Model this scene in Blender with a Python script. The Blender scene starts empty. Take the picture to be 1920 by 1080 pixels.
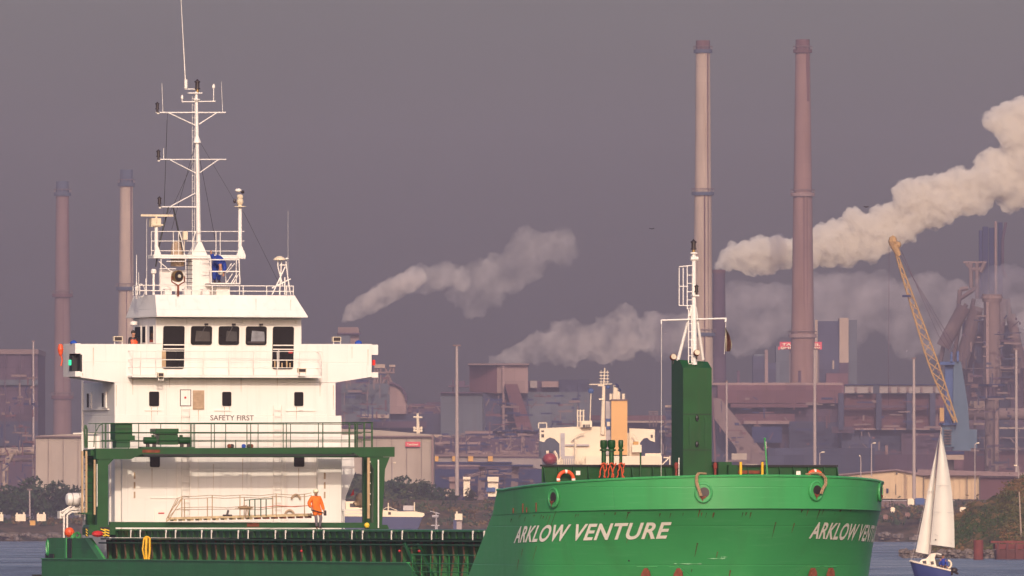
import bpy, bmesh, math, random
from math import sin, cos, pi, radians, sqrt, atan2
from mathutils import Vector, Matrix
random.seed(11)
scene = bpy.context.scene
COL = scene.collection

# ---------------------------------------------------------------- camera
F = 23600.0          # focal length in photo pixels (1920 wide)
HY = 970.0           # horizon row in the photo
CH = 5.0             # camera height
cam_d = bpy.data.cameras.new("camera")
cam_d.sensor_width = 36.0
cam_d.lens = 36.0 * F / 1920.0
cam_d.shift_y = (HY - 540.0) / 1920.0
cam_d.clip_start = 1.0
cam_d.clip_end = 30000.0
cam = bpy.data.objects.new("camera", cam_d)
COL.objects.link(cam)
cam.location = (0, 0, CH)
cam.rotation_euler = (radians(90), 0, 0)
scene.camera = cam

# ---------------------------------------------------------------- light
SUN_EL, SUN_AZ = radians(24), radians(176)      # azimuth clockwise from +Y
world = bpy.data.worlds.new("World")
scene.world = world
world.use_nodes = True
wn, wl = world.node_tree.nodes, world.node_tree.links
wn.clear()
sky = wn.new("ShaderNodeTexSky")
sky.sky_type = 'NISHITA'
sky.sun_disc = False
sky.sun_elevation = SUN_EL
sky.sun_rotation = SUN_AZ
sky.air_density = 1.0
sky.dust_density = 5.0
sky.ozone_density = 1.0
tint = wn.new("ShaderNodeMix"); tint.data_type = 'RGBA'; tint.blend_type = 'MULTIPLY'
tint.inputs[0].default_value = 1.0
tint.inputs[7].default_value = (0.955, 0.865, 0.965, 1)
bg = wn.new("ShaderNodeBackground")
bg.inputs['Strength'].default_value = 0.155
wo = wn.new("ShaderNodeOutputWorld")
wl.new(sky.outputs[0], tint.inputs[6])
# faint unevenness of a dusty overcast, all round the sky
wtc = wn.new("ShaderNodeTexCoord"); wmp = wn.new("ShaderNodeMapping"); wmp.inputs['Scale'].default_value = (14, 14, 40)
wno = wn.new("ShaderNodeTexNoise"); wno.inputs['Scale'].default_value = 1; wno.inputs['Detail'].default_value = 5
wmr = wn.new("ShaderNodeMapRange"); wmr.inputs['From Min'].default_value = .3; wmr.inputs['From Max'].default_value = .7; wmr.inputs['To Min'].default_value = .93; wmr.inputs['To Max'].default_value = 1.07
wmx = wn.new("ShaderNodeMix"); wmx.data_type = 'RGBA'; wmx.blend_type = 'MULTIPLY'; wmx.inputs[0].default_value = 1
wl.new(wtc.outputs['Generated'], wmp.inputs[0]); wl.new(wmp.outputs[0], wno.inputs['Vector']); wl.new(wno.outputs['Fac'], wmr.inputs['Value'])
wl.new(tint.outputs[2], wmx.inputs[6]); wl.new(wmr.outputs[0], wmx.inputs[7])
wl.new(wmx.outputs[2], bg.inputs['Color'])
wl.new(bg.outputs[0], wo.inputs['Surface'])

sun_d = bpy.data.lights.new("sun", 'SUN')
sun_d.energy = 2.4
sun_d.angle = radians(0.5)
sun_d.color = (1.0, 0.84, 0.67)
sun = bpy.data.objects.new("sun", sun_d)
COL.objects.link(sun)
sdir = Vector((sin(SUN_AZ) * cos(SUN_EL), cos(SUN_AZ) * cos(SUN_EL), sin(SUN_EL)))
sun.rotation_euler = sdir.to_track_quat('Z', 'Y').to_euler()
sun.location = (60, -60, 60)

scene.view_settings.view_transform = 'Standard'
scene.view_settings.look = 'None'
scene.view_settings.exposure = 0.0
scene.view_settings.gamma = 1.0
scene.view_settings.use_curve_mapping = False
scene.render.engine = 'CYCLES'
cy = scene.cycles
cy.max_bounces = 6
cy.diffuse_bounces = 3
cy.glossy_bounces = 2
cy.transmission_bounces = 2
cy.transparent_max_bounces = 8
cy.volume_bounces = 6
cy.caustics_reflective = False
cy.caustics_refractive = False
cy.use_denoising = True

# ---------------------------------------------------------------- materials
MATS = {}
def mat(name, col, rough=0.6, metal=0.0, var=0.12, scale=1.0, streak=0.0, rust=0.0, bump=0.0,
        rustcol=(0.16, 0.05, 0.02), emit=None, spec=0.4, coat=0.0, plates=None, scuff=None):
    """procedural paint/metal/plaster: noise tone, vertical run marks, rust patches, fine relief"""
    m = bpy.data.materials.new(name)
    m.use_nodes = True
    nt = m.node_tree; n = nt.nodes; l = nt.links
    b = n["Principled BSDF"]
    b.inputs['Roughness'].default_value = rough
    b.inputs['Metallic'].default_value = metal
    b.inputs['Specular IOR Level'].default_value = spec
    if coat: b.inputs['Coat Weight'].default_value = coat
    tc = n.new("ShaderNodeTexCoord")
    no = n.new("ShaderNodeTexNoise")
    no.inputs['Scale'].default_value = scale
    no.inputs['Detail'].default_value = 6
    l.new(tc.outputs['Object'], no.inputs['Vector'])
    mr = n.new("ShaderNodeMapRange")
    mr.inputs['From Min'].default_value = 0.3; mr.inputs['From Max'].default_value = 0.7
    mr.inputs['To Min'].default_value = 1 - var; mr.inputs['To Max'].default_value = 1 + var
    l.new(no.outputs['Fac'], mr.inputs['Value'])
    mx = n.new("ShaderNodeMix"); mx.data_type = 'RGBA'; mx.blend_type = 'MULTIPLY'
    mx.inputs[0].default_value = 1
    mx.inputs[6].default_value = (*col, 1)
    l.new(mr.outputs[0], mx.inputs[7])
    cur = mx.outputs[2]
    if streak:
        mp = n.new("ShaderNodeMapping"); mp.inputs['Scale'].default_value = (5.0 * scale, 5.0 * scale, 0.35 * scale)
        l.new(tc.outputs['Object'], mp.inputs['Vector'])
        n2 = n.new("ShaderNodeTexNoise"); n2.inputs['Scale'].default_value = 1.0; n2.inputs['Detail'].default_value = 5
        l.new(mp.outputs[0], n2.inputs['Vector'])
        r2 = n.new("ShaderNodeMapRange"); r2.inputs['From Min'].default_value = 0.52; r2.inputs['From Max'].default_value = 0.72
        r2.inputs['To Max'].default_value = streak
        l.new(n2.outputs['Fac'], r2.inputs['Value'])
        m2 = n.new("ShaderNodeMix"); m2.data_type = 'RGBA'
        m2.inputs[7].default_value = (col[0] * .5 + .03, col[1] * .42 + .02, col[2] * .36 + .01, 1)
        l.new(r2.outputs[0], m2.inputs[0]); l.new(cur, m2.inputs[6]); cur = m2.outputs[2]
    if rust:
        n3 = n.new("ShaderNodeTexNoise"); n3.inputs['Scale'].default_value = 2.6 * scale; n3.inputs['Detail'].default_value = 8
        n3.inputs['Roughness'].default_value = 0.7
        l.new(tc.outputs['Object'], n3.inputs['Vector'])
        r3 = n.new("ShaderNodeMapRange"); r3.inputs['From Min'].default_value = 0.72 - rust * .35; r3.inputs['From Max'].default_value = 0.78 - rust * .3
        l.new(n3.outputs['Fac'], r3.inputs['Value'])
        m3 = n.new("ShaderNodeMix"); m3.data_type = 'RGBA'
        m3.inputs[7].default_value = (*rustcol, 1)
        l.new(r3.outputs[0], m3.inputs[0]); l.new(cur, m3.inputs[6]); cur = m3.outputs[2]
    pb = None
    if plates:      # welded plates / cladding sheets: slight tone per sheet, thin joints
        ax, pw, ph, amt = plates
        sx = n.new("ShaderNodeSeparateXYZ"); l.new(tc.outputs['Object'], sx.inputs[0]); cx = n.new("ShaderNodeCombineXYZ")
        l.new(sx.outputs[{'x': 0, 'y': 1}[ax]], cx.inputs[0]); l.new(sx.outputs[2], cx.inputs[1])
        br = n.new("ShaderNodeTexBrick"); br.inputs['Scale'].default_value = 1.0; br.inputs['Brick Width'].default_value = pw; br.inputs['Row Height'].default_value = ph
        br.inputs['Mortar Size'].default_value = min(pw, ph) * .012; br.inputs['Mortar Smooth'].default_value = .6
        br.inputs['Color1'].default_value = (1 - amt, 1 - amt, 1 - amt, 1); br.inputs['Color2'].default_value = (1 + amt, 1 + amt, 1 + amt, 1); br.inputs['Mortar'].default_value = (1 - amt * 3, 1 - amt * 3, 1 - amt * 3, 1)
        l.new(cx.outputs[0], br.inputs['Vector'])
        m4 = n.new("ShaderNodeMix"); m4.data_type = 'RGBA'; m4.blend_type = 'MULTIPLY'; m4.inputs[0].default_value = 1
        l.new(cur, m4.inputs[6]); l.new(br.outputs['Color'], m4.inputs[7]); cur = m4.outputs[2]; pb = br.outputs['Fac']
    if scuff:       # pale rubbed marks running fore and aft
        mp = n.new("ShaderNodeMapping"); mp.inputs['Scale'].default_value = (.5, .5, 9)
        l.new(tc.outputs['Object'], mp.inputs['Vector'])
        n5 = n.new("ShaderNodeTexNoise"); n5.inputs['Scale'].default_value = 1.1; n5.inputs['Detail'].default_value = 7; n5.inputs['Roughness'].default_value = .62
        l.new(mp.outputs[0], n5.inputs['Vector'])
        r5 = n.new("ShaderNodeMapRange"); r5.inputs['From Min'].default_value = .55; r5.inputs['From Max'].default_value = .74; r5.inputs['To Max'].default_value = scuff
        l.new(n5.outputs['Fac'], r5.inputs['Value'])
        m5 = n.new("ShaderNodeMix"); m5.data_type = 'RGBA'; m5.inputs[7].default_value = (min(1, col[0] * 2 + .08), min(1, col[1] * 1.3 + .05), min(1, col[2] * 1.8 + .06), 1)
        l.new(r5.outputs[0], m5.inputs[0]); l.new(cur, m5.inputs[6]); cur = m5.outputs[2]
    l.new(cur, b.inputs['Base Color'])
    if pb is not None and not bump and amt < .1:
        nb = n.new("ShaderNodeTexNoise"); nb.inputs['Scale'].default_value = 1.4; nb.inputs['Detail'].default_value = 1; l.new(tc.outputs['Object'], nb.inputs['Vector'])
        ad = n.new("ShaderNodeMath"); ad.operation = 'ADD'; l.new(nb.outputs['Fac'], ad.inputs[0]); l.new(pb, ad.inputs[1])
        bp = n.new("ShaderNodeBump"); bp.inputs['Strength'].default_value = .35; bp.inputs['Distance'].default_value = 0.035; bp.invert = True
        l.new(ad.outputs[0], bp.inputs['Height']); l.new(bp.outputs[0], b.inputs['Normal'])
    if bump:
        bp = n.new("ShaderNodeBump"); bp.inputs['Strength'].default_value = min(1, bump); bp.inputs['Distance'].default_value = 0.05 / max(.05, scale)
        l.new(no.outputs['Fac'], bp.inputs['Height']); l.new(bp.outputs[0], b.inputs['Normal'])
    if emit:
        b.inputs['Emission Color'].default_value = (*emit[0], 1); b.inputs['Emission Strength'].default_value = emit[1]
    MATS[name] = m
    return m

WHITE = mat("white_ship_paint", (0.77, 0.73, 0.68), .45, streak=.16, var=.03, scale=.6, plates=("x", 1.9, 2.4, .012))
WHITE2 = mat("white_rail_paint", (0.78, 0.73, 0.66), .5, var=.05)
CREAM = mat("weathered_cream_paint", (0.68, 0.58, 0.42), .6, streak=.4, rust=.2, scale=2)
HULL = mat("green_hull_paint", (0.044, 0.305, 0.088), .30, var=.10, scale=.22, streak=.22, spec=.5, plates=("y", 5.5, 1.55, .012), scuff=.22)
HULLD = mat("green_bulwark_paint", (0.018, 0.17, 0.042), .45, var=.1, scale=.4, streak=.3, rust=.06, plates=("y", 4, 1.2, .04), scuff=.4)
DGREEN = mat("dark_green_deck_paint", (0.004, 0.058, 0.010), .42, var=.14, scale=1.2, streak=.3, spec=.4)
COAM = mat("rust_stained_green_paint", (0.012, 0.070, 0.022), .6, var=.2, scale=1.2, rust=.30)
DECKRUST = mat("worn_red_deck", (0.05, 0.05, 0.03), .8, var=.25, scale=1, rust=.35)
BLACK = mat("black_paint", (0.012, 0.012, 0.014), .5)
SOOT = mat("dark_lamp_metal", (0.03, 0.02, 0.02), .4, var=.3)
GLASS = mat("dark_window_glass", (0.010, 0.009, 0.010), .08, spec=.35, var=.3, scale=.8)
RUST = mat("rust", (0.17, 0.045, 0.02), .85, var=.35, scale=5, bump=.4)
RUSTRUN = mat("rust_run", (0.075, 0.085, 0.025), .8, var=.5, scale=6)
ORANGE = mat("orange_fabric", (0.78, 0.16, 0.012), .8, var=.12, scale=8, bump=.3)
RING = mat("orange_ring", (0.72, 0.09, 0.02), .5)
BLUEF = mat("blue_overall_fabric", (0.010, 0.035, 0.25), .8, var=.2, scale=8, bump=.3)
GREYF = mat("grey_trouser_fabric", (0.14, 0.12, 0.14), .85, var=.2, scale=8)
SKIN = mat("skin", (0.42, 0.20, 0.12), .55)
BOOT = mat("black_boot", (0.03, 0.015, 0.015), .5)
HELM = mat("white_helmet", (0.72, 0.68, 0.48), .35)
HAIR = mat("dark_hair", (0.03, 0.02, 0.015), .7)
YEL = mat("yellow_paint", (0.75, 0.42, 0.01), .5)
REDP = mat("red_paint", (0.45, 0.02, 0.02), .5)
ROPE = mat("tan_rope", (0.30, 0.20, 0.11), .9, var=.3, scale=20)
OROPE = mat("orange_rope", (0.50, 0.07, 0.02), .85, var=.3, scale=20)
TANM = mat("tan_ladder_metal", (0.42, 0.29, 0.16), .7, rust=.15, scale=3)
BRASS = mat("brass_lamp", (0.32, 0.20, 0.07), .35, metal=.6)
BLUEC = mat("blue_cover_cloth", (0.01, 0.06, 0.35), .7)
LENS = mat("lamp_glass", (0.55, 0.5, 0.36), .15, spec=.8)
LETTER = mat("name_letter_paint", (0.88, 0.83, 0.72), .5, var=.04, scale=3, streak=.15)
TEXTB = mat("black_letter_paint", (0.05, 0.03, 0.03), .6)

# ---------------------------------------------------------------- geometry collector
class MB:
    def __init__(s): s.v = []; s.f = []
    def add(s, vs, fs):
        o = len(s.v); s.v += [tuple(v) for v in vs]; s.f += [tuple(i + o for i in f) for f in fs]; return s
    def box(s, x0, x1, y0, y1, z0, z1):
        x0, x1 = min(x0, x1), max(x0, x1); y0, y1 = min(y0, y1), max(y0, y1); z0, z1 = min(z0, z1), max(z0, z1)
        return s.add([(x0, y0, z0), (x1, y0, z0), (x1, y1, z0), (x0, y1, z0), (x0, y0, z1), (x1, y0, z1), (x1, y1, z1), (x0, y1, z1)],
                     [(0, 3, 2, 1), (4, 5, 6, 7), (0, 1, 5, 4), (1, 2, 6, 5), (2, 3, 7, 6), (3, 0, 4, 7)])
    def tube(s, a, b, r, r2=None, n=8, cap=True):
        a = Vector(a); b = Vector(b); r2 = r if r2 is None else r2
        d = (b - a)
        if d.length < 1e-6: return s
        d.normalize(); u = d.orthogonal().normalized(); w = d.cross(u)
        vs = []
        for c, rr in ((a, r), (b, r2)):
            for i in range(n):
                t = 2 * pi * i / n; vs.append(c + (u * cos(t) + w * sin(t)) * rr)
        fs = [(i, (i + 1) % n, n + (i + 1) % n, n + i) for i in range(n)]
        if cap: fs += [tuple(reversed(range(n))), tuple(range(n, 2 * n))]
        return s.add(vs, fs)
    def path(s, pts, r, n=6):
        for a, b in zip(pts[:-1], pts[1:]): s.tube(a, b, r, n=n)
        return s
    def lathe(s, c, prof, n=16, axis='z'):
        """prof: list of (radius, height) along the axis from c"""
        c = Vector(c); vs = []
        for r, h in prof:
            for i in range(n):
                t = 2 * pi * i / n; a, b = r * cos(t), r * sin(t)
                vs.append(c + (Vector((a, b, h)) if axis == 'z' else Vector((a, h, b)) if axis == 'y' else Vector((h, a, b))))
        fs = []
        for k in range(len(prof) - 1):
            for i in range(n):
                j = (i + 1) % n; fs.append((k * n + i, k * n + j, (k + 1) * n + j, (k + 1) * n + i))
        fs.append(tuple(reversed(range(n)))); fs.append(tuple(range((len(prof) - 1) * n, len(prof) * n)))
        return s.add(vs, fs)
    def ball(s, c, r, sx=1, sy=1, sz=1, n=10):
        c = Vector(c); vs = [c + Vector((0, 0, -r * sz))]; fs = []
        m = n // 2
        for k in range(1, m):
            t = -pi / 2 + pi * k / m
            for i in range(n):
                a = 2 * pi * i / n; vs.append(c + Vector((r * sx * cos(t) * cos(a), r * sy * cos(t) * sin(a), r * sz * sin(t))))
        vs.append(c + Vector((0, 0, r * sz))); top = len(vs) - 1
        for i in range(n): fs.append((0, 1 + (i + 1) % n, 1 + i)); fs.append((top, top - n + i, top - n + (i + 1) % n))
        for k in range(m - 2):
            for i in range(n):
                a = 1 + k * n + i; b = 1 + k * n + (i + 1) % n; fs.append((a, b, b + n, a + n))
        return s.add(vs, fs)
    def prism(s, poly, d):
        """extrude a planar polygon (3d points) by the vector d"""
        n = len(poly); d = Vector(d); vs = [Vector(p) for p in poly] + [Vector(p) + d for p in poly]
        return s.add(vs, [tuple(range(n)), tuple(reversed(range(n, 2 * n)))] + [(i, n + i, n + (i + 1) % n, (i + 1) % n) for i in range(n)])
    def torus(s, c, R, r, axis='y', n=24, m=8, a0=0, a1=2 * pi, sx=1.0):
        c = Vector(c); vs = []; full = abs(a1 - a0 - 2 * pi) < 1e-6; nn = n if full else n + 1
        for i in range(nn):
            t = a0 + (a1 - a0) * i / n
            for k in range(m):
                q = 2 * pi * k / m; rr = R + r * cos(q); h = r * sin(q)
                a, b = rr * cos(t) * sx, rr * sin(t)
                vs.append(c + (Vector((a, h, b)) if axis == 'y' else Vector((a, b, h)) if axis == 'z' else Vector((h, a, b))))
        fs = []
        for i in range(n):
            j = (i + 1) % nn
            for k in range(m): fs.append((i * m + k, j * m + k, j * m + (k + 1) % m, i * m + (k + 1) % m))
        return s.add(vs, fs)
    def grid(s, rows):
        n = len(rows[0]); vs = [p for r in rows for p in r]
        return s.add(vs, [(k * n + i, k * n + i + 1, (k + 1) * n + i + 1, (k + 1) * n + i) for k in range(len(rows) - 1) for i in range(n - 1)])
    def mesh(s, name, m, off=(0, 0, 0), smooth=False):
        me = bpy.data.meshes.new(name)
        me.from_pydata([(a - off[0], b - off[1], c - off[2]) for a, b, c in s.v], [], s.f)
        bm = bmesh.new(); bm.from_mesh(me); bmesh.ops.recalc_face_normals(bm, faces=bm.faces); bm.to_mesh(me); bm.free()
        if m: me.materials.append(m)
        if smooth:
            me.polygons.foreach_set('use_smooth', [True] * len(me.polygons))
            try: me.set_sharp_from_angle(angle=radians(38))
            except Exception: pass
        me.update()
        return me

BASE = {}
TH = radians(18.0); CT, ST = cos(TH), sin(TH)
Y0 = 570.0; X0 = (425 - 960) / F * 570.0
def ship_world(p): return Vector((X0 + p[0] * CT - p[1] * ST, Y0 + p[0] * ST + p[1] * CT, p[2]))
def props(o, label=None, cat=None, group=None, kind=None):
    if label: o['label'] = label
    if cat: o['category'] = cat
    if group: o['group'] = group
    if kind: o['kind'] = kind
    return o
def thing(name, label, cat, base=(0, 0, 0), group=None, ship=False):
    o = bpy.data.objects.new(name, None); COL.objects.link(o); o.empty_display_size = .3
    base = Vector(base)
    if ship: o.location = ship_world(base); o.rotation_euler = (0, 0, TH)
    else: o.location = base
    BASE[o.name] = base
    return props(o, label, cat, group)
def part(name, mb, m, parent, label=None, kind=None, smooth=False):
    b = BASE[parent.name]
    o = bpy.data.objects.new(name, mb.mesh(name, m, b, smooth)); COL.objects.link(o)
    o.parent = parent; BASE[o.name] = b
    return props(o, label, kind=kind)
def single(name, mb, m, label=None, cat=None, base=None, group=None, kind=None, smooth=False, ship=False):
    """a thing that is one mesh"""
    if base is None:
        xs = [v[0] for v in mb.v]; ys = [v[1] for v in mb.v]; zs = [v[2] for v in mb.v]
        base = ((min(xs) + max(xs)) / 2, (min(ys) + max(ys)) / 2, min(zs))
    o = bpy.data.objects.new(name, mb.mesh(name, m, base, smooth)); COL.objects.link(o)
    if ship: o.location = ship_world(base); o.rotation_euler = (0, 0, TH)
    else: o.location = base
    BASE[o.name] = Vector(base)
    return props(o, label, cat, group, kind)
def copy_tree(o, loc=None, label=None, parent=None):
    c = o.copy(); COL.objects.link(c)
    BASE[c.name] = BASE.get(o.name, Vector((0, 0, 0)))
    if parent: c.parent = parent
    if loc is not None: c.location = loc
    if label: c['label'] = label
    for ch in list(o.children): copy_tree(ch, parent=c)
    return c

def at(px, py, D): return Vector(((px - 960) / F * D, D, CH + (HY - py) * D / F))
def wx(px, D): return (px - 960) / F * D
def wz(py, D): return CH + (HY - py) * D / F
def wbox(mb, px0, py0, px1, py1, D, dep):
    return mb.box(wx(px0, D), wx(px1, D), D, D + dep, wz(py0, D), wz(py1, D))
# ship frame: x to port, y aft, z up; s = metres forward of the bridge front
def pq(px, s):
    u = (px - 960) / F
    return (u * (Y0 - s * CT) - X0 - s * ST) / (CT - u * ST)
def sq(px, p):
    u = (px - 960) / F
    return (u * (Y0 + p * ST) - X0 - p * CT) / (ST + u * CT)
def zq(py, s, p=0): return CH + (HY - py) * (Y0 + p * ST - s * CT) / F
def Q(px, py, s):
    p = pq(px, s); return Vector((p, -s, zq(py, s, p)))
def fbox(mb, px0, py0, px1, py1, s, dep):
    """box whose front face lies in the plane s, dep metres deep going aft"""
    return mb.box(pq(px0, s), pq(px1, s), -s, -s + dep, zq(py0, s), zq(py1, s))
def text_mesh(txt, size=1.0, shear=0.0, offset=0.0, spacing=1.0, cuts=0):
    cu = bpy.data.curves.new("t", 'FONT'); cu.body = txt; cu.size = size; cu.shear = shear; cu.offset = offset
    cu.space_character = spacing
    ob = bpy.data.objects.new("t", cu); COL.objects.link(ob)
    dg = bpy.context.evaluated_depsgraph_get(); dg.update()
    me = bpy.data.meshes.new_from_object(ob.evaluated_get(dg))
    bm = bmesh.new(); bm.from_mesh(me)
    if cuts:
        xs = [v.co.x for v in bm.verts]; x0, x1 = min(xs), max(xs)
        for i in range(1, cuts):
            g = bm.verts[:] + bm.edges[:] + bm.faces[:]
            bmesh.ops.bisect_plane(bm, geom=g, plane_co=(x0 + (x1 - x0) * i / cuts, 0, 0), plane_no=(1, 0, 0))
    vs = [v.co.copy() for v in bm.verts]; bm.verts.index_update(); fs = [tuple(v.index for v in f.verts) for f in bm.faces]
    bm.free(); bpy.data.objects.remove(ob)
    return vs, fs
def flat_text(txt, org, width, height, xdir=(1, 0, 0), bold=0.0):
    vs, fs = text_mesh(txt, 1.0, 0, bold)
    x0 = min(v.x for v in vs); x1 = max(v.x for v in vs); y0 = min(v.y for v in vs); y1 = max(v.y for v in vs)
    xd = Vector(xdir); org = Vector(org); mb = MB()
    mb.add([org + xd * ((v.x - x0) / (x1 - x0) * width) + Vector((0, 0, (v.y - y0) / (y1 - y0) * height)) for v in vs], fs)
    return mb
# ================================================================ water, land, haze
def water_mat():
    m = bpy.data.materials.new("harbour_water"); m.use_nodes = True
    nt = m.node_tree; n = nt.nodes; l = nt.links; b = n["Principled BSDF"]
    b.inputs['Base Color'].default_value = (0.030, 0.028, 0.036, 1)
    b.inputs['Roughness'].default_value = 0.22
    b.inputs['Specular IOR Level'].default_value = 0.45
    tc = n.new("ShaderNodeTexCoord")
    prev = None; hs = []
    for sc, st in ((0.16, 1.0), (0.7, .5), (2.6, .2)):
        mp = n.new("ShaderNodeMapping"); mp.inputs['Scale'].default_value = (sc * .55, sc, sc); mp.inputs['Rotation'].default_value = (0, 0, .25)
        l.new(tc.outputs['Object'], mp.inputs['Vector'])
        no = n.new("ShaderNodeTexNoise"); no.inputs['Scale'].default_value = 1; no.inputs['Detail'].default_value = 5
        l.new(mp.outputs[0], no.inputs['Vector'])
        mu = n.new("ShaderNodeMath"); mu.operation = 'MULTIPLY'; mu.inputs[1].default_value = st
        l.new(no.outputs['Fac'], mu.inputs[0]); hs.append(mu.outputs[0])
    a = n.new("ShaderNodeMath"); a.operation = 'ADD'; l.new(hs[0], a.inputs[0]); l.new(hs[1], a.inputs[1])
    a2 = n.new("ShaderNodeMath"); a2.operation = 'ADD'; l.new(a.outputs[0], a2.inputs[0]); l.new(hs[2], a2.inputs[1])
    mp = n.new("ShaderNodeMapping"); mp.inputs['Scale'].default_value = (.035, .011, 1); l.new(tc.outputs['Object'], mp.inputs['Vector'])
    gu = n.new("ShaderNodeTexNoise"); gu.inputs['Scale'].default_value = 1; gu.inputs['Detail'].default_value = 7; gu.inputs['Roughness'].default_value = .7; l.new(mp.outputs[0], gu.inputs['Vector'])
    gr = n.new("ShaderNodeMapRange"); gr.inputs['From Min'].default_value = .35; gr.inputs['From Max'].default_value = .65; gr.inputs['To Min'].default_value = .10; gr.inputs['To Max'].default_value = .42
    l.new(gu.outputs['Fac'], gr.inputs['Value']); l.new(gr.outputs[0], b.inputs['Roughness'])
    gs = n.new("ShaderNodeMapRange"); gs.inputs['From Min'].default_value = .35; gs.inputs['From Max'].default_value = .65; gs.inputs['To Min'].default_value = .4; gs.inputs['To Max'].default_value = 1.6
    l.new(gu.outputs['Fac'], gs.inputs['Value'])
    bp = n.new("ShaderNodeBump"); bp.inputs['Strength'].default_value = 1.0; bp.inputs['Distance'].default_value = 0.9; l.new(gs.outputs[0], bp.inputs['Distance'])
    l.new(a2.outputs[0], bp.inputs['Height']); l.new(bp.outputs[0], b.inputs['Normal'])
    return m
w = MB(); w.grid([[(-950 + 1900 * i / 10, -80 + 5700 * k / 12, 0) for i in range(11)] for k in range(13)])
single("water", w, water_mat(), kind="structure", base=(0, 0, 0))

def ground_mat(name, c1, c2, sc=0.25, c3=None):
    m = bpy.data.materials.new(name); m.use_nodes = True
    nt = m.node_tree; n = nt.nodes; l = nt.links; b = n["Principled BSDF"]; b.inputs['Roughness'].default_value = .95
    b.inputs['Specular IOR Level'].default_value = .1
    tc = n.new("ShaderNodeTexCoord")
    no = n.new("ShaderNodeTexNoise"); no.inputs['Scale'].default_value = sc; no.inputs['Detail'].default_value = 9; no.inputs['Roughness'].default_value = .68
    mp = n.new("ShaderNodeMapping"); mp.inputs['Scale'].default_value = (1, .35, 2.2)
    l.new(tc.outputs['Object'], mp.inputs[0]); l.new(mp.outputs[0], no.inputs['Vector'])
    cr = n.new("ShaderNodeValToRGB"); e = cr.color_ramp.elements
    e[0].position = .38; e[0].color = (*c1, 1); e[1].position = .62; e[1].color = (*c2, 1)
    if c3: x = cr.color_ramp.elements.new(.5); x.color = (*c3, 1)
    l.new(no.outputs['Fac'], cr.inputs[0]); l.new(cr.outputs[0], b.inputs['Base Color'])
    bp = n.new("ShaderNodeBump"); bp.inputs['Distance'].default_value = .5; l.new(no.outputs['Fac'], bp.inputs['Height']); l.new(bp.outputs[0], b.inputs['Normal'])
    return m
BANK = ground_mat("dry_bank_grass", (.050, .045, .022), (.17, .10, .055), .35, (.09, .065, .035))
HILLM = ground_mat("rough_hill_grass", (.030, .040, .016), (.24, .13, .05), .28, (.10, .075, .025))
ROCK = mat("shore_stone", (.14, .11, .095), .9, var=.35, scale=1.5, bump=.5)
def smooth(t): t = max(0, min(1, t)); return t * t * (3 - 2 * t)
def shore(x): return 2622 - 70 * smooth((x - 40) / 60) + 6 * sin(x * .09) + 3 * sin(x * .31)
def plateau(x): return 4.6 + 4.2 * smooth((x + 85) / 40)
rows = []
for k, dd in enumerate((-40, 0, 12, 25, 45, 70, 100, 130, 200, 500, 1200, 2000, 2960)):
    row = []
    for i in range(121):
        x = -930 + 1860 * i / 120 if abs(-930 + 1860 * i / 120) > 400 else -930 + 1860 * i / 120
        h = plateau(x)
        z = (-1.0, 0.0, 1.4, 1.7, h * .45, h * .8, h, h, h, h, h, h, h)[k]
        if 1 < k < 7: z += .35 * sin(x * .17 + k) + .25 * sin(x * .53 + 2 * k)
        row.append((x, shore(x) + dd if k < 9 else 2622 + dd, z))
    rows.append(row)
g = MB(); g.grid(rows)
single("far_bank_ground", g, BANK, kind="structure", base=(0, 2600, 0), smooth=True)

# nearer spit on the right, rising to a grassy hill
def spit_h(px, t):
    """px: photo column of this slice, t: 0 at the water, 1 at the crest"""
    top = 2.0 + .041 * (min(px, 1925) - 1720) + .45 * sin(px * .07) + .25 * sin(px * .19)
    top = max(.3, top)
    if px > 1925: top += .003 * (px - 1925)
    return top * (t ** .85)
rows = []
for k in range(15):
    t = k / 9.0
    row = []
    for i in range(60):
        px = 1700 + i * 9 if i < 40 else 2060 + (i - 40) * 60
        D = 1532 + 130 * t + 8 * sin(px * .03)
        x = wx(px, D)
        if k == 0: z = -.8
        elif k == 1: z = .35 + .2 * sin(px * .4)
        else: z = spit_h(px, min(1, t))
        z = -.6 + (z + .6) * smooth(i / 9.0)
        z += (.25 * sin(px * .21 + k * 2) + .15 * sin(px * .63 + k)) * (k > 1) * (i > 0)
        if k == 14: z = -1.5
        row.append((x, D, z))
    rows.append(row)
g = MB(); g.grid(rows)
single("near_bank_hill", g, HILLM, kind="structure", base=(60, 1560, 0), smooth=True)
def spit_z(px, t): return spit_h(px, min(1, t))

def rocks(name, pts, r0, r1, label):
    g = MB()
    for p in pts:
        r = random.uniform(r0, r1); g.ball(p, r, random.uniform(.8, 1.5), 1, random.uniform(.5, .8), n=6)
        for q in range(len(g.v) - 14, len(g.v)):
            v = g.v[q]; g.v[q] = tuple(c + random.uniform(-.18, .18) * r for c in v)
    single(name, g, ROCK, label, 'rocks', kind='stuff')
rocks("shore_rocks", [(random.uniform(-135, 140), 0, 0) for _ in range(1)] and
      [(x, shore(x) + random.uniform(0, 14), random.uniform(.1, 1.5)) for x in [random.uniform(-135, 140) for _ in range(900)]], .4, 1.0,
      'grey stones lining the far water edge')
pts = []
for _ in range(420):
    px = random.uniform(1702, 1990); t = random.uniform(-.02, .14)
    pts.append((wx(px, 1532), 1532 + 130 * t + 8 * sin(px * .03) + 2, random.uniform(.0, .9)))
rocks("shore_rocks", pts, .2, .5, 'brown stones along the foot of the right hand hill')

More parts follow.
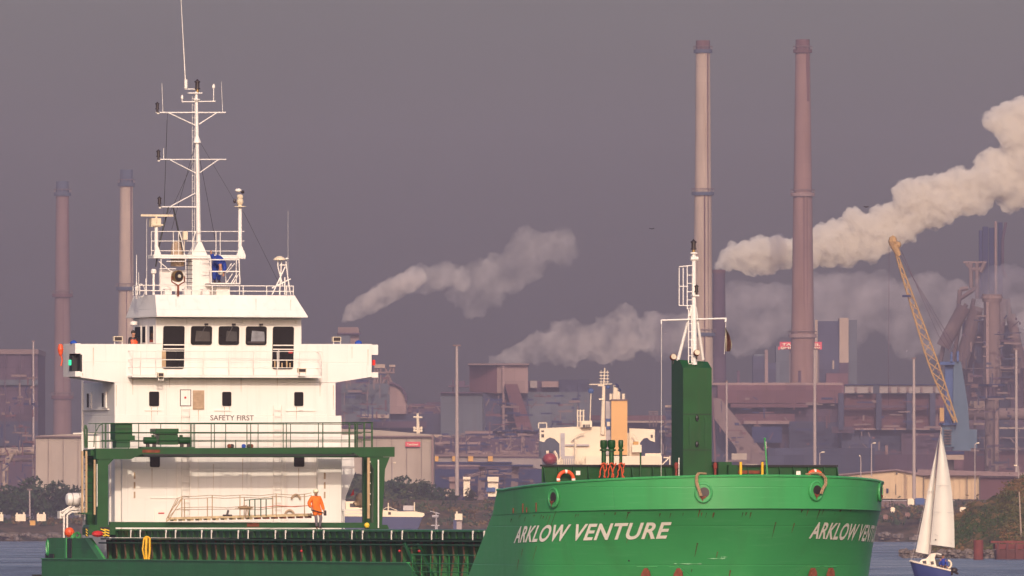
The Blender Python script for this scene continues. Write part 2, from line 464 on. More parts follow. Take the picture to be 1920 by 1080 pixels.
# haze
hz = MB(); hz.box(-990, 990, -90, 5660, -2, 178)
hm = bpy.data.materials.new("haze_air"); hm.use_nodes = True
nt = hm.node_tree; nt.nodes.clear()
ho = nt.nodes.new("ShaderNodeOutputMaterial"); hv = nt.nodes.new("ShaderNodeVolumePrincipled")
hv.inputs['Color'].default_value = (0.92, 0.80, 0.94, 1)
hv.inputs['Density'].default_value = 1.1e-4
hv.inputs['Density Attribute'].default_value = ""
hv.inputs['Anisotropy'].default_value = 0.3
nt.links.new(hv.outputs[0], ho.inputs['Volume'])
single("haze", hz, hm, 'thin mauve haze hanging over the whole harbour', 'haze', kind='stuff', base=(0, 0, -2))

# ---------------------------------------------------------------- trees and bushes
def leaf_mat(name, c, var=.35):
    m = mat(name, c, .8, var=var, scale=.35, spec=.15)
    return m
LEAFS = [leaf_mat("leaf_dark", (.028, .045, .022)), leaf_mat("leaf_olive", (.050, .060, .024)), leaf_mat("leaf_russet", (.12, .075, .03))]
BARK = mat("bark", (.06, .045, .035), .9, var=.3, scale=3)
def crown_mesh(seed, w, h, n, ls, blobs=9):
    rnd = random.Random(seed); mb = MB()
    bl = []
    for b in range(blobs):
        a = rnd.uniform(0, 2 * pi); q = rnd.random() ** .5
        bl.append((q * w * .34 * cos(a), q * w * .34 * sin(a), h * rnd.uniform(.28, .78), rnd.uniform(.22, .36) * w * .8))
    for i in range(n):
        bx, by, bz, br = rnd.choice(bl)
        v = Vector((rnd.gauss(0, 1), rnd.gauss(0, 1), rnd.gauss(0, 1))).normalized() * br * rnd.uniform(.65, 1.08)
        c = Vector((bx + v.x, by + v.y, bz + v.z * .8))
        if c.z < .3: c.z = .3 + rnd.random() * .4
        u = Vector((rnd.gauss(0, 1), rnd.gauss(0, 1), rnd.gauss(0, 1))).normalized(); w2 = u.orthogonal().normalized()
        s = ls * rnd.uniform(.6, 1.3)
        mb.add([c - u * s - w2 * s * .5, c + u * s - w2 * s * .4, c + u * s * .7 + w2 * s * .6, c - u * s * .8 + w2 * s * .5], [(0, 1, 2, 3)])
    return mb
def trunk_mesh(seed, h, r):
    rnd = random.Random(seed); mb = MB(); mb.tube((0, 0, -.3), (0.1, 0, h * .55), r, r * .6, 7)
    for k in range(4):
        a = rnd.uniform(0, 6.28); mb.tube((0.1, 0, h * .3 + k * h * .07), (cos(a) * h * .25, sin(a) * h * .25, h * .7), r * .45, r * .15, 5)
    return mb
tree_protos = []
for k in range(4):
    t = thing("broadleaf_tree", "x", "tree", (0, 0, 0), "trees on the far bank")
    part("crown", crown_mesh(40 + k, 9, 9.5, 620, .42), LEAFS[k % 3] if k != 2 else LEAFS[0], t)
    part("trunk", trunk_mesh(60 + k, 9, .28), BARK, t)
    tree_protos.append(t)
left_words = ["leftmost", "second", "third", "fourth", "fifth", "sixth", "seventh", "eighth", "ninth", "tenth", "eleventh", "twelfth", "thirteenth", "fourteenth"]
tn = [0]
def put_tree(x, y, z, s, label, k=None):
    k = tn[0] % 4 if k is None else k; tn[0] += 1
    p = tree_protos[k]
    if not p.get('used'):
        p['used'] = 1; o = p; o.location = (x, y, z); o['label'] = label
    else: o = copy_tree(p, (x, y, z), label)
    o.scale = (s * random.uniform(.9, 1.25), s, s * random.uniform(.85, 1.15)); o.rotation_euler = (0, 0, random.uniform(0, 6.3))
    return o
pxs = [-30, 2, 22, 44, 66, 86, 108, 128, 150, 172, 196]
for i, px in enumerate(pxs):
    D = 2712 + random.uniform(-12, 18); put_tree(wx(px, D), D, 4.2, .93 + .05 * sin(i * 2.1) + .02 * (i > 6), "dark leafy tree on the left bank below the grey shed, %s from the left" % left_words[i])
pxs = [648, 672, 696, 716, 738, 758, 780, 800, 818, 846, 884]
for i, px in enumerate(pxs):
    D = 2722 + random.uniform(-10, 14); sc = (.98, .95, .98, .92, .9, .96, .85, .7, .5, .42, .4)[i]
    put_tree(wx(px, D), D, (5.8, 6, 6, 6.3, 6.5, 6.5, 7, 7, 7.2, 7.6, 7.8)[i], sc, "dark leafy tree beyond the hatch covers and right of the bridge, %s from the left" % left_words[i])
# undergrowth, uncountable
def cover(name, spots, size, n, mat_, label):
    mb = MB(); rnd = random.Random(len(spots))
    for (x, y, z, s) in spots:
        for i in range(n):
            c = Vector((x + rnd.gauss(0, .5) * s, y + rnd.gauss(0, .5) * s, z + abs(rnd.gauss(0, .38)) * s * .8))
            u = Vector((rnd.gauss(0, 1), rnd.gauss(0, 1), rnd.gauss(0, 1))).normalized(); w2 = u.orthogonal().normalized(); q = size * rnd.uniform(.6, 1.3)
            mb.add([c - u * q, c + w2 * q * .6, c + u * q, c - w2 * q * .6], [(0, 1, 2, 3)])
    return single(name, mb, mat_, label, 'bushes', kind='stuff')
sp = [[], [], []]
for _ in range(760):
    x = random.uniform(-130, 110); d = random.uniform(20, 95 if x < -60 else 74)
    if x < -70 and d < 58: continue
    z = plateau(x) * (.3 + .7 * smooth(d / 100)); sp[random.choice((0, 1, 2, 2))].append((x, shore(x) + d, z, random.uniform(.8, 2.4)))
for k, nm in enumerate(("dark", "olive", "russet")):
    cover("undergrowth", sp[k], .45, 16, LEAFS[k], "%s scrub covering the slope of the far bank" % nm)
HLEAF = [leaf_mat("bush_green", (.030, .055, .016)), leaf_mat("bush_olive", (.080, .072, .028)), leaf_mat("bush_rust", (.14, .082, .036))]
sp = [[], [], []]
for _ in range(1500):
    px = random.uniform(1735, 2010); t = random.uniform(.1, 1.0)
    green = smooth(1 - abs(px - 1835) / 70.0) * smooth(1 - abs(t - .45) / .42)
    k = 0 if random.random() < green + .05 else (2 if sin(px * .06 + t * 7) + random.uniform(-.6, .6) > .35 else 1)
    D = 1532 + 130 * t; sp[k].append((wx(px, D), D, spit_z(px, t) - .1, random.uniform(.4, 1.0) * (1.9 if k == 0 else .8)))
for k, nm in enumerate(("dark green", "olive", "rust brown")):
    cover("hillside_scrub", sp[k], .17, 20, HLEAF[k], "%s scrub growing over the right hand hill" % nm)
# ================================================================ the cargo ship
ship = thing("cargo_ship", "green cargo ship with white bridge block, long low hatches and ARKLOW VENTURE on its bow", "ship", (0, 0, 0), ship=True)
KN = 5.3
DZ = 2.4
def zt_rail(s): t = max(0, min(1, (s - 62.7) / 13.3)); return 6.08 + .66 * t ** 1.2
def zknuck(s): t = max(0, min(1, (s - 62.7) / 13.3)); return 5.10 + .30 * t
def contour(t, sb, N=96):
    """plan contour of the hull at relative level t (0 waterline, 1 knuckle), from s=sb starboard round the stem to port"""
    t = max(0, min(1.0, t)); ea = 1.08 + .85 * t ** 3; eb = 2.5; L = 71.4 + 2.6 * t ** 1.6; s0 = 64.8; B = 7.2 + .12 * t
    pts = []
    if sb < s0: pts.append((-B, sb))
    M = 240
    for i in range(M + 1):
        ph = pi * i / M; c = -cos(ph); p = B * (1 if c > 0 else -1) * abs(c) ** (2 / ea) if abs(c) > 1e-9 else 0.0
        s = s0 + (L - s0) * sin(ph) ** (2 / eb)
        if s >= sb - 1e-6 or False: pts.append((p, s))
    if sb < s0: pts.append((B, sb))
    # resample evenly, stem stays in the middle
    h = len(pts) // 2; half = pts[:h + 1]
    d = [0]
    for a, b in zip(half[:-1], half[1:]): d.append(d[-1] + math.hypot(a[0] - b[0], a[1] - b[1]))
    out = []; K = N // 2; j = 0
    for i in range(K + 1):
        q = d[-1] * i / K
        while j < len(d) - 2 and d[j + 1] < q: j += 1
        f = (q - d[j]) / max(1e-9, d[j + 1] - d[j]); out.append((half[j][0] + (half[j + 1][0] - half[j][0]) * f, half[j][1] + (half[j + 1][1] - half[j][1]) * f))
    return out + [(-p, s) for p, s in reversed(out[:-1])]
def hull_at(z, d, side=-1):
    """point on the flared bow at height z and arc distance d aft of the stem; returns p, s and the outward normal"""
    c = contour(z / KN, 52, 240); m = len(c) // 2; acc = 0; i = m
    while i > 0:
        a, b = c[i], c[i - 1]; q = math.hypot(a[0] - b[0], a[1] - b[1])
        if acc + q >= d: break
        acc += q; i -= 1
    f = (d - acc) / max(q, 1e-9); p = a[0] + (b[0] - a[0]) * f; s = a[1] + (b[1] - a[1]) * f
    tx, ty = a[0] - b[0], a[1] - b[1]; L = math.hypot(tx, ty); nx, ns = -ty / L, tx / L      # outward on the starboard side
    return (p * -side, s, nx * -side, ns)
def shell_at(z, d, side=-1):
    s = 70.0
    for _ in range(3): r = hull_at(min(5.25, DZ + (5.25 - DZ) * (z - DZ) / (zknuck(s) - DZ)), d, side); s = r[1]
    return r
def proj(p, s, z):
    X = X0 + p * CT + s * ST; D = Y0 + p * ST - s * CT
    return 960 + F * X / D, HY - (z - CH) * F / D

# lower hull, whole length, up to the deck at z = 2.4
DZ = 2.4
hb = MB(); rows = []
def stern_b(s): return 6.95 - .115 * max(0, -s - 4.2) ** 1.5
for z in (-.8, 0, .6, 1.2, 1.8, DZ):
    t = z / KN; c = contour(t, 50, 96); B = 6.9 + .3 * max(0, t); r = .35 + .65 * smooth((z + 1.5) / 4)
    left = [(-stern_b(s) * B / 6.95, s) for s in (-9.2, -8.4, -7.2, -6, -5.2, 0, 12, 25, 38)]
    row = [(p, -(s if s > -7 else -7 + (s + 7) * (.5 + .5 * r)), z) for p, s in left] + [(p, -s, z) for p, s in c] + [(-p, -(s if s > -7 else -7 + (s + 7) * (.5 + .5 * r)), z) for p, s in reversed(left)]
    rows.append(row)
hb.grid(rows)
n = len(rows[0]); hb.add([r[0] for r in rows] + [r[-1] for r in rows], [(k, k + 1, len(rows) + k + 1, len(rows) + k) for k in range(len(rows) - 1)])
part("hull", hb, HULL, ship, smooth=True)
# forecastle plating with the knuckle, then the bulwark strake above it
def fore_rows(levels):
    rows = []
    for fz in levels:
        row = []
        z0 = fz if fz <= 5 else 0
        if fz <= 5: sb = 58.3 + (fz - 2.6) * 1.28; c = contour(fz / KN, sb, 96); rows.append([(p, -s, fz if fz < 5 else zknuck(s)) for p, s in c])
    return rows
rows = []
for k in range(9):
    f = k / 8; zn = DZ + (5.25 - DZ) * f; sb = 58.1 + (zn - 2.4) * 1.28
    c = contour(zn / KN, sb, 96); rows.append([(p, -s, DZ + (zknuck(s) - DZ) * f) for p, s in c])
fb = MB(); fb.grid(rows); part("bow_shell", fb, HULL, ship, smooth=True)
ck = contour(1, 61.8, 96); rows = []
for k in range(6):
    f = k / 5; e = .004 + .09 * f
    row = []
    for i, (p, s) in enumerate(ck):
        a = ck[max(0, i - 1)]; b = ck[min(len(ck) - 1, i + 1)]; tx, ty = b[0] - a[0], b[1] - a[1]; L = math.hypot(tx, ty) or 1
        nx, ns = -ty / L, tx / L
        z = zknuck(s) + .004 + (zt_rail(s) - zknuck(s)) * f; ss = s + .9 * f * (1 - smooth((s - 61.8) / 3))
        row.append((p + nx * e, -(ss + ns * e), z))
    rows.append(row)
bw = MB(); bw.grid(rows)
inner = [[(x * .985, y + (.12 if y < -66 else 0), z) for x, y, z in r] for r in rows]
bw.grid(inner); bw.grid([rows[-1], inner[-1]])
part("bulwark", bw, HULL, ship, smooth=True)
cap = MB(); cap.path([Vector(v) + Vector((0, 0, .02)) for v in rows[-1]], .055, 6); part("bulwark_rail", cap, HULL, ship)
seam = MB(); seam.path([Vector(v) + Vector((0, 0, -.01)) for v in rows[0]], .012, 5); part("knuckle_seam", seam, HULLD, ship)
# decks
dk = MB(); dk.box(-6.6, 6.6, -56, 9, DZ - .25, DZ - .02); part("main_deck", dk, DECKRUST, ship)
c = contour(.9, 59.5, 60); dk = MB(); zf = 4.9
dk.add([(p * .97, -s + .2, zf) for p, s in c], [tuple(range(len(c)))]); part("forecastle_deck", dk, DECKRUST, ship)
fw = MB(); fw.box(-6.6, 6.6, -60.0, -59.9, DZ, zf); part("forecastle_bulkhead", fw, DGREEN, ship)

# name on both bows
def name_on_bow(side, dA, dB, zA, zB, capA, capB):
    vs, fs = text_mesh("ARKLOW VENTURE", 1.0, .12, .024, 1.07, 90)
    x0 = min(v.x for v in vs); x1 = max(v.x for v in vs); y1 = max(v.y for v in vs); out = []
    for v in vs:
        f = (v.x - x0) / (x1 - x0); d = dA + (dB - dA) * f
        z = zA + (zB - zA) * f + v.y / y1 * (capA + (capB - capA) * f)
        t = z; zk = z * 1.0
        p, s, nx, ns = shell_at(z, d, side)
        out.append((p + nx * .025, -(s + ns * .025), z))
    mb = MB(); mb.add(out, fs); return mb
def find_d(px, z, side):
    best = None
    for i in range(150 if side < 0 else 85):
        d = i * .1; p, s, nx, ns = shell_at(z, d, side); q = proj(p, s, z)[0]
        if best is None or abs(q - px) < best[0]: best = (abs(q - px), d)
    return best[1]
dE, dA = find_d(1257, 4.5, -1), find_d(968, 4.3, -1)
part("name_lettering", name_on_bow(-1, dA, dE, 3.99, 4.18, .65, .64), LETTER, ship, "cream name painted on the starboard bow")
dP = find_d(1521, 4.5, 1)
part("name_lettering", name_on_bow(1, dP, dP + (dA - dE) * .72, 4.18, 3.99, .64, .65), LETTER, ship, "cream name painted on the port bow")
print("TEXT d", dE, dA, "dP", dP, "port start px", proj(*hull_at(4.5, dE, 1)[:2], 4.5), "stem", proj(*hull_at(4.5, 0.01, 1)[:2], 4.5), "port end", proj(*hull_at(4.5, dA, 1)[:2], 4.5))

# fairleads through the bulwark, anchors in their pockets, rust runs below
def rail_pt(px, side=-1):
    best = None
    for p, s in contour(1, 61, 400):
        if (s < 75.4) and (p > 0) != (side > 0): continue
        q = proj(p, s, 5.9)[0]
        if best is None or abs(q - px) < best[0]: best = (abs(q - px), p, s)
    p, s = best[1:]; cs = contour(1, 61, 400); i = min(range(len(cs)), key=lambda k: abs(cs[k][0] - p) + abs(cs[k][1] - s))
    a, b = cs[max(0, i - 2)], cs[min(len(cs) - 1, i + 2)]; tx, ty = b[0] - a[0], b[1] - a[1]; L = math.hypot(tx, ty)
    return p, s, -ty / L, tx / L
def oriented(mb, c, nx, ns):
    """turn a shape built round the origin facing -y so that it faces the plan direction (nx, ns) at c"""
    ang = atan2(-ns, nx) + pi / 2; R = Matrix.Rotation(ang, 3, 'Z'); c = Vector(c)
    mb.v = [tuple(R @ Vector(v) + c) for v in mb.v]; return mb
for px, py, side in ((1041, 933, -1), (1317, 924, -1), (1528, 920, 1), (1646, 922, 1)):
    p, s, nx, ns = rail_pt(px, side); z = zq(py, s, p); c = (p + nx * .1, -(s + ns * .1), z)
    fl = MB(); fl.torus((0, 0, 0), .36, .055, n=28, sx=.88); fl.lathe((0, 0, 0), [(.34, -.03), (.29, 0.0), (.22, .05)], 24, 'y'); oriented(fl, c, nx, ns); f = part("fairlead", fl, HULL, ship, smooth=True)
    hol = MB(); hol.lathe((.03, -.035, .01), [(.21, 0), (.12, .03)], 20, 'y'); oriented(hol, c, nx, ns); part("opening", hol, SOOT, f)
    st = MB(); R = random.Random(int(px))
    poly = [(-.15, -.09, -.10), (-.02, -.09, -.16), (.12, -.09, -.12), (.08, -.09, -.21), (.0, -.09, -.24), (-.03, -.09, -.36), (-.055, -.09, -.25), (-.11, -.09, -.2)]
    st.prism(poly, (0, .02, 0)); oriented(st, c, nx, ns); part("rust_stain", st, RUST, f)
def streak_on_shell(d, z1, ln, wd, side=-1, m=RUSTRUN, off=.014):
    mb = MB(); k = 7; L = []; Rr = []
    for i in range(k + 1):
        z = z1 - ln * i / k; ww = wd * (1 - i / k) ** .7 * random.uniform(.7, 1.2) + .004
        for q, lst in ((ww, L), (-ww, Rr)):
            p, s, nx, ns = shell_at(z, max(.01, d + q), side); lst.append((p + nx * off, -(s + ns * off), z))
    mb.grid([L, Rr]); return mb
marks = [(find_d(1038, 5, -1), 5.2, .95, .045, -1), (find_d(1032, 5, -1), 5.1, .45, .03, -1), (find_d(960, 5, -1), 4.95, .16, .14, -1), (find_d(986, 5, -1), 5.02, .22, .07, -1), (find_d(1020, 5, -1), 5.05, .12, .08, -1),
         (find_d(1150, 5, -1), 5.2, .12, .10, -1), (find_d(1178, 5, -1), 5.22, .08, .18, -1), (find_d(1310, 5, -1), 5.3, .3, .05, -1), (find_d(1130, 5, -1), 5.18, .1, .05, -1)]
marks += [(find_d(px, 5, 1), 5.3, ln, w_, 1) for px, ln, w_ in ((1500, .12, .12), (1510, .25, .04), (1532, .4, .07), (1572, .1, .18), (1590, .07, .1), (1538, .22, .05))]
rk = random.Random(4)
marks = [(d, z, ln, w_ * .45, sd) for d, z, ln, w_, sd in marks]
for _ in range(46):
    d = rk.uniform(.2, 12.6); z = 5.23 if rk.random() < .6 else rk.uniform(2.6, 5.1)
    marks.append((d, z - .02 - .01 * d, rk.uniform(.04, .26) if z > 5.2 else rk.uniform(.1, .7), rk.uniform(.008, .03), -1 if rk.random() < .72 else 1))
for i, a in enumerate(marks): part("rust_streak", streak_on_shell(*a), RUST if i % 3 == 1 else RUSTRUN, ship)
for px in (960, 978, 986, 1003):      # thin rust lines on the bulwark above the break
    p, s, nx, ns = rail_pt(px + 4); z = zknuck(s); r = MB(); e = .045
    r.box(p + nx * e - .03, p + nx * e + .01, -s - .015, -s + .015, z + .02, z + random.uniform(.2, .42)); part("rust_streak", r, RUST, ship)
for px, side in ((1213, -1), (1274, -1), (1518, 1), (1551, 1)):
    d = find_d(px, 2.9, side); p, s, nx, ns = shell_at(2.8, d, side); z0 = 2.95; yy = Vector((nx, -ns, 0)); xx = Vector((-ns, -nx, 0)) * 1
    a = MB(); c0 = Vector((p, -s, z0)) + yy * .10
    a.prism([c0 + xx * q[0] + Vector((0, 0, q[1])) + yy * 0 for q in ((-.22, -.55), (-.17, -.12), (-.06, .03), (.05, .02), (.17, -.2), (.24, -.55))], yy * .14)
    a.prism([c0 + xx * q[0] + Vector((0, 0, q[1])) - yy * .14 for q in ((-.42, .02), (.34, .02), (.34, .06), (-.42, .06))], yy * .12)
    an = part("anchor_fluke", a, RUST, ship)
    fr_ = MB(); fr_.prism([c0 + xx * q[0] + Vector((0, 0, q[1])) - yy * .13 for q in ((-.46, .07), (.38, .07), (.38, .11), (-.46, .11))], yy * .16); part("pocket_edge", fr_, HULL, an)
SCUFF = mat("pale_scuff", (.16, .38, .19), .6, var=.3, scale=6)
for px, z, ln in ((1345, 3.36, .7), (1360, 3.42, .25), (1290, 3.15, 1.1)):
    d = find_d(px, z, -1); A_, B_ = [], []
    for k in range(7):
        p, s, nx, ns = shell_at(z, max(.05, d + ln * (k / 6 - .5)), -1); q = .012 + .012 * sin(k * 1.9 + px)
        A_.append((p + nx * .012, -(s + ns * .012), z + q)); B_.append((p + nx * .012, -(s + ns * .012), z - q))
    k = MB(); k.grid([A_, B_]); part("scuff_mark", k, SCUFF, ship)
# draught and thruster marks, small welds
for px, py in ((1106, 1052), (1222, 430)):
    if py > 900:
        d = find_d(px + 75, 3.3, -1); p, s, nx, ns = hull_at(3.2, d, -1); m_ = MB(); m_.ball((p + nx * .02, -(s + ns * .02), 3.28), .05, n=6); part("drain_hole", m_, BLACK, ship)

DULLRED = mat('dull_red_paint', (.20, .03, .02), .6)
# ---- breakwater wall on the forecastle with its stiffeners
SB = 65.0
bwk = MB(); fbox(bwk, 1016, 873, 1568, 905, SB, .03); bk = part("breakwater", bwk, DGREEN, ship)
rl = MB(); rl.box(pq(1014, SB), pq(1570, SB), -SB - .09, -SB + .1, zq(875, SB), zq(871.5, SB)); part("top_rail", rl, BLACK, bk)
for px in (1016, 1043, 1071, 1099, 1128, 1156, 1181, 1220, 1244, 1338, 1350, 1372, 1398, 1430, 1458, 1484, 1511, 1541, 1566):
    st = MB(); x = pq(px + 2, SB); z0, z1 = zq(905, SB), zq(875.5, SB)
    st.prism([(x, -SB, z1), (x, -SB - .08, z1), (x, -SB - .34, z0), (x, -SB, z0)], (.03, 0, 0)); part("stiffener", st, DGREEN, bk)
for px in (1084, 1497):
    sg = MB(); fbox(sg, px - 4, 883, px + 4, 891, SB + .03, .02); part("white_sign", sg, WHITE2, bk)
hb_ = MB(); fbox(hb_, 1347, 866, 1372, 905, SB + .7, 1.0); part("winch_housing", hb_, DGREEN, ship)
hb_ = MB(); fbox(hb_, 1366, 872, 1383, 905, SB + .9, .8); part("winch_housing", hb_, DGREEN, ship)
for px in (1389, 1429.5):
    y = MB(); y.tube(Q(px, 905, SB + 2), Q(px, 866, SB + 2), .055, n=8); part("bollard_post", y, YEL, ship, "yellow post on the forecastle")
a = MB(); a.tube(Q(1440, 905, SB + 2.4), Q(1434, 824, SB + 2.4), .04, .03); a.ball(Q(1434, 823, SB + 2.4), .06, n=6); part("jack_staff", a, HULL, ship)
a = MB(); a.tube(Q(1438, 900, SB + 2.4), Q(1436, 828, SB + 2.4), .015, n=5); part("jack_staff", a, WHITE2, ship)
a = MB(); fbox(a, 1385, 882, 1425, 888, SB + .1, .12); part("mooring_roller", a, RUST, ship)
for px, top, r in ((1132, 825, .11), (1146.5, 825, .12), (1164, 825, .075)):
    v = MB(); b = Q(px, 905, SB + 1); t = Q(px, top, SB + 1)
    v.lathe((b.x, b.y, b.z), [(r * .85, 0), (r * .85, t.z - b.z - .45), (r * 1.5, t.z - b.z - .44), (r * 1.5, t.z - b.z - .37), (r * .9, t.z - b.z - .36), (r * 1.35, t.z - b.z - .26), (r * 1.35, t.z - b.z - .04), (r * 1.05, t.z - b.z)], 14)
    part("vent_pipe", v, DGREEN, ship, smooth=True)
v = MB(); v.tube(Q(1201, 905, SB + .4), Q(1201, 848, SB + .4), .035); part("vent_pipe", v, DGREEN, ship)
for px in (1268, 1341):
    v = MB(); q = Q(px, 905, SB + 1.6); v.lathe((q.x, q.y, q.z), [(.05, 0), (.05, .55), (.08, .57), (.085, .75), (.04, .82)], 10); part("fire_hydrant", v, DULLRED, ship)

# ---- foremast tower
ST_ = 66.4
x0, x1 = pq(1281, ST_), pq(1334.5, ST_); zt, zb = zq(690, ST_), 4.9; dep = (x0 - pq(1260, ST_)) * CT / ST
tw = MB(); tw.box(x0, x1, -ST_, -ST_ + dep, zb, zt); tower = part("foremast_tower", tw, DGREEN, ship)
tp = MB(); tp.prism([(x0 - .0, -ST_, zt + .002), (x1, -ST_, zt + .002), (x1, -ST_ + dep, zt + .32), (x0, -ST_ + dep, zt + .32)], (0, 0, 0.001)) if False else None
tp = MB(); tp.add([(x0, -ST_ + .02, zt), (x1, -ST_ + .02, zt), (x1, -ST_ + dep, zt), (x0, -ST_ + dep, zt), (x0, -ST_ + .5, zt + .34), (x1, -ST_ + .5, zt + .26), (x1, -ST_ + dep, zt + .26), (x0, -ST_ + dep, zt + .34)],
                  [(0, 1, 5, 4), (1, 2, 6, 5), (2, 3, 7, 6), (3, 0, 4, 7), (4, 5, 6, 7)]); part("sloped_top", tp, DGREEN, tower)
for y in (776, 843):
    sm = MB(); fbox(sm, 1281.5, y, 1334, y + 1.3, ST_ + .012, .012); part("seam", sm, BLACK, tower)
for px in (1292, 1321):
    gr_ = MB(); fbox(gr_, px - .3, 781, px + 3.6, 839, ST_ + .02, .02); g2 = part("guide_rail", gr_, COAM, tower)
    gr_ = MB(); fbox(gr_, px + .7, 783, px + 2.6, 837, ST_ + .035, .015); part("slot", gr_, DGREEN, g2)
for py in (784, 833):
    k = MB(); q = Q(1307, py, ST_ + .03); k.ball(q, .075, 1, .8, 1.8, 8); part("lifting_lug", k, BLACK, tower)
v = MB(); v.tube(Q(1273, 895, ST_), Q(1273, 858, ST_), .02); part("handrail", v, WHITE2, tower)

SM = ST_ - .25
fm = thing  # alias kept simple
m = MB(); m.tube(Q(1302.5, 684, SM), Q(1301, 560, SM), .105, .09, 12); m.tube(Q(1301, 560, SM), Q(1301, 475, SM), .088, .082, 12)
foremast = part("foremast", m, WHITE, ship, smooth=True)
for a, b in (((1271, 676), (1298, 572)), ((1318, 674), (1304, 576))):
    q = MB(); q.tube(Q(*a, SM - .5), Q(*b, SM), .07, .05, 10); part("strut", q, WHITE, foremast)
q = MB(); q.tube(Q(1239, 600.5, SM), Q(1362, 597, SM), .035, n=8); q.tube(Q(1240, 600, SM), Q(1240, 607, SM), .03); q.tube(Q(1361, 598, SM), Q(1360, 604, SM), .04); part("cross_arm", q, WHITE, foremast)
q = MB()
for a, b in (((1273.5, 502), (1273.5, 573)), ((1281, 502), (1281, 573)), ((1288.5, 498), (1288.5, 580)), ((1273, 500), (1297, 498)), ((1273, 537), (1290, 537)), ((1273, 573), (1297, 573)), ((1291, 580), (1291, 680)), ((1297, 580), (1297, 680))): q.tube(Q(*a, SM), Q(*b, SM), .022, n=6)
for i in range(5): q.tube(Q(1288.5, 516 + i * 15.5, SM), Q(1297, 516 + i * 15.5, SM), .018, n=5)
for i in range(7): q.tube(Q(1291, 592 + i * 15, SM), Q(1297, 592 + i * 15, SM), .018, n=5)
part("ladder", q, WHITE, foremast)
q = MB(); q.lathe(Q(1301, 476, SM), [(.15, 0), (.15, .06), (.1, .07)], 12); q.tube(Q(1295, 485, SM + .05), Q(1308.5, 485, SM + .05), .09, n=10); part("collar", q, WHITE, foremast)
def lantern(px, py, s, par, sc=1.0, base=BRASS):
    c = Q(px, py, s); b = MB(); b.lathe(c, [(.10 * sc, 0), (.06 * sc, .02 * sc), (.06 * sc, .14 * sc)], 12); L = part("navigation_lantern", b, base, par)
    g_ = MB(); g_.lathe(c + Vector((0, 0, .14 * sc)), [(.115 * sc, 0), (.115 * sc, .05 * sc), (.085 * sc, .06 * sc), (.085 * sc, .26 * sc), (.12 * sc, .27 * sc), (.12 * sc, .31 * sc), (.05 * sc, .36 * sc), (.02 * sc, .40 * sc)], 12); part("lamp_body", g_, SOOT, L)
    return L
lantern(1300.5, 475, SM, foremast, 1.05)
q = MB(); fbox(q, 1299, 552.5, 1311, 555.5, SM + .15, .3); part("lamp_bracket", q, WHITE, foremast); lantern(1306, 552, SM + .12, foremast, .75, SOOT)
def flood(px, py, s, par, r=.13, tilt=-.3):
    c = Q(px, py, s); b = MB(); b.lathe((0, 0, 0), [(r * .6, .2), (r, .12), (r, -.02)], 14, 'y'); R = Matrix.Rotation(tilt, 3, 'X'); b.v = [tuple(R @ Vector(v) + c) for v in b.v]
    L = part("floodlight", b, RUST, par); g_ = MB(); g_.lathe((0, 0, 0), [(r * .85, -.03), (r * .8, -.022)], 14, 'y'); g_.v = [tuple(R @ Vector(v) + c) for v in g_.v]; part("lamp_glass", g_, LENS, L)
    y = MB(); y.tube(c + Vector((0, .05, -.28)), c + Vector((0, .05, 0)), .03); part("bracket", y, SOOT, L)
flood(1263, 669, ST_, foremast); flood(1307, 661, ST_ + .1, foremast)
q = MB()
for a in (1240.5, 1361): q.tube(Q(a, 604, SM), Q(a - (1 if a < 1300 else 3), 900 if a < 1300 else 664, SM), .009, n=4)
part("halyard", q, WHITE2, foremast)

# ---- cargo hatch coaming, stays, covers
CP = -5.75; STAYM = mat('stay_green_paint', (0.014, .125, .028), .6, var=.25, scale=1.5, rust=.12); RUSTG = mat('rusty_stay_edge', (.10, .06, .03), .8, var=.4, scale=3, rust=.3); S1 = sq(206, CP)
cm = MB(); cm.box(CP, -CP, -62.5, -.9, DZ, 4.05); coam = part("hatch_coaming", cm, COAM, ship)
tr = MB(); tr.box(CP - .42, -CP + .42, -62.5, -.8, 4.0, 4.06); part("coaming_top_flange", tr, DGREEN, coam)
st0 = None; k = 0; s = 1.2
while s < 61.5:
    if st0 is None:
        b = MB(); b.prism([(CP, 0, 3.99), (CP - .20, 0, 3.99), (CP - .16, 0, 3.3), (CP - .30, 0, DZ), (CP, 0, DZ)], (0, .025, 0))
        st0 = b.mesh("coaming_stay", STAYM)
        b = MB(); b.prism([(CP - .2, -.05, 3.99), (CP - .16, -.05, 3.3), (CP - .30, -.05, DZ), (CP - .37, -.05, DZ), (CP - .22, -.05, 3.3), (CP - .27, -.05, 3.99)], (0, .1, 0)); st1 = b.mesh("stay_flange", RUSTG)
    o = bpy.data.objects.new("coaming_stay", st0); COL.objects.link(o); o.parent = coam; o.location = (0, -s, 0)
    e = bpy.data.objects.new("stay_flange", st1); COL.objects.link(e); e.parent = o
    s += 1.42; k += 1
cv0 = None
cov_len = 5.55; s = .9; i = 0
while s < 61.5:
    mb = MB(); zt_ = 4.47
    mb.box(CP - .30, -CP + .30, -(s + cov_len - .06), -s, 4.10, zt_); cv = part("hatch_cover", mb, DGREEN, ship)
    if i == 0: rb = MB(); rb.box(CP - .37, CP - .30, -.05, 0, 4.12, zt_ - .08); ribm = rb.mesh("side_rib", DGREEN)
    for q in (0.35, 1.3, 2.25, 3.2, 4.15, 5.1): o = bpy.data.objects.new("side_rib", ribm); COL.objects.link(o); o.parent = cv; o.location = (0, -(s + q), 0)
    rb = MB(); rb.box(CP - .40, CP - .30, -(s + cov_len - .1), -s - .02, zt_ - .07, zt_ + .004); part("edge_angle", rb, HULLD, cv)
    s += cov_len; i += 1
cl0 = None
s = .9
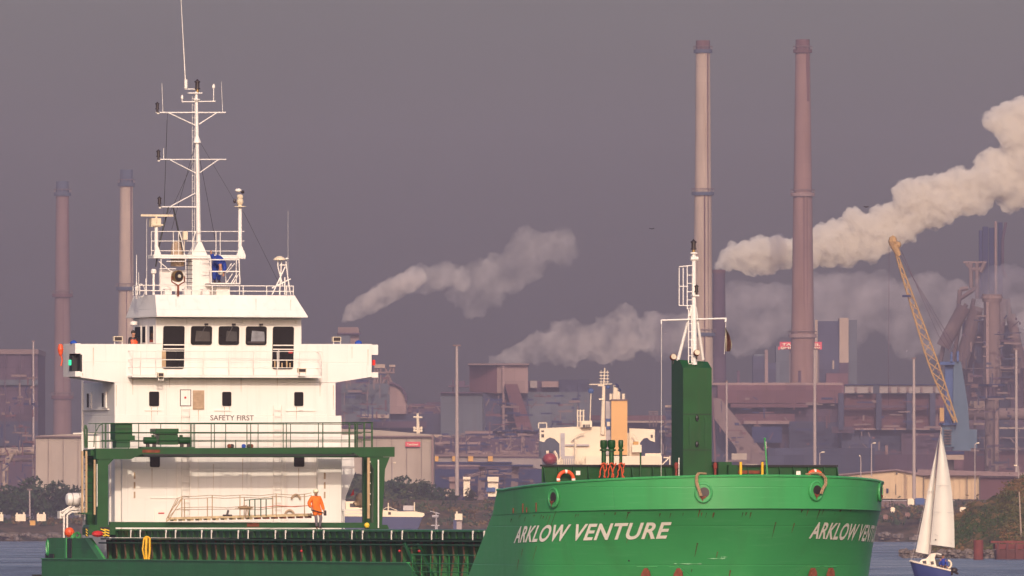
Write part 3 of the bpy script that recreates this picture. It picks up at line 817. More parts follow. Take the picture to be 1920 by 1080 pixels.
cl = MB(); cl.box(-.045, .0, -.05, .05, 0, .12); cl.box(-.05, -.01, -.018, .018, -.26, 0); clm = cl.mesh("cover_cleat", WHITE2)
while s < 61.5:
    for q in (-.75, .75):
        if s + q < .8: continue
        o = bpy.data.objects.new("cover_cleat", clm); COL.objects.link(o); o.parent = coam; o.location = (CP - .41, -(s + q), 4.33)
    s += cov_len
pp = MB(); pp.tube((CP - .55, -1, 3.85), (CP - .55, -61, 3.85), .035, n=6); pp.tube((CP - .9, -1, 2.95), (CP - .9, -61, 2.95), .014, n=5)
part("pipe_run", pp, COAM, coam)
# side bulwarks
bl = MB(); xb = -7.0; s9 = sq(765, xb); zb1 = zq(1052, 20, xb)
bl.prism([(xb, 6, DZ - .3), (xb, -s9 - 2.2, DZ - .3), (xb, -s9, zb1), (xb, 6, zb1)], (.05, 0, 0)); part("side_bulwark", bl, HULLD, ship)
c_ = MB(); c_.box(xb - .05, xb + .12, -s9 + .05, 6, zb1 + .002, zb1 + .05); part("bulwark_cap", c_, HULL, ship)
bl = MB(); bl.prism([(-xb, 6, DZ - .3), (-xb, -s9 - 2.2, DZ - .3), (-xb, -s9, zb1), (-xb, 6, zb1)], (-.05, 0, 0)); part("side_bulwark", bl, HULLD, ship)
# raised quarter bulwark at the stern, sloping down forward
sa, sb_, sc_ = sq(90, -6.0), sq(170, xb), sq(192, xb); zr = zq(1009, 0, xb)
def qb(s): return -stern_b(s) * 1.008
q_ = MB(); top = [(qb(s_), -s_, zr) for s_ in (-8.6, -7.5, -6.4, -5, -3, sb_)]; bot = [(qb(s_) if s_ < sb_ else xb, -s_, zb1 + .05) for s_ in (-8.6, -7.5, -6.4, -5, -3, sc_)]
q_.grid([top, bot]); q_.grid([[(x + .08, y, z) for x, y, z in top], [(x + .08, y, z) for x, y, z in bot]]); q_.grid([top, [(x + .08, y, z) for x, y, z in top]])
quarter = part("quarter_bulwark", q_, HULLD, ship)
q_ = MB(); q_.box(-5.9, 5.9, 8.5, 8.6, DZ, zr); part("transom_bulwark", q_, HULLD, ship)
q_ = MB(); q_.prism([(xb - .05, -sb_ - .0, zr + .02), (xb - .05, -sc_ - .35, zb1 + .05), (xb - .05, -sc_ + .5, zb1 + .05), (xb - .05, -sb_ + .85, zr + .02)], (.12, 0, 0)); part("sloping_end", q_, HULL, quarter)
for px in (92, 107):
    xx = xb; s_ = sq(px + 2, -6.7); p_ = MB(); p_.box(qb(s_) - .03, qb(s_) + .02, -s_ - .35, -s_ + .35, zq(1053, 0, xb) + .1, zq(1043, 0, xb) + .1); part("freeing_port", p_, BLACK, quarter)
s_ = sq(131, xb); p_ = MB(); p_.box(xb - .04, xb + .03, -s_ - .35, -s_ + .35, zb1 + .06, zr - .02); part("gap_shadow", p_, BLACK, quarter)
p_ = MB(); p_.box(xb - .08, xb + .0, -s_ + .36, -s_ + .6, zb1 + .06, zr); part("gap_frame", p_, HULL, quarter)
p_ = MB(); q0 = Vector((qb(-5) - .04, 5, 0)); p_.torus((qb(-5.3) - .05, 5.3, (zr + zb1) / 2 + .05), .32, .05, 'x', 16, 6, sx=.5); part("oval_fairlead", p_, HULL, quarter)
# sheer line below the bulwark cap
# forward break: sloped plate, stairs and open rails between the bulwark and the forecastle
rr = MB()
for z in (2.75, 3.1, 3.45): rr.tube((xb, -s9 - .5, z), (xb, -58.5, z), .022, n=5)
for i in range(7): rr.tube((xb, -s9 - .6 - i * 1.25, DZ), (xb, -s9 - .6 - i * 1.25, 3.45), .025, n=5)
part("side_railing", rr, HULLD, ship)
rr = MB(); rr.tube((xb + .3, -s9 + 1.4, 3.9), (xb + .3, -s9 - 1.6, 1.9), .07, n=6); rr.tube((xb + .9, -s9 + 1.4, 3.9), (xb + .9, -s9 - 1.6, 1.9), .07, n=6)
for i in range(8): rr.box(xb + .3, xb + .9, -s9 + 1.2 - i * .36, -s9 + 1.4 - i * .36, 3.7 - i * .24, 3.74 - i * .24)
part("deck_stairs", rr, DGREEN, ship)
for px in (565, 749, 786):
    k = MB(); s_ = sq(px, CP - .75); k.ball((CP - .75, -s_, zq(1033, s_)), .06, n=8); part("hose_box", k, REDP, ship)
# ================================================================ superstructure
def poly_front(pts, s, dep): return MB().prism([Q(px, py, s) for px, py in pts], (0, dep, 0))
xl, xr, xr2 = pq(215, 0), pq(629, 0), pq(640, 0); zm = zq(717, 0); z78 = zq(779, 0)
DEPTH = -sq(155, xl)
hs = MB(); hs.box(xl, xr, 0, DEPTH, z78, zm); hs.box(xl, xr2, -.02, DEPTH, DZ, z78)
house = part("superstructure", hs, WHITE, ship)
wg = MB(); wg.prism([Q(151, 645, 0), Q(697, 645, 0), Q(697, 706.5, 0), Q(629, 717, 0), Q(215, 717, 0), Q(151, 707.5, 0)], (0, 1.95, 0))
zt_w = zq(645, 0); xa, xb_ = pq(141, 0), pq(151, 0); xc, xd = pq(697, 0), pq(709, 0)
for (u0, u1, sgn) in ((xa, xb_, 0), (xc, xd, 1)):
    wg.box(u0, u1, 0, 1.95, zq(664, 0), zt_w - .001); wg.box(u0, u1, .95, 1.95, zq(697, 0), zq(664, 0)); wg.box(u0, u1, 0, 1.95, zq(707, 0), zq(697, 0))
wing = part("bridge_wing", wg, WHITE, ship)
for u0, u1, col, sd in ((xa, xb_, (.02, .9, .35), 0), (xc, xd, (.9, .03, .02), 1)):
    bx_ = MB(); bx_.box(u0 + (.03 if sd else .0), u1 - (.0 if sd else -.02) - (.0), .93, .945, zq(696.5, 0), zq(664.5, 0)); bx_.box(*((u1 - .001, u1 + .012) if not sd else (u0 - .012, u0 + .001)), .0, .94, zq(696.5, 0), zq(664.5, 0))
    if not sd: bx_.box(u1 - .02, u1 + .07, -.012, .94, zq(698, 0), zq(666, 0)); bx_.box(u0 - .012, u1, .45, .94, zq(696.5, 0), zq(667.5, 0))
    sb2 = part("sidelight_box", bx_, BLACK, wing)
    lm = mat("sidelight_lamp_%d" % sd, col, .3, emit=((.05, .8, .45) if not sd else (.8, .05, .03), .5 if not sd else .2))
    l_ = MB(); cc = Q(134 if not sd else 704, 680, 0) + Vector((0, .25, 0)); l_.lathe(cc, [(.05, -.12), (.07, -.1), (.07, .1), (.04, .13)], 10); part("sidelight", l_, lm, sb2)
# wheelhouse
INNER = [mat("dim_interior_%d" % i, c, .5, var=.3, scale=3) for i, c in enumerate(((.05, .04, .035), (.04, .035, .035), (.20, .20, .22)))]
xw0, xw1 = pq(292, 0), pq(565, 0); zw0, zw1 = zq(645, 0) - .002, zq(596, 0); wd = (xw0 - pq(245, 0)) * CT / ST
wh = MB(); wh.box(xw0, xw1, .004, wd, zw0, zw1); wheel = part("wheelhouse", wh, WHITE, ship)
# roof: flared eaves
def rect(pxl, pxr, py, s, back, z=None):
    a, b = Q(pxl, py, s), Q(pxr, py, s); zz = (a.z + b.z) / 2; return [(a.x, a.y, zz), (b.x, b.y, zz), (b.x, back, zz), (a.x, back, zz)]
lo = rect(296, 577, 592, .85, wd + .5); hi = rect(291, 554, 556, .12, wd - .2); hi2 = [(x * .995, y + .05, z + .07) for x, y, z in hi]
lo = [(x - (.05 if i in (0, 3) else 0), y, z) for i, (x, y, z) in enumerate(lo)]; lo0 = [(x, y, z - .06) for x, y, z in lo]
rf = MB(); rf.add(lo0 + lo + hi + hi2, [(0, 1, 5, 4), (1, 2, 6, 5), (2, 3, 7, 6), (3, 0, 4, 7), (4, 5, 9, 8), (5, 6, 10, 9), (6, 7, 11, 10), (7, 4, 8, 11), (8, 9, 13, 12), (9, 10, 14, 13), (10, 11, 15, 14), (11, 8, 12, 15), (12, 13, 14, 15), (3, 2, 1, 0)])
roof = part("wheelhouse_roof", rf, WHITE, ship); ZR = hi2[0][2]
def rrect(px0, py0, px1, py1, s, r, skew=0):
    x0_, x1_ = pq(px0, s), pq(px1, s); z0_, z1_ = zq(py1, s), zq(py0, s); out = []
    for cx, cz, a0 in ((x1_ - r, z1_ - r, 0), (x0_ + r, z1_ - r, 90), (x0_ + r, z0_ + r, 180), (x1_ - r, z0_ + r, 270)):
        for k in range(4):
            t = radians(a0 + 30 * k); zz = cz + r * sin(t); out.append(Vector((cx + r * cos(t) + skew * (z1_ - zz), -s, zz)))
    return out
def window(px0, py0, px1, py1, s, par, r=.09, fr_=2.0, skew=0, name="window"):
    f = MB(); f.prism(rrect(px0 - fr_, py0 - fr_, px1 + fr_, py1 + fr_, s + .025, r + .03, skew), (0, .03, 0)); w = part(name, f, WHITE2, par)
    g_ = MB(); g_.prism(rrect(px0, py0, px1, py1, s + .037, r, skew), (0, .02, 0)); part("pane", g_, GLASS, w)
    rim = MB(); o1 = rrect(px0 - .4, py0 - .4, px1 + .4, py1 + .4, s + .045, r, skew); rim.path(o1 + o1[:1], .014, 5); part("gasket", rim, BLACK, w)
    return w
for (a, b, y1) in ((307, 345.5, 691), (359, 397, 646), (411, 448, 646), (462, 499.5, 646), (512.5, 550.5, 691)):
    w_ = window(a, 612.5, b, y1, 0, wheel, skew=-.02)
    if y1 > 650:
        for yy in (676, 655): pass
        b_ = MB()
        for yy in (647, 654.5): b_.box(pq(a - .5, .06), pq(b + .5, .06), -.075, -.05, zq(yy + 1, .06), zq(yy - 1, .06))
        b_.box(pq(a - .5, .06), pq(b + .5, .06), -.075, -.05, zq(675.5, .06), zq(674, .06))
        if a > 500: b_.box(pq(522, .06), pq(523.4, .06), -.075, -.05, zq(690, .06), zq(656, .06))
        part("glazing_bar", b_, WHITE2, w_)
        it = MB()
        if a > 500:
            for q in (0, 4, 9, 15, 19): it.box(pq(514 + q * 1.5, .06), pq(516.5 + q * 1.5, .06), -.062, -.058, zq(689, .06), zq(676 + (q % 5), .06))
            part("shelf_items", it, TANM, w_)
            rd = MB(); rd.box(pq(541, .06), pq(549, .06), -.062, -.058, zq(662, .06), zq(657, .06)); part("red_box_inside", rd, REDP, w_)
        else: it.box(pq(303.5, .06), pq(311, .06), -.062, -.058, zq(690, .06), zq(657, .06)); part("curtain_inside", it, TANM, w_)
    elif a < 500:
        wi = MB()
        if a < 460: wi.tube(Q((a + b) / 2 + 9, 608, .12), Q((a + b) / 2 - 4, 634, .1), .018, n=5)
        wi.box(*sorted((pq((a + b) / 2 + 6, .1), pq((a + b) / 2 + 12, .1))), -.14, -.03, zq(610, .1), zq(606.5, .1)); part("wiper", wi, SOOT, w_)
    if 350 < a < 500:
        vt = MB(); fa = (.1, .25, .15)[(a - 355) // 50]; vt.prism([Q(a + 3 + (b - a) * fa, 640, .055), Q(b - 3, 640, .055), Q(b - 4, 622, .055), Q(a + 5 + (b - a) * fa, 620, .055)], (0, .002, 0)); part("far_window_seen_through", vt, INNER[(a - 355) // 50], w_)
    if 462 <= a < 470:
        it = MB(); it.prism([Q(464, 640, .06), Q(496, 640, .06), Q(496, 644, .06), Q(464, 644, .06)], (0, .002, 0)); part("console_inside", it, SOOT, w_)
for px in (303, 352, 404, 456, 508, 556):
    k = MB(); fbox(k, px - 1.2, 600, px + 1.2, 606, .04, .05); part("bolt_cover", k, WHITE2, wheel)
# starboard side windows of the wheelhouse, in shade
for s0_, s1_ in ((-.25, -.95), (-1.5, -2.1), (-2.3, -3.3)):
    f = MB(); f.box(xw0 - .03, xw0 + .0, -s0_, -s1_, zq(644, 0), zq(610, 0)); w_ = part("side_window", f, WHITE2, wheel)
    f = MB(); f.box(xw0 - .036, xw0 - .029, -s0_ + .06, -s1_ - .06, zq(642, 0), zq(612, 0)); part("pane", f, GLASS, w_)
k = MB(); c0 = Vector((xw0 - .28, 2.6, zq(605, 0))); k.lathe(c0, [(.05, .1), (.17, .06), (.17, -.08), (.12, -.1)], 12); part("deck_light", k, WHITE2, wheel)
# small square windows of the accommodation
for (a, y0, b, y1) in ((280.5, 735.5, 297.5, 761), (417.5, 735.5, 433, 760.5), (552.5, 735.5, 568, 760), (282, 848, 299, 875), (552, 848, 570, 874)): window(a, y0, b, y1, 0, house, .05, 1.6, name="porthole_window")
for a in (272, 402, 536, 560):
    b_ = MB(); fbox(b_, a, 769, a + 32, 770.5, .05, .06); part("rain_ledge", b_, WHITE2, house)
dr = MB(); fbox(dr, 337.5, 730.5, 358.5, 762, .015, .02); d_ = part("fire_locker", dr, BLACK, house); dr = MB(); fbox(dr, 339, 732, 357, 760.5, .04, .03); part("locker_door", dr, WHITE, d_)
dr = MB(); dr.lathe(Q(347.5, 745.5, .045), [(.055, 0), (.05, -.015)], 10, 'y'); part("red_emblem", dr, REDP, d_)
LOUV = mat("tan_louvre", (.42, .30, .20), .8, var=.15, scale=6)
dr = MB(); fbox(dr, 362, 732, 383, 768, .05, .05); lv = part("vent_louvre", dr, LOUV, house)
for i in range(9): b_ = MB(); fbox(b_, 363, 736 + i * 3.5, 382, 737.6 + i * 3.5, .075, .03); part("slat", b_, LOUV, lv)
part("safety_sign", flat_text("SAFETY FIRST", Q(394.5, 788.2, .03), pq(476, .03) - pq(394.5, .03), .235, bold=.004), TEXTB, house)
# platform below the windows with railing and floodlights
pf = MB(); fbox(pf, 248, 704.5, 604, 708, .75, .75); plat = part("window_platform", pf, WHITE, ship)
r_ = MB(); x0_, x1_ = pq(249, .73), pq(604, .73); zp = zq(705, .73)
for z in (.38, .72, 1.12): r_.path([(x0_, 0, zp + z), (x0_, -.73, zp + z), (x1_, -.73, zp + z), (x1_, 0, zp + z)], .016, 5)
for px in (249, 264, 293, 382, 430, 476, 520, 562, 604): r_.tube((pq(px, .73), -.73, zp), (pq(px, .73), -.73, zp + 1.12), .02, n=6)
part("railing", r_, WHITE2, plat)
def boxlamp(px, py, s, par, wpx=14, hpx=9):
    b_ = MB(); fbox(b_, px - wpx / 2, py - hpx / 2, px + wpx / 2, py + hpx / 2, s, .22); L = part("floodlight", b_, CREAM, par)
    g_ = MB(); fbox(g_, px - wpx / 2 + 1.2, py - hpx / 2 + 1.2, px + wpx / 2 - 1.2, py + hpx / 2 - 1.2, s + .015, .02); part("lamp_glass", g_, SOOT, L)
    q_ = MB(); q_.path([Q(px - wpx / 2 + 1, py + hpx / 2 + 6, s - .1), Q(px - wpx / 2 + 1, py + hpx / 2 - 1, s - .1)], .02, 5); q_.path([Q(px + wpx / 2 - 1, py + hpx / 2 + 6, s - .1), Q(px + wpx / 2 - 1, py + hpx / 2 - 1, s - .1)], .02, 5); q_.box(pq(px - wpx / 2 + 1, s), pq(px + wpx / 2 - 1, s), -s + .05, -s + .15, zq(py + hpx / 2 + 6.5, s), zq(py + hpx / 2 + 5.3, s)); part("bracket", q_, WHITE2, L)
    return L
boxlamp(302, 703, .98, plat, 11, 8); boxlamp(567, 694, .98, plat, 15, 8)
boxlamp(222, 636, -.3, wing, 16, 9); boxlamp(632, 635, -.3, wing, 15, 9)
for px in (138, 672):
    c_ = MB(); q = Q(px, 645, -.6); c_.lathe(q, [(.15, 0), (.17, .05), (.15, .1), (.09, .14), (.03, .17)], 10); part("covered_compass", c_, BLUEC, wing, "blue canvas covered instrument on the wing")
# starboard side wall windows, in shade
for px in (168, 196):
    s_ = sq(px, xl); f = MB(); f.box(xl - .05, xl, -s_ - .35, -s_ + .3, zq(765, 0), zq(735, 0)); w_ = part("side_window", f, WHITE2, house)
    f = MB(); f.box(xl - .058, xl - .049, -s_ - .05, -s_ + .26, zq(763, 0), zq(737, 0)); part("pane", f, GLASS, w_)
lg = MB(); lg.box(xl - .08, xl, .9, DEPTH - .2, zq(768, 0) - .02, zq(768, 0) + .03); part("rain_ledge", lg, WHITE2, house)
pl = MB(); pl.tube((xl - .03, DEPTH - .05, 8), (xl - .03, DEPTH - .05, zq(712, 0)), .05); part("corner_pipe", pl, WHITE2, house)
# lower projecting casings, gauge boards, tall ladders
for a, b, y0, sd in ((229, 247, 862, .25), (596, 640, 836, .32)):
    c_ = MB(); fbox(c_, a, y0, b, 992, sd, sd - .03); part("casing", c_, WHITE, house)
for px, y0, y1, s_ in ((252.5, 886, 948, .02), (609, 886, 940, .33)):
    for i in range(3): c_ = MB(); fbox(c_, px - 1.4, y0 + i * 18, px + 1.4, y0 + i * 18 + 12, s_ + .03, .03); part("draught_gauge", c_, LOUV, house)
def ladder(mb, px, y0, y1, s, w=.38, stand=.16, step=.30, r=.018):
    x = pq(px, s + stand); z0, z1 = zq(y1, s), zq(y0, s)
    for q in (-w / 2, w / 2): mb.box(x + q - .02, x + q + .02, -s - stand - .02, -s - stand + .02, z0, z1)
    z = z0 + .15
    while z < z1: mb.tube((x - w / 2, -s - stand, z), (x + w / 2, -s - stand, z), r * .8, n=5); z += step
    for z in (z0 + .5, (z0 + z1) / 2, z1 - .4):
        for q in (-w / 2, w / 2): mb.tube((x + q, -s - stand, z), (x + q, -s, z), .015, n=4)
for px, y0, y1 in ((349, 765, 985), (521, 760, 985)):
    l_ = MB(); ladder(l_, px, y0, y1, .02); part("wall_ladder", l_, WHITE2, house)
for px in (332, 372, 471, 535):
    c_ = MB(); c_.tube(Q(px, 985, .05), Q(px, 790 if px < 400 else 850, .05), .018, n=5); part("conduit", c_, WHITE2, house)
dr = MB(); fbox(dr, 290, 955, 312, 981, .06, .06); k_ = part("locker", dr, WHITE2, house); dr = MB(); fbox(dr, 297, 961, 308, 963.5, .075, .02); part("red_label", dr, REDP, k_)
hl = MB(); fbox(hl, 282, 933, 340, 934.5, .06, .05); part("pipe_ledge", hl, WHITE2, house)
# after deckhouse block seen either side behind the gantry legs
ah = MB(); ah.box(pq(205, -.6), xl, .6, 4.0, DZ, zq(795, 0)); part("side_casing", ah, WHITE, ship)
WEEP = mat("rust_weep", (.42, .30, .19), .7, var=.4, scale=5)
for px, y0, ln, w_ in ((284, 764, 26, 1.2), (295, 764, 14, .9), (421, 763, 20, 1.1), (430, 763, 9, .8), (556, 763, 24, 1.1), (341, 763, 12, 1), (372, 769, 22, 1.4), (249, 710, 30, 1.2), (318, 709, 18, .9), (452, 709, 26, 1), (520, 709, 16, .9), (600, 709, 34, 1.2), (218, 722, 40, 1.1), (625, 722, 46, 1.2), (480, 560, 22, .9), (330, 560, 16, .8), (545, 562, 20, .9), (155, 700, 6, 1), (690, 655, 30, 1.1), (175, 652, 34, 1), (660, 650, 22, .9), (285, 878, 40, 1.2), (560, 878, 44, 1.2), (455, 860, 60, 1), (400, 870, 50, .9)):
    s_ = .01 if y0 > 600 else None
    if s_ is None:
        f = (y0 - 556) / 36; s_ = .12 + .73 * f; s2 = .12 + .73 * (y0 + ln - 556) / 36
    else: s2 = s_
    a, b, c, d = Q(px - w_ / 2, y0, s_ + .012), Q(px + w_ / 2, y0, s_ + .012), Q(px + w_ * .2, y0 + ln, s2 + .012), Q(px - w_ * .15, y0 + ln, s2 + .012)
    k = MB(); k.add([a, b, c, d], [(0, 1, 2, 3)]); part("rust_weep", k, WEEP, house if y0 > 600 else roof)
# flared side plate on the port side
sp_ = MB(); sp_.prism([Q(641, 842, -1.2), Q(663, 846, -1.2), Q(665, 888, -1.2), Q(648, 932, -1.2), Q(645, 990, -1.2), Q(641, 990, -1.2)], (0, .08, 0)); part("wing_plate", sp_, WHITE, ship)
fl_ = MB(); fl_.prism([Q(663, 917, -1.1), Q(664, 928, -1.1), Q(657, 930, -1.1)], (0, .02, 0)); part("red_corner_mark", fl_, REDP, ship)
gr = MB(); fbox(gr, 641, 955, 690, 957.5, -1.0, .1); fbox(gr, 645, 962, 690, 963.5, -1.0, .1); gr.tube(Q(645, 992, -1.0), Q(645, 955, -1.0), .03); part("stern_rail", gr, WHITE2, ship)
wn_ = MB(); q = Q(676, 938, -1.5); wn_.ball(q, .32, .8, 1, 1.1, 12); wn_.tube(q, q + Vector((-.3, 0, -.2)), .12, n=8); part("ventilation_cowl", wn_, LOUV, ship, smooth=True)
# port side box behind gantry rails
bx2 = MB(); fbox(bx2, 641, 815, 666, 846, -1.5, 2.5); part("side_casing", bx2, WHITE, ship)
bx3 = MB(); fbox(bx3, 165, 818, 215, 842, -2.2, .4); part("side_casing", bx3, WHITE, ship)
tb = MB(); tb.tube(Q(137, 813, -2.5), Q(200, 812, -2.5), .035, n=6); tb.ball(Q(189, 810, -2.5), .09, n=8); part("boat_davit_arm", tb, WHITE2, ship)

# ---- monkey island, mast, radar
rl_ = MB(); zz = ZR
fr_ln = [Q(250, 553, -2.0), Q(262, 553, -.2), Q(290, 553, .1), Q(550, 553, .1), Q(548, 553, -2.4)]
for h in (.18, .42): rl_.path([Vector((p.x, p.y, zz + h)) for p in fr_ln], .022, 6)
for px in (262, 303, 330, 347, 398, 449, 456, 500, 525, 537, 550):
    q = Q(px, 553, .1 if px > 280 else -.2); rl_.tube((q.x, q.y, zz), (q.x, q.y, zz + .42), .022, n=6)
for s_ in (-.6, -1.2, -2): q = Q(258 - (-s_ - .6) * 6, 553, s_); rl_.tube((q.x, q.y, zz), (q.x, q.y, zz + .42), .02, n=6)
part("roof_railing", rl_, WHITE2, ship)
MS = -1.0
T = lambda px, py, s=MS: Q(px, py, s)
ms = MB()
ms.prism([T(360, 553), T(360, 476), T(372, 454), T(378, 454), T(388, 476), T(397, 505), T(397, 553)], (0, .7, 0)); mast = part("radar_mast", ms, WHITE, ship)
ps = MB(); ps.tube(T(372.5, 470, MS - .3), T(369.5, 262, MS - .3), .115, .085, 14); ps.tube(T(369.5, 262, MS - .3), T(368, 172, MS - .3), .085, .065, 14); ps.lathe(T(369.5, 268, MS - .3), [(.18, 0), (.18, .05), (.08, .3)], 12); ps.lathe(T(368.5, 192, MS - .3), [(.06, 0), (.17, .12), (.17, .16)], 12)
part("mast_pole", ps, WHITE, mast, smooth=True)
ca = MB(); M3 = MS - .3
for a, b, r in (((292, 211), (423, 211), .03), ((315, 211), (366, 235), .026), ((407, 211), (373, 233), .026), ((300, 299), (424, 299), .026), ((317, 299), (368, 325), .024), ((410, 299), (374, 324), .024),
                ((300, 388), (368, 388), .03), ((320, 387), (366, 362), .024), ((341, 191), (404, 190), .028), ((346, 167), (368, 167), .025)):
    ca.tube(T(*a, M3), T(*b, M3), r, n=6)
ca.box(pq(352, M3), pq(378, M3), -M3 - .12, -M3 + .12, zq(176, M3), zq(174, M3)); part("yard_arms", ca, WHITE, mast)
ld = MB()
for px in (360.5, 364.5): ld.tube(T(px, 470, M3 - .15), T(px, 180, M3 - .15), .011, n=4)
for i in range(24): ld.tube(T(360.5, 185 + i * 12, M3 - .15), T(364.5, 185 + i * 12, M3 - .15), .009, n=4)
part("mast_ladder", ld, WHITE2, mast)
for px, py in ((295, 210), (297, 299), (299, 387)): 
    lantern(px, py, M3, mast, .85, SOOT); b_ = MB(); b_.lathe(T(px + 1, py + 4, M3), [(.05, 0), (.07, .06), (.1, .08)], 10); part("lamp_foot", b_, WHITE2, mast)
lantern(370, 174, M3, mast, 1.15)
wa = MB(); wa.tube(T(348.5, 166, M3), T(348.5, 149, M3), .075, n=10); wa.tube(T(347.5, 150, M3), T(339, -8, M3), .026, .012, 6); part("whip_antenna", wa, WHITE2, mast)
for a, b, r in (((305.5, 211), (303.5, 156), .013), ((417.5, 210), (415, 153), .012), ((307, 299), (306.5, 278), .02)):
    wa = MB(); wa.tube(T(*a, M3), T(*b, M3), r, r * .6, 6); part("whip_antenna", wa, WHITE2, mast)
for px, y0, y1, r in ((341.5, 190, 178, .06), (400.5, 189, 158, .07)):
    d_ = MB(); d_.tube(T(px, y0, M3), T(px, y1 + 8, M3), .02, n=6); q = T(px, y1 + 8, M3); d_.lathe(q, [(r * .7, 0), (r, .03), (r * .9, .12), (r * .4, .2)], 10); part("antenna_dome", d_, WHITE2, mast)
wr = MB()
for a, b, r in (((366, 270), (322, 430), .012), ((364, 300), (318, 400), .012), ((375, 300), (404, 452), .012), ((376, 268), (437, 372), .008), ((437, 372), (458, 400), .008), ((458, 400), (520, 525), .010), ((314, 212), (308, 388), .010), ((313, 225), (306, 430), .006)):
    wr.tube(T(*a, M3), T(*b, M3), r, n=4)
part("stay_wires", wr, BLACK, mast)
ch = MB()
for a, b in (((316, 388), (300, 452)), ((325, 390), (336, 440)), ((336, 440), (345, 478)), ((300, 452), (292, 500))): ch.tube(T(*a, M3), T(*b, M3), .035, n=6)
part("cable_bundle", ch, BLACK, mast)
# radar platform
rp = MB(); fbox(rp, 288, 478, 460, 485, MS + .1, .9); part("mast_platform", rp, WHITE, mast)
for px, top, sd in ((293, 425, 0), (450, 385, 1)):
    c_ = MB(); c_.tube(T(px, 480), T(px, top), .09, .085, 12); x = T(px, 478)
    c_.prism([T(px - 7 if sd else px - 5, 484), T(px - 7 if sd else px - 5, 478), T(px - 2.5, 462), T(px + 2.5, 462), T(px + 9 if sd else px + 8, 478), T(px + 9 if sd else px + 8, 484)], (0, -.12, 0)); part("radar_post", c_, WHITE, mast)
q = MB(); fbox(q, 284, 410, 302, 426, MS + .12, .4); fbox(q, 287, 421, 306, 424, MS + .2, .5); q.tube(T(293, 410), T(293, 405), .06); rd = part("radar_gearbox", q, CREAM, mast)
q = MB(); q.box(pq(264, MS), pq(324, MS), -MS - .07, -MS + .07, zq(407, MS), zq(403, MS)); part("radar_scanner", q, CREAM, rd)
q = MB(); q.lathe(T(450, 388), [(.28, 0), (.28, .03), (.09, .04), (.09, .1), (.13, .14), (.16, .26), (.12, .36), (.14, .42), (.14, .5), (.1, .56)], 14); part("search_camera", q, CREAM, mast, smooth=True)
q = MB(); q.ball(T(447, 357), .13, 1.2, 1, .7, 10); part("antenna_dome", q, WHITE2, mast); q = MB(); q.ball(T(455, 360), .1, .9, 1, .8, 8); q.ball(T(440, 377), .09, .8, .8, 1.2, 8); part("horn", q, SOOT, mast)
rl_ = MB()
for a, b in (((284, 434), (458, 434)), ((284, 452), (458, 452)), ((284, 470), (458, 471))): rl_.tube(T(*a), T(*b), .018, n=5)
for px in (284, 325, 335, 405, 413): rl_.tube(T(px, 480), T(px, 434), .018, n=5)
rl_.path([T(336, 434), T(341, 450), T(347, 484)], .03, 6); rl_.path([T(367, 434), T(362, 450), T(361, 480)], .025, 6); part("platform_railing", rl_, WHITE2, mast)
bs = MB()
for a, b in (((298, 490), (324, 512)), ((395, 487), (448, 487)), ((395, 509), (448, 509)), ((395, 532), (450, 532)), ((448, 486), (450, 532)), ((443, 486), (443, 532)), ((434, 494), (422, 512)), ((440, 494), (425, 512)), ((425, 530), (436, 513)), ((437, 532), (448, 513)), ((433, 532), (443, 515)), ((421, 487), (424, 532)),
             ((302, 485), (302, 553)), ((312, 490), (348, 490)), ((348, 485), (350, 553)), ((380, 488), (395, 488)), ((380, 510), (395, 510)), ((299, 504), (330, 504))): bs.tube(T(*a, MS + .35), T(*b, MS + .35), .022, n=6)
for a, b in (((393, 487), (448, 487)), ((395, 509), (448, 509)), ((395, 532), (450, 532)), ((448, 487), (450, 532)), ((395, 487), (396, 532))): bs.tube(T(*a, .06), T(*b, .06), .028, n=6)
for py in (487, 509, 532): bs.tube(T(448, py, .06), T(448, py, MS + .35), .02, n=5)
bs.box(pq(395, 0), pq(450, 0), -.05, .9, zq(533, 0), zq(530.5, 0)); part("service_basket", bs, WHITE2, mast)
rg = MB()
for i in range(6): rg.tube(T(348, 510 + i * 8 - 20, MS + .36), T(361, 510 + i * 8 - 20, MS + .36), .016, n=5)
part("rungs", rg, SOOT, mast)
for px, y0, y1, r in ((406, 540, 553, .5),):
    b_ = MB(); fbox(b_, 406, 538, 431, 553, MS + .6, .6); part("roof_locker", b_, WHITE, mast)
fn = MB(); fbox(fn, 344, 434, 352, 450, MS + .4, .2); fn.tube(T(346, 450, MS + .3), T(345, 470, MS + .3), .02); part("junction_box", fn, CREAM, mast)
fn = MB(); fn.lathe(T(333, 485, MS - .9), [(.32, -.35), (.32, .3), (.26, .7), (.2, .78)], 14); part("satellite_dome", fn, LOUV, mast)
fn = MB(); fbox(fn, 299, 507, 350, 545, MS - 1.2, .1); part("funnel_screen", fn, WHITE, mast)
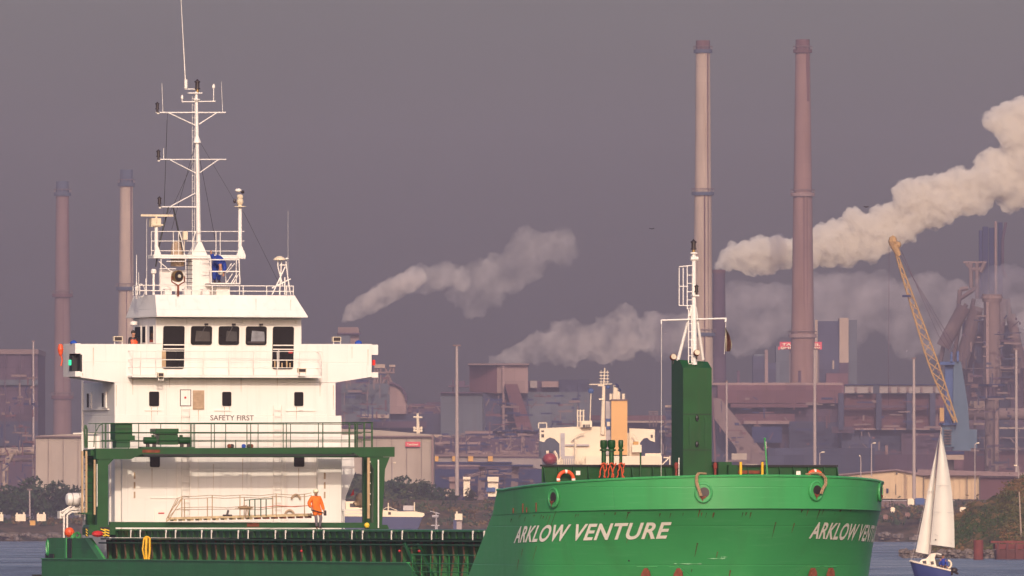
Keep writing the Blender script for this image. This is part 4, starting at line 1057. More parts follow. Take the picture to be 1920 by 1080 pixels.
# searchlight
c = T(334, 518, .2); b_ = MB(); b_.lathe((0, 0, 0), [(.14, .3), (.25, .2), (.27, .0), (.27, -.05)], 16, 'y'); R = Matrix.Rotation(.35, 3, 'Z'); b_.v = [tuple(R @ Vector(v) + c) for v in b_.v]; sl = part("searchlight", b_, BRASS, ship, smooth=True)
b_ = MB(); b_.lathe((0, 0, 0), [(.23, -.055), (.22, -.05)], 16, 'y'); b_.v = [tuple(R @ Vector(v) + c) for v in b_.v]; part("lamp_face", b_, SOOT, sl)
b_ = MB(); b_.ball((0, -.1, 0), .09, n=10); b_.v = [tuple(R @ Vector(v) + c) for v in b_.v]; part("lamp_bulb", b_, LENS, sl)
b_ = MB(); b_.path([c + Vector((-.3, 0, 0)), c + Vector((-.3, 0, -.25)), c + Vector((0, 0, -.42)), c + Vector((.3, 0, -.25)), c + Vector((.3, 0, 0))], .03, 6); b_.tube(c + Vector((0, 0, -.42)), c + Vector((0, 0, -.9)), .05); part("yoke", b_, RUST, sl)
# antennas and domes on the roof
for px, y0, y1, s_, r in ((256, 560, 530, -1.6, .05), (256, 530, 478, -1.6, .02), (275, 535, 408, -1.2, .012), (274, 553, 522, -1.2, .04), (540, 553, 395, -3.0, .006), (260, 545, 510, -2.2, .015)):
    a = MB(); a.tube(Q(px, y0, s_), Q(px, y1, s_), r, r * .7, 6); part("whip_antenna", a, WHITE2, ship)
a = MB(); q = Q(288, 553, -.6); a.tube(q, q + Vector((0, 0, .95)), .055); a.lathe(q + Vector((0, 0, .95)), [(.08, 0), (.13, .04), (.13, .16), (.09, .22)], 12); part("antenna_dome", a, WHITE2, ship)
a = MB(); q = Q(524, 488, -.8); a.lathe(q, [(.27, 0), (.29, .02), (.24, .10), (.12, .17), (.05, .19)], 14); dm = part("satellite_dome", a, CREAM, ship)
a = MB()
for p0, p1 in (((521, 488), (521, 500)), ((528, 488), (524, 553)), ((535, 500), (510, 553)), ((521, 500), (530, 535)), ((536, 490), (540, 523)), ((540, 523), (545, 553)), ((524, 497), (536, 497)), ((534, 520), (534, 553)), ((510, 540), (545, 523))): a.tube(Q(*p0, -.8), Q(*p1, -.8), .03, n=6)
a.ball(Q(538, 485, -.8), .07, 1.3, 1, .7, 8); part("dome_frame", a, WHITE2, dm)
a = MB(); a.torus(Q(264, 545, -1.3), .3, .022, 'y', 20, 6, sx=.6); part("rail_hoop", a, WHITE2, ship)
for px in (309, 345, 380): a = MB(); fbox(a, px, 542, px + 13, 553, -.3, .3); part("roof_box", a, WHITE, ship)
# liferaft canister and davit at the stern
cn = MB(); q = Q(140, 936, -4.5); cn.lathe(q + Vector((-.42, 0, 0)), [(.1, 0), (.25, .05), (.29, .15), (.29, .7), (.25, .8), (.1, .85)], 16, 'x'); lr = part("liferaft_canister", cn, WHITE, ship, smooth=True)
for h in (-.15, 0.18): b_ = MB(); b_.torus(q + Vector((h, 0, 0)), .295, .012, 'x', 20, 5); part("strap", b_, SOOT, lr)
cr_ = MB()
for a, b in (((120, 1008), (120, 962)), ((120, 962), (128, 955)), ((128, 955), (158, 955)), ((126, 1008), (126, 966)), ((126, 966), (134, 960)), ((134, 960), (158, 960)), ((115, 960), (135, 948)), ((115, 968), (140, 950)), ((150, 970), (150, 948)), ((160, 975), (160, 950))): cr_.tube(Q(*a, -4.5), Q(*b, -4.5), .045, n=6)
fbox(cr_, 112, 958, 122, 972, -4.6, .4); fbox(cr_, 140, 950, 158, 966, -4.7, .5); part("liferaft_cradle", cr_, WHITE2, lr)
b_ = MB(); q = Q(130, 998, -4.3); b_.ball(q, .24, 1, 1, .95, 12); part("orange_buoy", b_, RING, ship)
b_ = MB(); b_.torus(Q(145, 1004, -4.2), .12, .06, 'y', 14, 6); b_.tube(Q(136, 1009, -4.2), Q(136, 1000, -4.2), .1); b_.tube(Q(150, 1009, -4.2), Q(150, 1002, -4.2), .07); part("mooring_bitts", b_, HULL, ship)
# ================================================================ travelling hatch gantry
GF, GBk = 3.1, 1.35
gantry = thing("hatch_gantry", "green travelling gantry frame straddling the hatches in front of the white bridge", "gantry crane", Q(452, 992, 2.2), ship=True)
def gpoly(pts, s, dep): return MB().prism([Q(px, py, s) for px, py in pts], (0, dep, 0))
fb_ = gpoly([(180, 841), (740, 838), (740, 856.5), (676, 856.5), (663, 849), (262, 852), (246, 861), (180, 861)], GF, .35)
part("top_beam", fb_, DGREEN, gantry)
bb_ = MB(); bb_.box(pq(180, GF), pq(738, GF), -GBk - .15, -GBk + .15, zq(857, GF), zq(843, GF)); part("top_beam", bb_, DGREEN, gantry)
for a in (178, 718):
    e = MB(); x = pq(a + 4, GF); e.box(x - .2, x + .28, -GF + .36, -GBk - .16, zq(855, GF), zq(844, GF)); part("end_beam", e, DGREEN, gantry)
fl = MB(); fl.box(pq(268, GF), pq(665, GF), -GF - .04, -GF + .4, zq(854.5, GF), zq(851.5, GF)); part("beam_flange", fl, BLACK, gantry)
pn = MB(); fbox(pn, 267, 843.5, 300, 849, GF + .012, .012); part("rust_patch", pn, RUST, gantry)
# legs
l1 = gpoly([(183, 861), (213, 861), (203, 872), (203, 988), (182, 988)], GF - .05, .3); part("gantry_leg", l1, DGREEN, gantry)
l2 = gpoly([(690, 857), (731, 857), (722, 880), (716, 992), (700, 992), (701, 880)], GF - .05, .3); part("gantry_leg", l2, DGREEN, gantry)
l3 = gpoly([(161, 857), (178, 857), (176, 900), (176, 992), (165, 992), (167, 900)], GBk - .4, .25)
l3 = MB(); x = pq(186, GF); l3.box(x - .1, x + .35, -GBk - .15, -GBk + .15, 4.6, zq(857, GF)); part("gantry_leg", l3, DGREEN, gantry)
l4 = MB(); x = pq(719, GF); l4.box(x - .42, x + .02, -GBk - .15, -GBk + .15, 4.6, zq(857, GF)); part("gantry_leg", l4, DGREEN, gantry)
b_ = gpoly([(207, 978.5), (703, 980), (703, 990), (207, 989)], GF - .02, .22); lb = part("lower_beam", b_, DGREEN, gantry)
pn = MB(); fbox(pn, 463, 980.5, 486, 987.5, GF, .012); part("rust_patch", pn, RUST, lb)
for a, b in ((168, 214), (690, 726)):
    w_ = gpoly([(a, 984), (b, 984), (b + 3, 990), (b + 3, 1003), (a - 2, 1003), (a - 2, 990)], GF + .05, 1.0 if a < 300 else .4); part("wheel_box", w_, DGREEN, gantry)
hz_m = mat("hazard_stripe_yellow", (.75, .5, .03), .6)
for a in (161, 189, 196):
    for i in range(3):
        h_ = MB(); h_.prism([Q(a + 0, 991 + i * 5, GF + .09), Q(a + (3.5 if a < 180 else 9), 994 + i * 5, GF + .09), Q(a + (3.5 if a < 180 else 9), 996 + i * 5, GF + .09), Q(a, 993 + i * 5, GF + .09)], (0, .03, 0)); part("hazard_stripe", h_, hz_m, gantry)
bk_ = MB(); fbox(bk_, 188, 988, 206, 1006, GF + .058, .03); part("stripe_board", bk_, BLACK, gantry); bk_ = MB(); fbox(bk_, 160, 988, 166, 1006, GF + .058, .03); part("stripe_board", bk_, BLACK, gantry)
# actuator rods beside the legs
for px, y0, y1, m_, r in ((177.5, 862, 965, TANM, .05), (691, 858, 972, TANM, .07), (709.5, 862, 990, WHITE2, .035), (182, 870, 950, WHITE2, .02)):
    r_ = MB(); r_.tube(Q(px, y1, GF + .1), Q(px, y0, GF + .1), r, n=8); part("hydraulic_rod", r_, m_, gantry)
bt = MB()
for i in range(5): bt.ball(Q(694, 866 + i * 20, GF + .12), .035, n=6)
part("bolts", bt, WHITE2, gantry)
ld = MB()
for px in (158, 165.5): ld.box(pq(px, GF) - .045, pq(px, GF) + .045, -GF + .3, -GF + .36, zq(963, GF), zq(846, GF))
part("access_ladder", ld, TANM, gantry)
rg = MB()
for i in range(9): rg.tube(Q(158, 858 + i * 12, GF - .33), Q(172, 858 + i * 12, GF - .33), .02, n=5)
part("rungs", rg, BLACK, gantry)
ax = MB(); fbox(ax, 154, 961, 173, 964, GF, .6); part("ladder_foot", ax, DGREEN, gantry)
# railings on the beam
r_ = MB(); zt_g = zq(840, GF)
def run(pts, r=.024): r_.path([Q(*p) for p in pts], r, 6)
run([(176, 838, GF), (177, 815, GF), (186, 798, GF), (193, 794, GF), (699, 792.5, GF)])
run([(190, 811, GF), (699, 810.5, GF)], .02); run([(190, 826, GF), (699, 825, GF)], .02)
for px, r in ((192, .02), (198, .035), (260, .02), (358, .035), (365, .02), (396, .02), (402, .02), (463, .02), (470, .02), (531, .02), (537, .02), (597, .02), (605, .02), (655, .04), (665, .02), (669.5, .04), (683, .045), (697.5, .045)):
    r_.tube(Q(px, 840, GF), Q(px, 793, GF), r, n=6)
r_.path([Q(160, 840, GF - .2), Q(158, 805, GF - .2), Q(160, 797, GF - .2), Q(163, 805, GF - .2), Q(163, 840, GF - .2)], .045, 6)
part("gantry_railing", r_, DGREEN, gantry)
bk2 = MB()
for h in (0, .38, .8): bk2.tube((pq(186, GF), -GBk, zq(838, GF) + .25 + h), (pq(700, GF), -GBk, zq(838, GF) + .25 + h), .018, n=5)
for i in range(9): x = pq(200 + i * 61, GF); bk2.tube((x, -GBk, zq(843, GF)), (x, -GBk, zq(838, GF) + 1.05), .018, n=5)
part("gantry_railing", bk2, DGREEN, gantry)
# machinery on the beam
mc = MB(); fbox(mc, 216, 793.5, 248, 825, GF - .1, .8); fbox(mc, 246, 817, 253, 826, GF - .15, .5); cab = part("control_cabinet", mc, DGREEN, gantry)
mc = MB(); fbox(mc, 218, 825, 244, 840, GF - .2, .6); part("cabinet_stand", mc, COAM, cab)
mc = MB(); fbox(mc, 217, 804, 248, 805, GF - .08, .02); part("seam", mc, BLACK, cab)
hy = MB(); fbox(hy, 299, 815, 334, 834, GF - .1, .7); hu = part("hydraulic_unit", hy, DGREEN, gantry)
hy = MB(); fbox(hy, 292, 804, 335, 813.5, GF + .0, .9); part("tank", hy, DGREEN, hu); hy = MB(); fbox(hy, 294, 813.5, 333, 815.2, GF - .12, .6); part("gasket", hy, BLACK, hu)
for a, b in ((270, 292), (334, 357)):
    hy = MB(); c1 = Q(a, 826, GF - .4); c2 = Q(b, 826, GF - .4); hy.tube(c1, c2, .16, n=14); hy.tube(Q((a + b) / 2 + (6 if a < 300 else -6), 826, GF - .4), Q((a + b) / 2 + (6 if a < 300 else -6), 815.5, GF - .4), .08, n=8); part("pump_motor", hy, DGREEN, hu, smooth=True)
    for px in (a + 7, b - 3): f_ = MB(); f_.tube(Q(px, 832, GF - .3), Q(px, 840, GF - .3), .09, n=8); part("foot", f_, SOOT, hu)
fr_ = MB(); fbox(fr_, 267, 838.3, 366, 841.5, GF + .03, .7); part("base_frame", fr_, COAM, hu)
for px, m_ in ((430, RUST), (435, SOOT), (457, BLUEC), (467, SOOT), (471, RUST)):
    s_ = MB(); q = Q(px, 840, GF - .1); s_.lathe(q, [(.07, 0), (.1, .04), (.1, .14), (.04, .18)], 8); part("shackle", s_, m_, gantry)
tb = MB()
for px in (423, 442): tb.tube(Q(px, 840, GF), Q(px, 826, GF), .02, n=5)
part("small_posts", tb, DGREEN, gantry)
sw = MB(); sw.tube(Q(262, 856, GF + .02), Q(600, 855.5, GF + .02), .012, n=4); part("cable", sw, BLACK, gantry)
rdm = MB()
q = Q(183, 1001, GF + .5); rdm.ball(q, .2, 1.4, 1, .75, 10); part("red_cover", rdm, REDP, gantry)
q_ = MB(); q_.ball(Q(688, 985, GF + .2), .13, n=8); part("warning_lamp", q_, hz_m, gantry)

# ================================================================ gangway lying on the lower beam, with rope rails
GS = GF + .55
gw = thing("gangway", "tan boarding gangway with drooping rope rails lying before the white wall", "gangway", Q(450, 982, GS), ship=True)
TREAD = mat("weathered_tread", (.50, .38, .22), .8, var=.3, scale=5, rust=.25)
g_ = gpoly([(312, 976), (318, 969), (588, 964), (590, 975), (312, 979)], GS + .0, .08)
g_ = MB(); g_.prism([Q(312, 976, GS), Q(320, 970, GS), Q(588, 964.5, GS), Q(589, 967.5, GS), Q(320, 974, GS), Q(312, 979, GS)], (0, .06, 0)); part("side_beam", g_, TREAD, gw)
g_ = MB(); g_.prism([Q(316, 970, GS - .7), Q(585, 962.5, GS - .7), Q(585, 965, GS - .7), Q(316, 973, GS - .7)], (0, .05, 0)); part("side_beam", g_, TREAD, gw)
for i in range(17):
    px = 324 + i * 15.8; t = MB(); t.prism([Q(px, 971 - i * .35, GS - .07), Q(px + 7.5, 971 - i * .35, GS - .07), Q(px + 7.5, 977 - i * .35, GS - .07), Q(px + 2, 977 - i * .35, GS - .07)], (0, .6, 0)); part("step_tread", t, TREAD if i < 10 else RUST, gw)
rl_ = MB()
tops = [(312, 973), (331, 935), (341, 931), (366, 930.5), (396, 928.5), (420, 930), (457, 928), (487, 929.5), (517, 926), (545, 928), (572, 926.5), (584, 924)]
tp2 = [(x + 1, y + 4.5) for x, y in tops[2:]]
for line, s_ in ((tops, GS), ([(312, 975), (322, 955), (341, 934.5)] + tp2, GS - .5), ([(312, 974), (328, 957), (341, 951.5), (396, 950.5), (425, 952), (457, 949), (487, 951.5), (517, 949), (552, 950.5), (578, 948)], GS), ([(330, 956), (345, 955.5), (430, 954.5), (487, 955.5), (520, 951), (575, 948)], GS - .5)):
    rl_.path([Q(px, py, s_) for px, py in line], .014, 5)
part("rope_rail", rl_, ROPE, gw)
for px, y0, s_ in ((341, 931, GS), (389, 933, GS - .5), (398, 929, GS), (450, 929, GS), (458, 933, GS - .5), (511, 930, GS - .5), (518, 926, GS), (571, 927, GS), (346, 936, GS - .5)):
    p_ = MB(); p_.tube(Q(px, 970, s_), Q(px, y0, s_), .022, n=6); part("stanchion", p_, TANM, gw)
p_ = MB(); p_.path([Q(458, 938, GS), Q(480, 936, GS), Q(511, 935, GS)], .02, 5)
for px in (468, 478, 489, 499): p_.tube(Q(px, 968, GS), Q(px, 936.5, GS), .026, n=6)
part("end_gate", p_, COAM, gw)
p_ = MB()
for (a, b) in (((300 + 12, 974), (334, 936)), ((316, 976), (342, 934))): p_.tube(Q(*a, GS), Q(*b, GS), .022, n=5)
part("end_strut", p_, TANM, gw)
# net bundle, hand winch and rope coil hung on the gangway
nb = MB(); c = Q(460, 952, GS + .1); nb.ball(c, .25, 1.5, .5, .28, 12); nb.path([c + Vector((.05, 0, -.05)), c + Vector((.0, 0, -.5))], .03, 5); nb.path([c + Vector((.12, 0, -.05)), c + Vector((.16, 0, -.45))], .03, 5)
for i in range(26):
    a = random.uniform(0, 6.28); q = c + Vector((cos(a) * random.uniform(.1, .5), random.uniform(-.1, .1), sin(a) * .08)); nb.tube(q, q + Vector((random.uniform(-.2, .2), 0, random.uniform(-.06, .06))), .012, n=4)
single("rope_bundle", nb, ROPE, "tan bundle of rope slung on the rail in the middle of the gangway", "rope", ship=True)
wh_ = MB(); c = Q(426, 968, GS - .3); wh_.ball(c, .2, 1.0, 1, .45, 10); wh_.tube(c + Vector((0, 0, .05)), c + Vector((.05, 0, .28)), .05, n=6); wh_.tube(c + Vector((-.2, 0, .02)), c + Vector((.22, 0, .02)), .06, n=6)
single("hand_winch", wh_, SOOT, "small black hand winch sitting on the gangway", "winch", ship=True)
for px, py in ((555, 936), (543, 965)):
    co = MB(); co.torus(Q(px, py, 0.12), .2, .05, 'y', 20, 6, a0=0 if py > 950 else 0, a1=pi); single("hose_coil", co, LOUV, "grey hose loop hung on the white wall, %s of the two" % ("upper" if py < 950 else "lower"), "hose", ship=True, group="hose loops on the wall")
# yellow straps hung over the coaming
ys = MB(); c = Q(277, 1007, 1)
sY = sq(277, CP - .75); xx = CP - .78
zt_, zb_ = zq(1008, sY), zq(1053, sY)
for dx, w_ in ((-.14, .035), (-.02, .06), (.12, .05)):
    ys.path([(xx + dx, -sY, zt_), (xx + dx * 1.3 - .03, -sY, (zt_ + zb_) / 2), (xx + dx * .6, -sY, zb_)], w_, 7)
ys.torus((xx, -sY, zt_ - .1), .14, .04, 'y', 12, 6, a0=0, a1=pi)
single("lifting_slings", ys, YEL, "yellow lifting slings hung over the hatch coaming near the stern", "slings", ship=True)
# lifebuoys
for px, py, s_, lb in ((1061, 899, SB + .4, "orange lifebuoy with white bands on the bow beside the three green vents"), (1528, 898, SB + .8, "orange lifebuoy right of the yellow posts, half hidden by a mooring rope")):
    c = Q(px, py, s_); t = thing("lifebuoy", lb, "lifebuoy", c - Vector((0, 0, .35)), "lifebuoys on the bow", ship=True)
    r_ = MB(); r_.torus(c, .32, .075, 'y', 32, 10); part("ring", r_, RING, t, smooth=True)
    for k in range(4): b_ = MB(); b_.torus(c, .32, .082, 'y', 4, 10, a0=pi / 2 * k - .13 + (0 if k % 2 else 0), a1=pi / 2 * k + .13); part("band", b_, WHITE2, t)
# orange ropes wound round the vents
for px, lb in ((1132, "left"), (1147, "middle"), (1165, "right")):
    o = MB(); R = random.Random(px)
    for k in range(3):
        x = px + (k - 1) * 4.5; pts = [Q(x + (7 if k % 2 else -6) * (j / 5 - .4) + R.uniform(-1.5, 1.5), 868 + j * 5.5, SB + 1.2) for j in range(6)]; o.path(pts, .028, 5)
    o.path([Q(px - 6, 872, SB + 1.25), Q(px, 868, SB + 1.25), Q(px + 6, 873, SB + 1.25)], .03, 5)
    single("mooring_rope", o, OROPE, "orange rope looped round the %s of three green vent pipes" % lb, "rope", ship=True, group="orange ropes on the vent pipes")
def bow_rope(pts, side, lb):
    o = MB(); P = []
    for px, py, off in pts:
        p, s, nx, ns = rail_pt(px, side); P.append(Vector((p + nx * off, -(s + ns * off), zq(py, s, p))))
    for k in (-.03, .03): o.path([q + Vector((k, 0, 0)) for q in P], .036, 7)
    single("mooring_rope", o, ROPE, lb, "rope", ship=True)
bow_rope([(1322, 888, .1), (1312, 887, .22), (1306, 893, .26), (1307, 905, .26), (1310, 918, .28), (1314, 930, .3)], -1, "tan mooring rope hanging over the bulwark into the middle fairlead")
bow_rope([(1514, 889, -.1), (1524, 886.5, .18), (1535, 889, .25), (1541, 897, .27), (1540, 908, .28), (1535, 917, .3), (1530, 926, .3)], 1, "tan mooring rope hanging over the bulwark into the right fairlead")
# windsock buoy at the wing and the flag at the foremast
wsb = MB(); c = Q(113.5, 655, -.8); wsb.lathe(c, [(.03, -.32), (.09, -.2), (.14, 0), (.1, .2), (.05, .24)], 12); wsb.path([c + Vector((.04, 0, -.3)), c + Vector((.08, 0, -.5)), c + Vector((.02, 0, -.75))], .035, 6)
single("man_overboard_buoy", wsb, RING, "orange buoy hung outside the left wing of the bridge", "buoy", ship=True)
FL = bpy.data.materials.new("flag_cloth"); FL.use_nodes = True
n_ = FL.node_tree.nodes; l_ = FL.node_tree.links; tcn = n_.new("ShaderNodeTexCoord"); wv = n_.new("ShaderNodeTexWave"); wv.inputs['Scale'].default_value = .9; wv.inputs['Distortion'].default_value = 3; rmp = n_.new("ShaderNodeValToRGB")
rmp.color_ramp.elements[0].color = (.10, .03, .02, 1); rmp.color_ramp.elements[1].color = (.48, .42, .30, 1); rmp.color_ramp.elements[0].position = .25; rmp.color_ramp.elements[1].position = .5
l_.new(tcn.outputs['Object'], wv.inputs[0]); l_.new(wv.outputs[0], rmp.inputs[0]); l_.new(rmp.outputs[0], n_["Principled BSDF"].inputs['Base Color']); n_["Principled BSDF"].inputs['Roughness'].default_value = .85
f_ = MB(); rows = []
for j in range(9):
    t = j / 8; row = []
    for i in range(7):
        q = i / 6; wpx = (1 + 15 * t ** .6 * (1 - .45 * max(0, t - .7) / .3)); row.append(Q(1360 + wpx * q, 612 + 47 * t + 5 * q * (1 - t), SM + .12 * sin(q * 9 + t * 2)))
    rows.append(row)
f_.grid(rows); f_.grid([[v + Vector((0, .012, 0)) for v in r] for r in rows]); single("flag", f_, FL, "worn cream and brown flag drooping from the foremast cross arm", "flag", ship=True, smooth=True)

# ================================================================ people
def skin_mesh(name, J, chains, radii, m, off, sub=1):
    """grow one continuous surface round a tree of joints"""
    names = []; edges = []
    for ch in chains:
        for a in ch:
            if a not in names: names.append(a)
        edges += [(names.index(a), names.index(b)) for a, b in zip(ch[:-1], ch[1:])]
    me = bpy.data.meshes.new("sk"); me.from_pydata([Vector(J[n]) - Vector(off) for n in names], edges, [])
    o = bpy.data.objects.new("sk", me); COL.objects.link(o)
    bpy.context.view_layer.objects.active = o
    o.modifiers.new("s", 'SKIN')
    if not me.skin_vertices: me.attributes.new("skin", 'FLOAT', 'POINT')
    sv = me.skin_vertices[0].data
    for i, n in enumerate(names):
        r = radii[n]; sv[i].radius = (r, r) if not isinstance(r, tuple) else r; sv[i].use_root = (i == 0)
    o.modifiers[0].use_smooth_shade = True
    sb = o.modifiers.new("u", 'SUBSURF'); sb.levels = sub; sb.render_levels = sub
    dg = bpy.context.evaluated_depsgraph_get(); dg.update()
    r = bpy.data.meshes.new_from_object(o.evaluated_get(dg)); r.name = name
    bpy.data.objects.remove(o); bpy.data.meshes.remove(me)
    r.materials.clear(); r.materials.append(m); r.polygons.foreach_set('use_smooth', [True] * len(r.polygons))
    return r
def person(label, feet, J, clothes, ship_=True, facing=0.0, head='helmet', props_=None, sc=1.0, headcol=None):
    """J: joints in metres from the feet, x to the picture right, y away from the viewer"""
    t = thing("person", label, "person", feet, ship=ship_); feet = Vector(feet)
    R = Matrix.Rotation(facing, 3, 'Z')
    W = {k: feet + R @ (Vector(v) * sc) for k, v in J.items()}
    rad = dict(pelvis=.145, waist=.135, chest=.165, neckb=.075, neck=.055, jaw=.075, head=.098, crown=.075)
    for a in 'LR': rad.update({'sh' + a: .07, 'el' + a: .048, 'wr' + a: .034, 'hip' + a: .095, 'kn' + a: .062, 'an' + a: .042, 'toe' + a: .035, 'pm' + a: .036})
    for a in 'LR':
        d = (W['wr' + a] - W['el' + a]).normalized(); W['pm' + a] = W['wr' + a] + d * .08 * sc
        sx = d.cross(Vector((0, 1, 0))); sx = sx.normalized() if sx.length > .1 else Vector((1, 0, 0))
        for i in range(4):
            o_ = sx * (i - 1.5) * .022 * sc; k = 'f%d%s' % (i, a); W[k + 'a'] = W['pm' + a] + d * .04 * sc + o_; W[k + 'b'] = W[k + 'a'] + (d * .8 + Vector((0, -.5, 0))) * (.05 + .006 * (1.5 - abs(i - 1.5))) * sc; rad[k + 'a'] = .011; rad[k + 'b'] = .008
        W['th' + a] = W['wr' + a] + (d * .05 + sx * .05 * (1 if a == 'L' else -1)) * sc; rad['th' + a] = .012
    hd = (W['head'] - W['neck']).normalized(); fw = Vector((0, -1, 0)) if 'look' not in J else (W['look'] - W['head']).normalized()
    W['nose'] = W['jaw'] + fw * .10 * sc + hd * .035 * sc; rad['nose'] = .014
    rad = {k: v * sc for k, v in rad.items()}
    ch = [['pelvis', 'waist', 'chest', 'neckb', 'neck', 'jaw', 'head', 'crown'], ['jaw', 'nose']]
    for a in 'LR':
        ch += [['chest', 'sh' + a, 'el' + a, 'wr' + a, 'pm' + a], ['wr' + a, 'th' + a], ['pelvis', 'hip' + a, 'kn' + a, 'an' + a, 'toe' + a]] + [['pm' + a, 'f%d%sa' % (i, a), 'f%d%sb' % (i, a)] for i in range(4)]
    b = bpy.data.objects.new("body", skin_mesh("body", W, ch, rad, SKIN, feet)); COL.objects.link(b); b.parent = t; BASE[b.name] = feet
    for nm, m, kind in clothes:
        if kind == 'top': cc = [['pelvis', 'waist', 'chest', 'neckb']] + [['chest', 'sh' + a, 'el' + a, 'wr' + a] for a in 'LR'] + [['pelvis', 'hip' + a, 'mid' + a] for a in 'LR']
        elif kind == 'jacket': cc = [['pelvis', 'waist', 'chest', 'neckb']] + [['chest', 'sh' + a, 'el' + a, 'wr' + a] for a in 'LR']
        elif kind == 'vest': cc = [['pelvis', 'waist', 'chest', 'neckb']] + [['chest', 'sh' + a] for a in 'LR']
        elif kind == 'legs': cc = [['pelvis', 'hip' + a, 'kn' + a, 'an' + a] for a in 'LR']
        elif kind in ('full', 'baggy'): cc = [['pelvis', 'waist', 'chest', 'neckb']] + [['chest', 'sh' + a, 'el' + a, 'wr' + a] for a in 'LR'] + [['pelvis', 'hip' + a, 'kn' + a, 'an' + a] for a in 'LR']
        W2 = dict(W)
        for a in 'LR': W2['mid' + a] = W['hip' + a].lerp(W['kn' + a], .85); rad['mid' + a] = .075 * sc
        grow = {'top': .044, 'jacket': .024, 'vest': .034, 'legs': .018, 'full': .024, 'baggy': .055}[kind] * sc
        r2 = {k: (v + grow) * (1.0 if k != 'neckb' else .9) for k, v in rad.items()}
        if kind == 'legs': r2['pelvis'] = .06 * sc; r2['hipL'] = r2['hipR'] = .085 * sc
        o = bpy.data.objects.new(nm, skin_mesh(nm, W2, cc, r2, m, feet)); COL.objects.link(o); o.parent = t; BASE[o.name] = feet
    for a in 'LR':
        o = bpy.data.objects.new("boot", skin_mesh("boot", W, [['an' + a, 'toe' + a]], {k: rad[k] + .022 * sc for k in ('an' + a, 'toe' + a)}, BOOT, feet)); COL.objects.link(o); o.parent = t; BASE[o.name] = feet
    hm_ = MB(); c = W['head'] + hd * .03 * sc
    if head == 'helmet':
        hm_.ball(c, .128 * sc, 1, 1.1, .95, 14); hm_.ball(c - hd * .03 * sc + fw * .05 * sc, .135 * sc, 1, 1.1, .2, 12); part("helmet", hm_, headcol or HELM, t, smooth=True)
    else: hm_.ball(c - fw * .02, .108 * sc, 1, 1.05, .95, 12); part("hair", hm_, headcol or HAIR, t, smooth=True)
    return t
def stand(**k):
    J = dict(pelvis=(0, 0, .95), waist=(0, 0, 1.1), chest=(0, 0, 1.3), neckb=(0, 0, 1.46), neck=(0, 0, 1.52), jaw=(0, -.02, 1.58), head=(0, -.01, 1.66), crown=(0, 0, 1.72),
             shL=(-.18, 0, 1.40), elL=(-.27, 0, 1.12), wrL=(-.28, -.06, .88), shR=(.18, 0, 1.40), elR=(.27, 0, 1.12), wrR=(.28, -.06, .88),
             hipL=(-.1, 0, .88), knL=(-.1, -.02, .48), anL=(-.1, 0, .09), toeL=(-.12, -.14, .04), hipR=(.1, 0, .88), knR=(.1, -.02, .48), anR=(.1, 0, .09), toeR=(.12, -.14, .04))
    J.update(k); return J
PS = GF + 1.3
man = person("man in orange overalls and white helmet standing on the hatches, holding a tool", Vector((pq(594, PS), -PS, 4.48)),
    stand(knL=(-.05, -.06, .5), anL=(-.01, 0, .09), toeL=(-.02, -.15, .04), knR=(.17, -.1, .52), anR=(.12, -.02, .09), toeR=(.20, -.14, .04), hipL=(-.13, 0, .9), hipR=(.08, 0, .9), pelvis=(-.03, 0, .96), waist=(-.04, 0, 1.1), chest=(-.05, 0, 1.3), neckb=(-.05, 0, 1.46), neck=(-.05, -.01, 1.52), jaw=(-.06, -.04, 1.58), head=(-.06, -.03, 1.66), crown=(-.06, -.02, 1.72),
          shL=(-.24, 0, 1.39), elL=(-.38, .02, 1.13), wrL=(-.31, -.16, .96), shR=(.14, 0, 1.39), elR=(.25, .02, 1.10), wrR=(.28, -.16, .84)),
    [("trousers", GREYF, 'legs'), ("orange_coat", ORANGE, 'top')])
tl = MB(); a = Vector((pq(594, PS), -PS, 4.48)); tl.tube(a + Vector((-.33, -.22, .86)), a + Vector((.30, -.22, .70)), .022, n=7); tl.tube(a + Vector((-.33, -.22, .86)), a + Vector((-.2, -.22, .82)), .035, n=7); tl.box(a.x + .27, a.x + .37, a.y - .28, a.y - .16, a.z + .60, a.z + .83)
single("sledge_hammer", tl, SOOT, "long dark hammer held across his thighs by the man in orange", "hammer", ship=True)
rp_ = MB(); rp_.path([Q(487, 952, GS), Q(520, 948, GS), Q(552, 950, GS), Q(580, 948, PS), Q(588, 949, PS)], .016, 5); single("hand_line", rp_, OROPE, "reddish line running along the gangway to the man in orange", "rope", ship=True)
# man bending over the rail of the mast basket
bf = Vector((pq(410, -.4), .62, zq(530.5, -.4)))
person("man in blue overalls bending head down over the rail of the mast basket", bf,
    stand(pelvis=(.02, .10, 1.02), waist=(.02, -.08, 1.18), chest=(.01, -.34, 1.02), neckb=(.0, -.48, .78), neck=(.0, -.50, .70), jaw=(0, -.50, .60), head=(.01, -.49, .50), crown=(.01, -.47, .42), look=(0, -.9, .5),
          shL=(-.19, -.36, .98), elL=(-.34, -.45, 1.12), wrL=(-.42, -.5, 1.32), shR=(.19, -.36, .90), elR=(.22, -.45, .66), wrR=(.16, -.5, .44),
          hipL=(-.1, .1, .92), knL=(-.1, .12, .5), anL=(-.1, .1, .09), toeL=(-.12, -.04, .04), hipR=(.1, .1, .92), knR=(.1, .12, .5), anR=(.1, .1, .09), toeR=(.12, -.04, .04)),
    [("blue_overalls", BLUEF, 'baggy')], head='helmet', headcol=mat("pale_cap", (.55, .5, .42), .6))
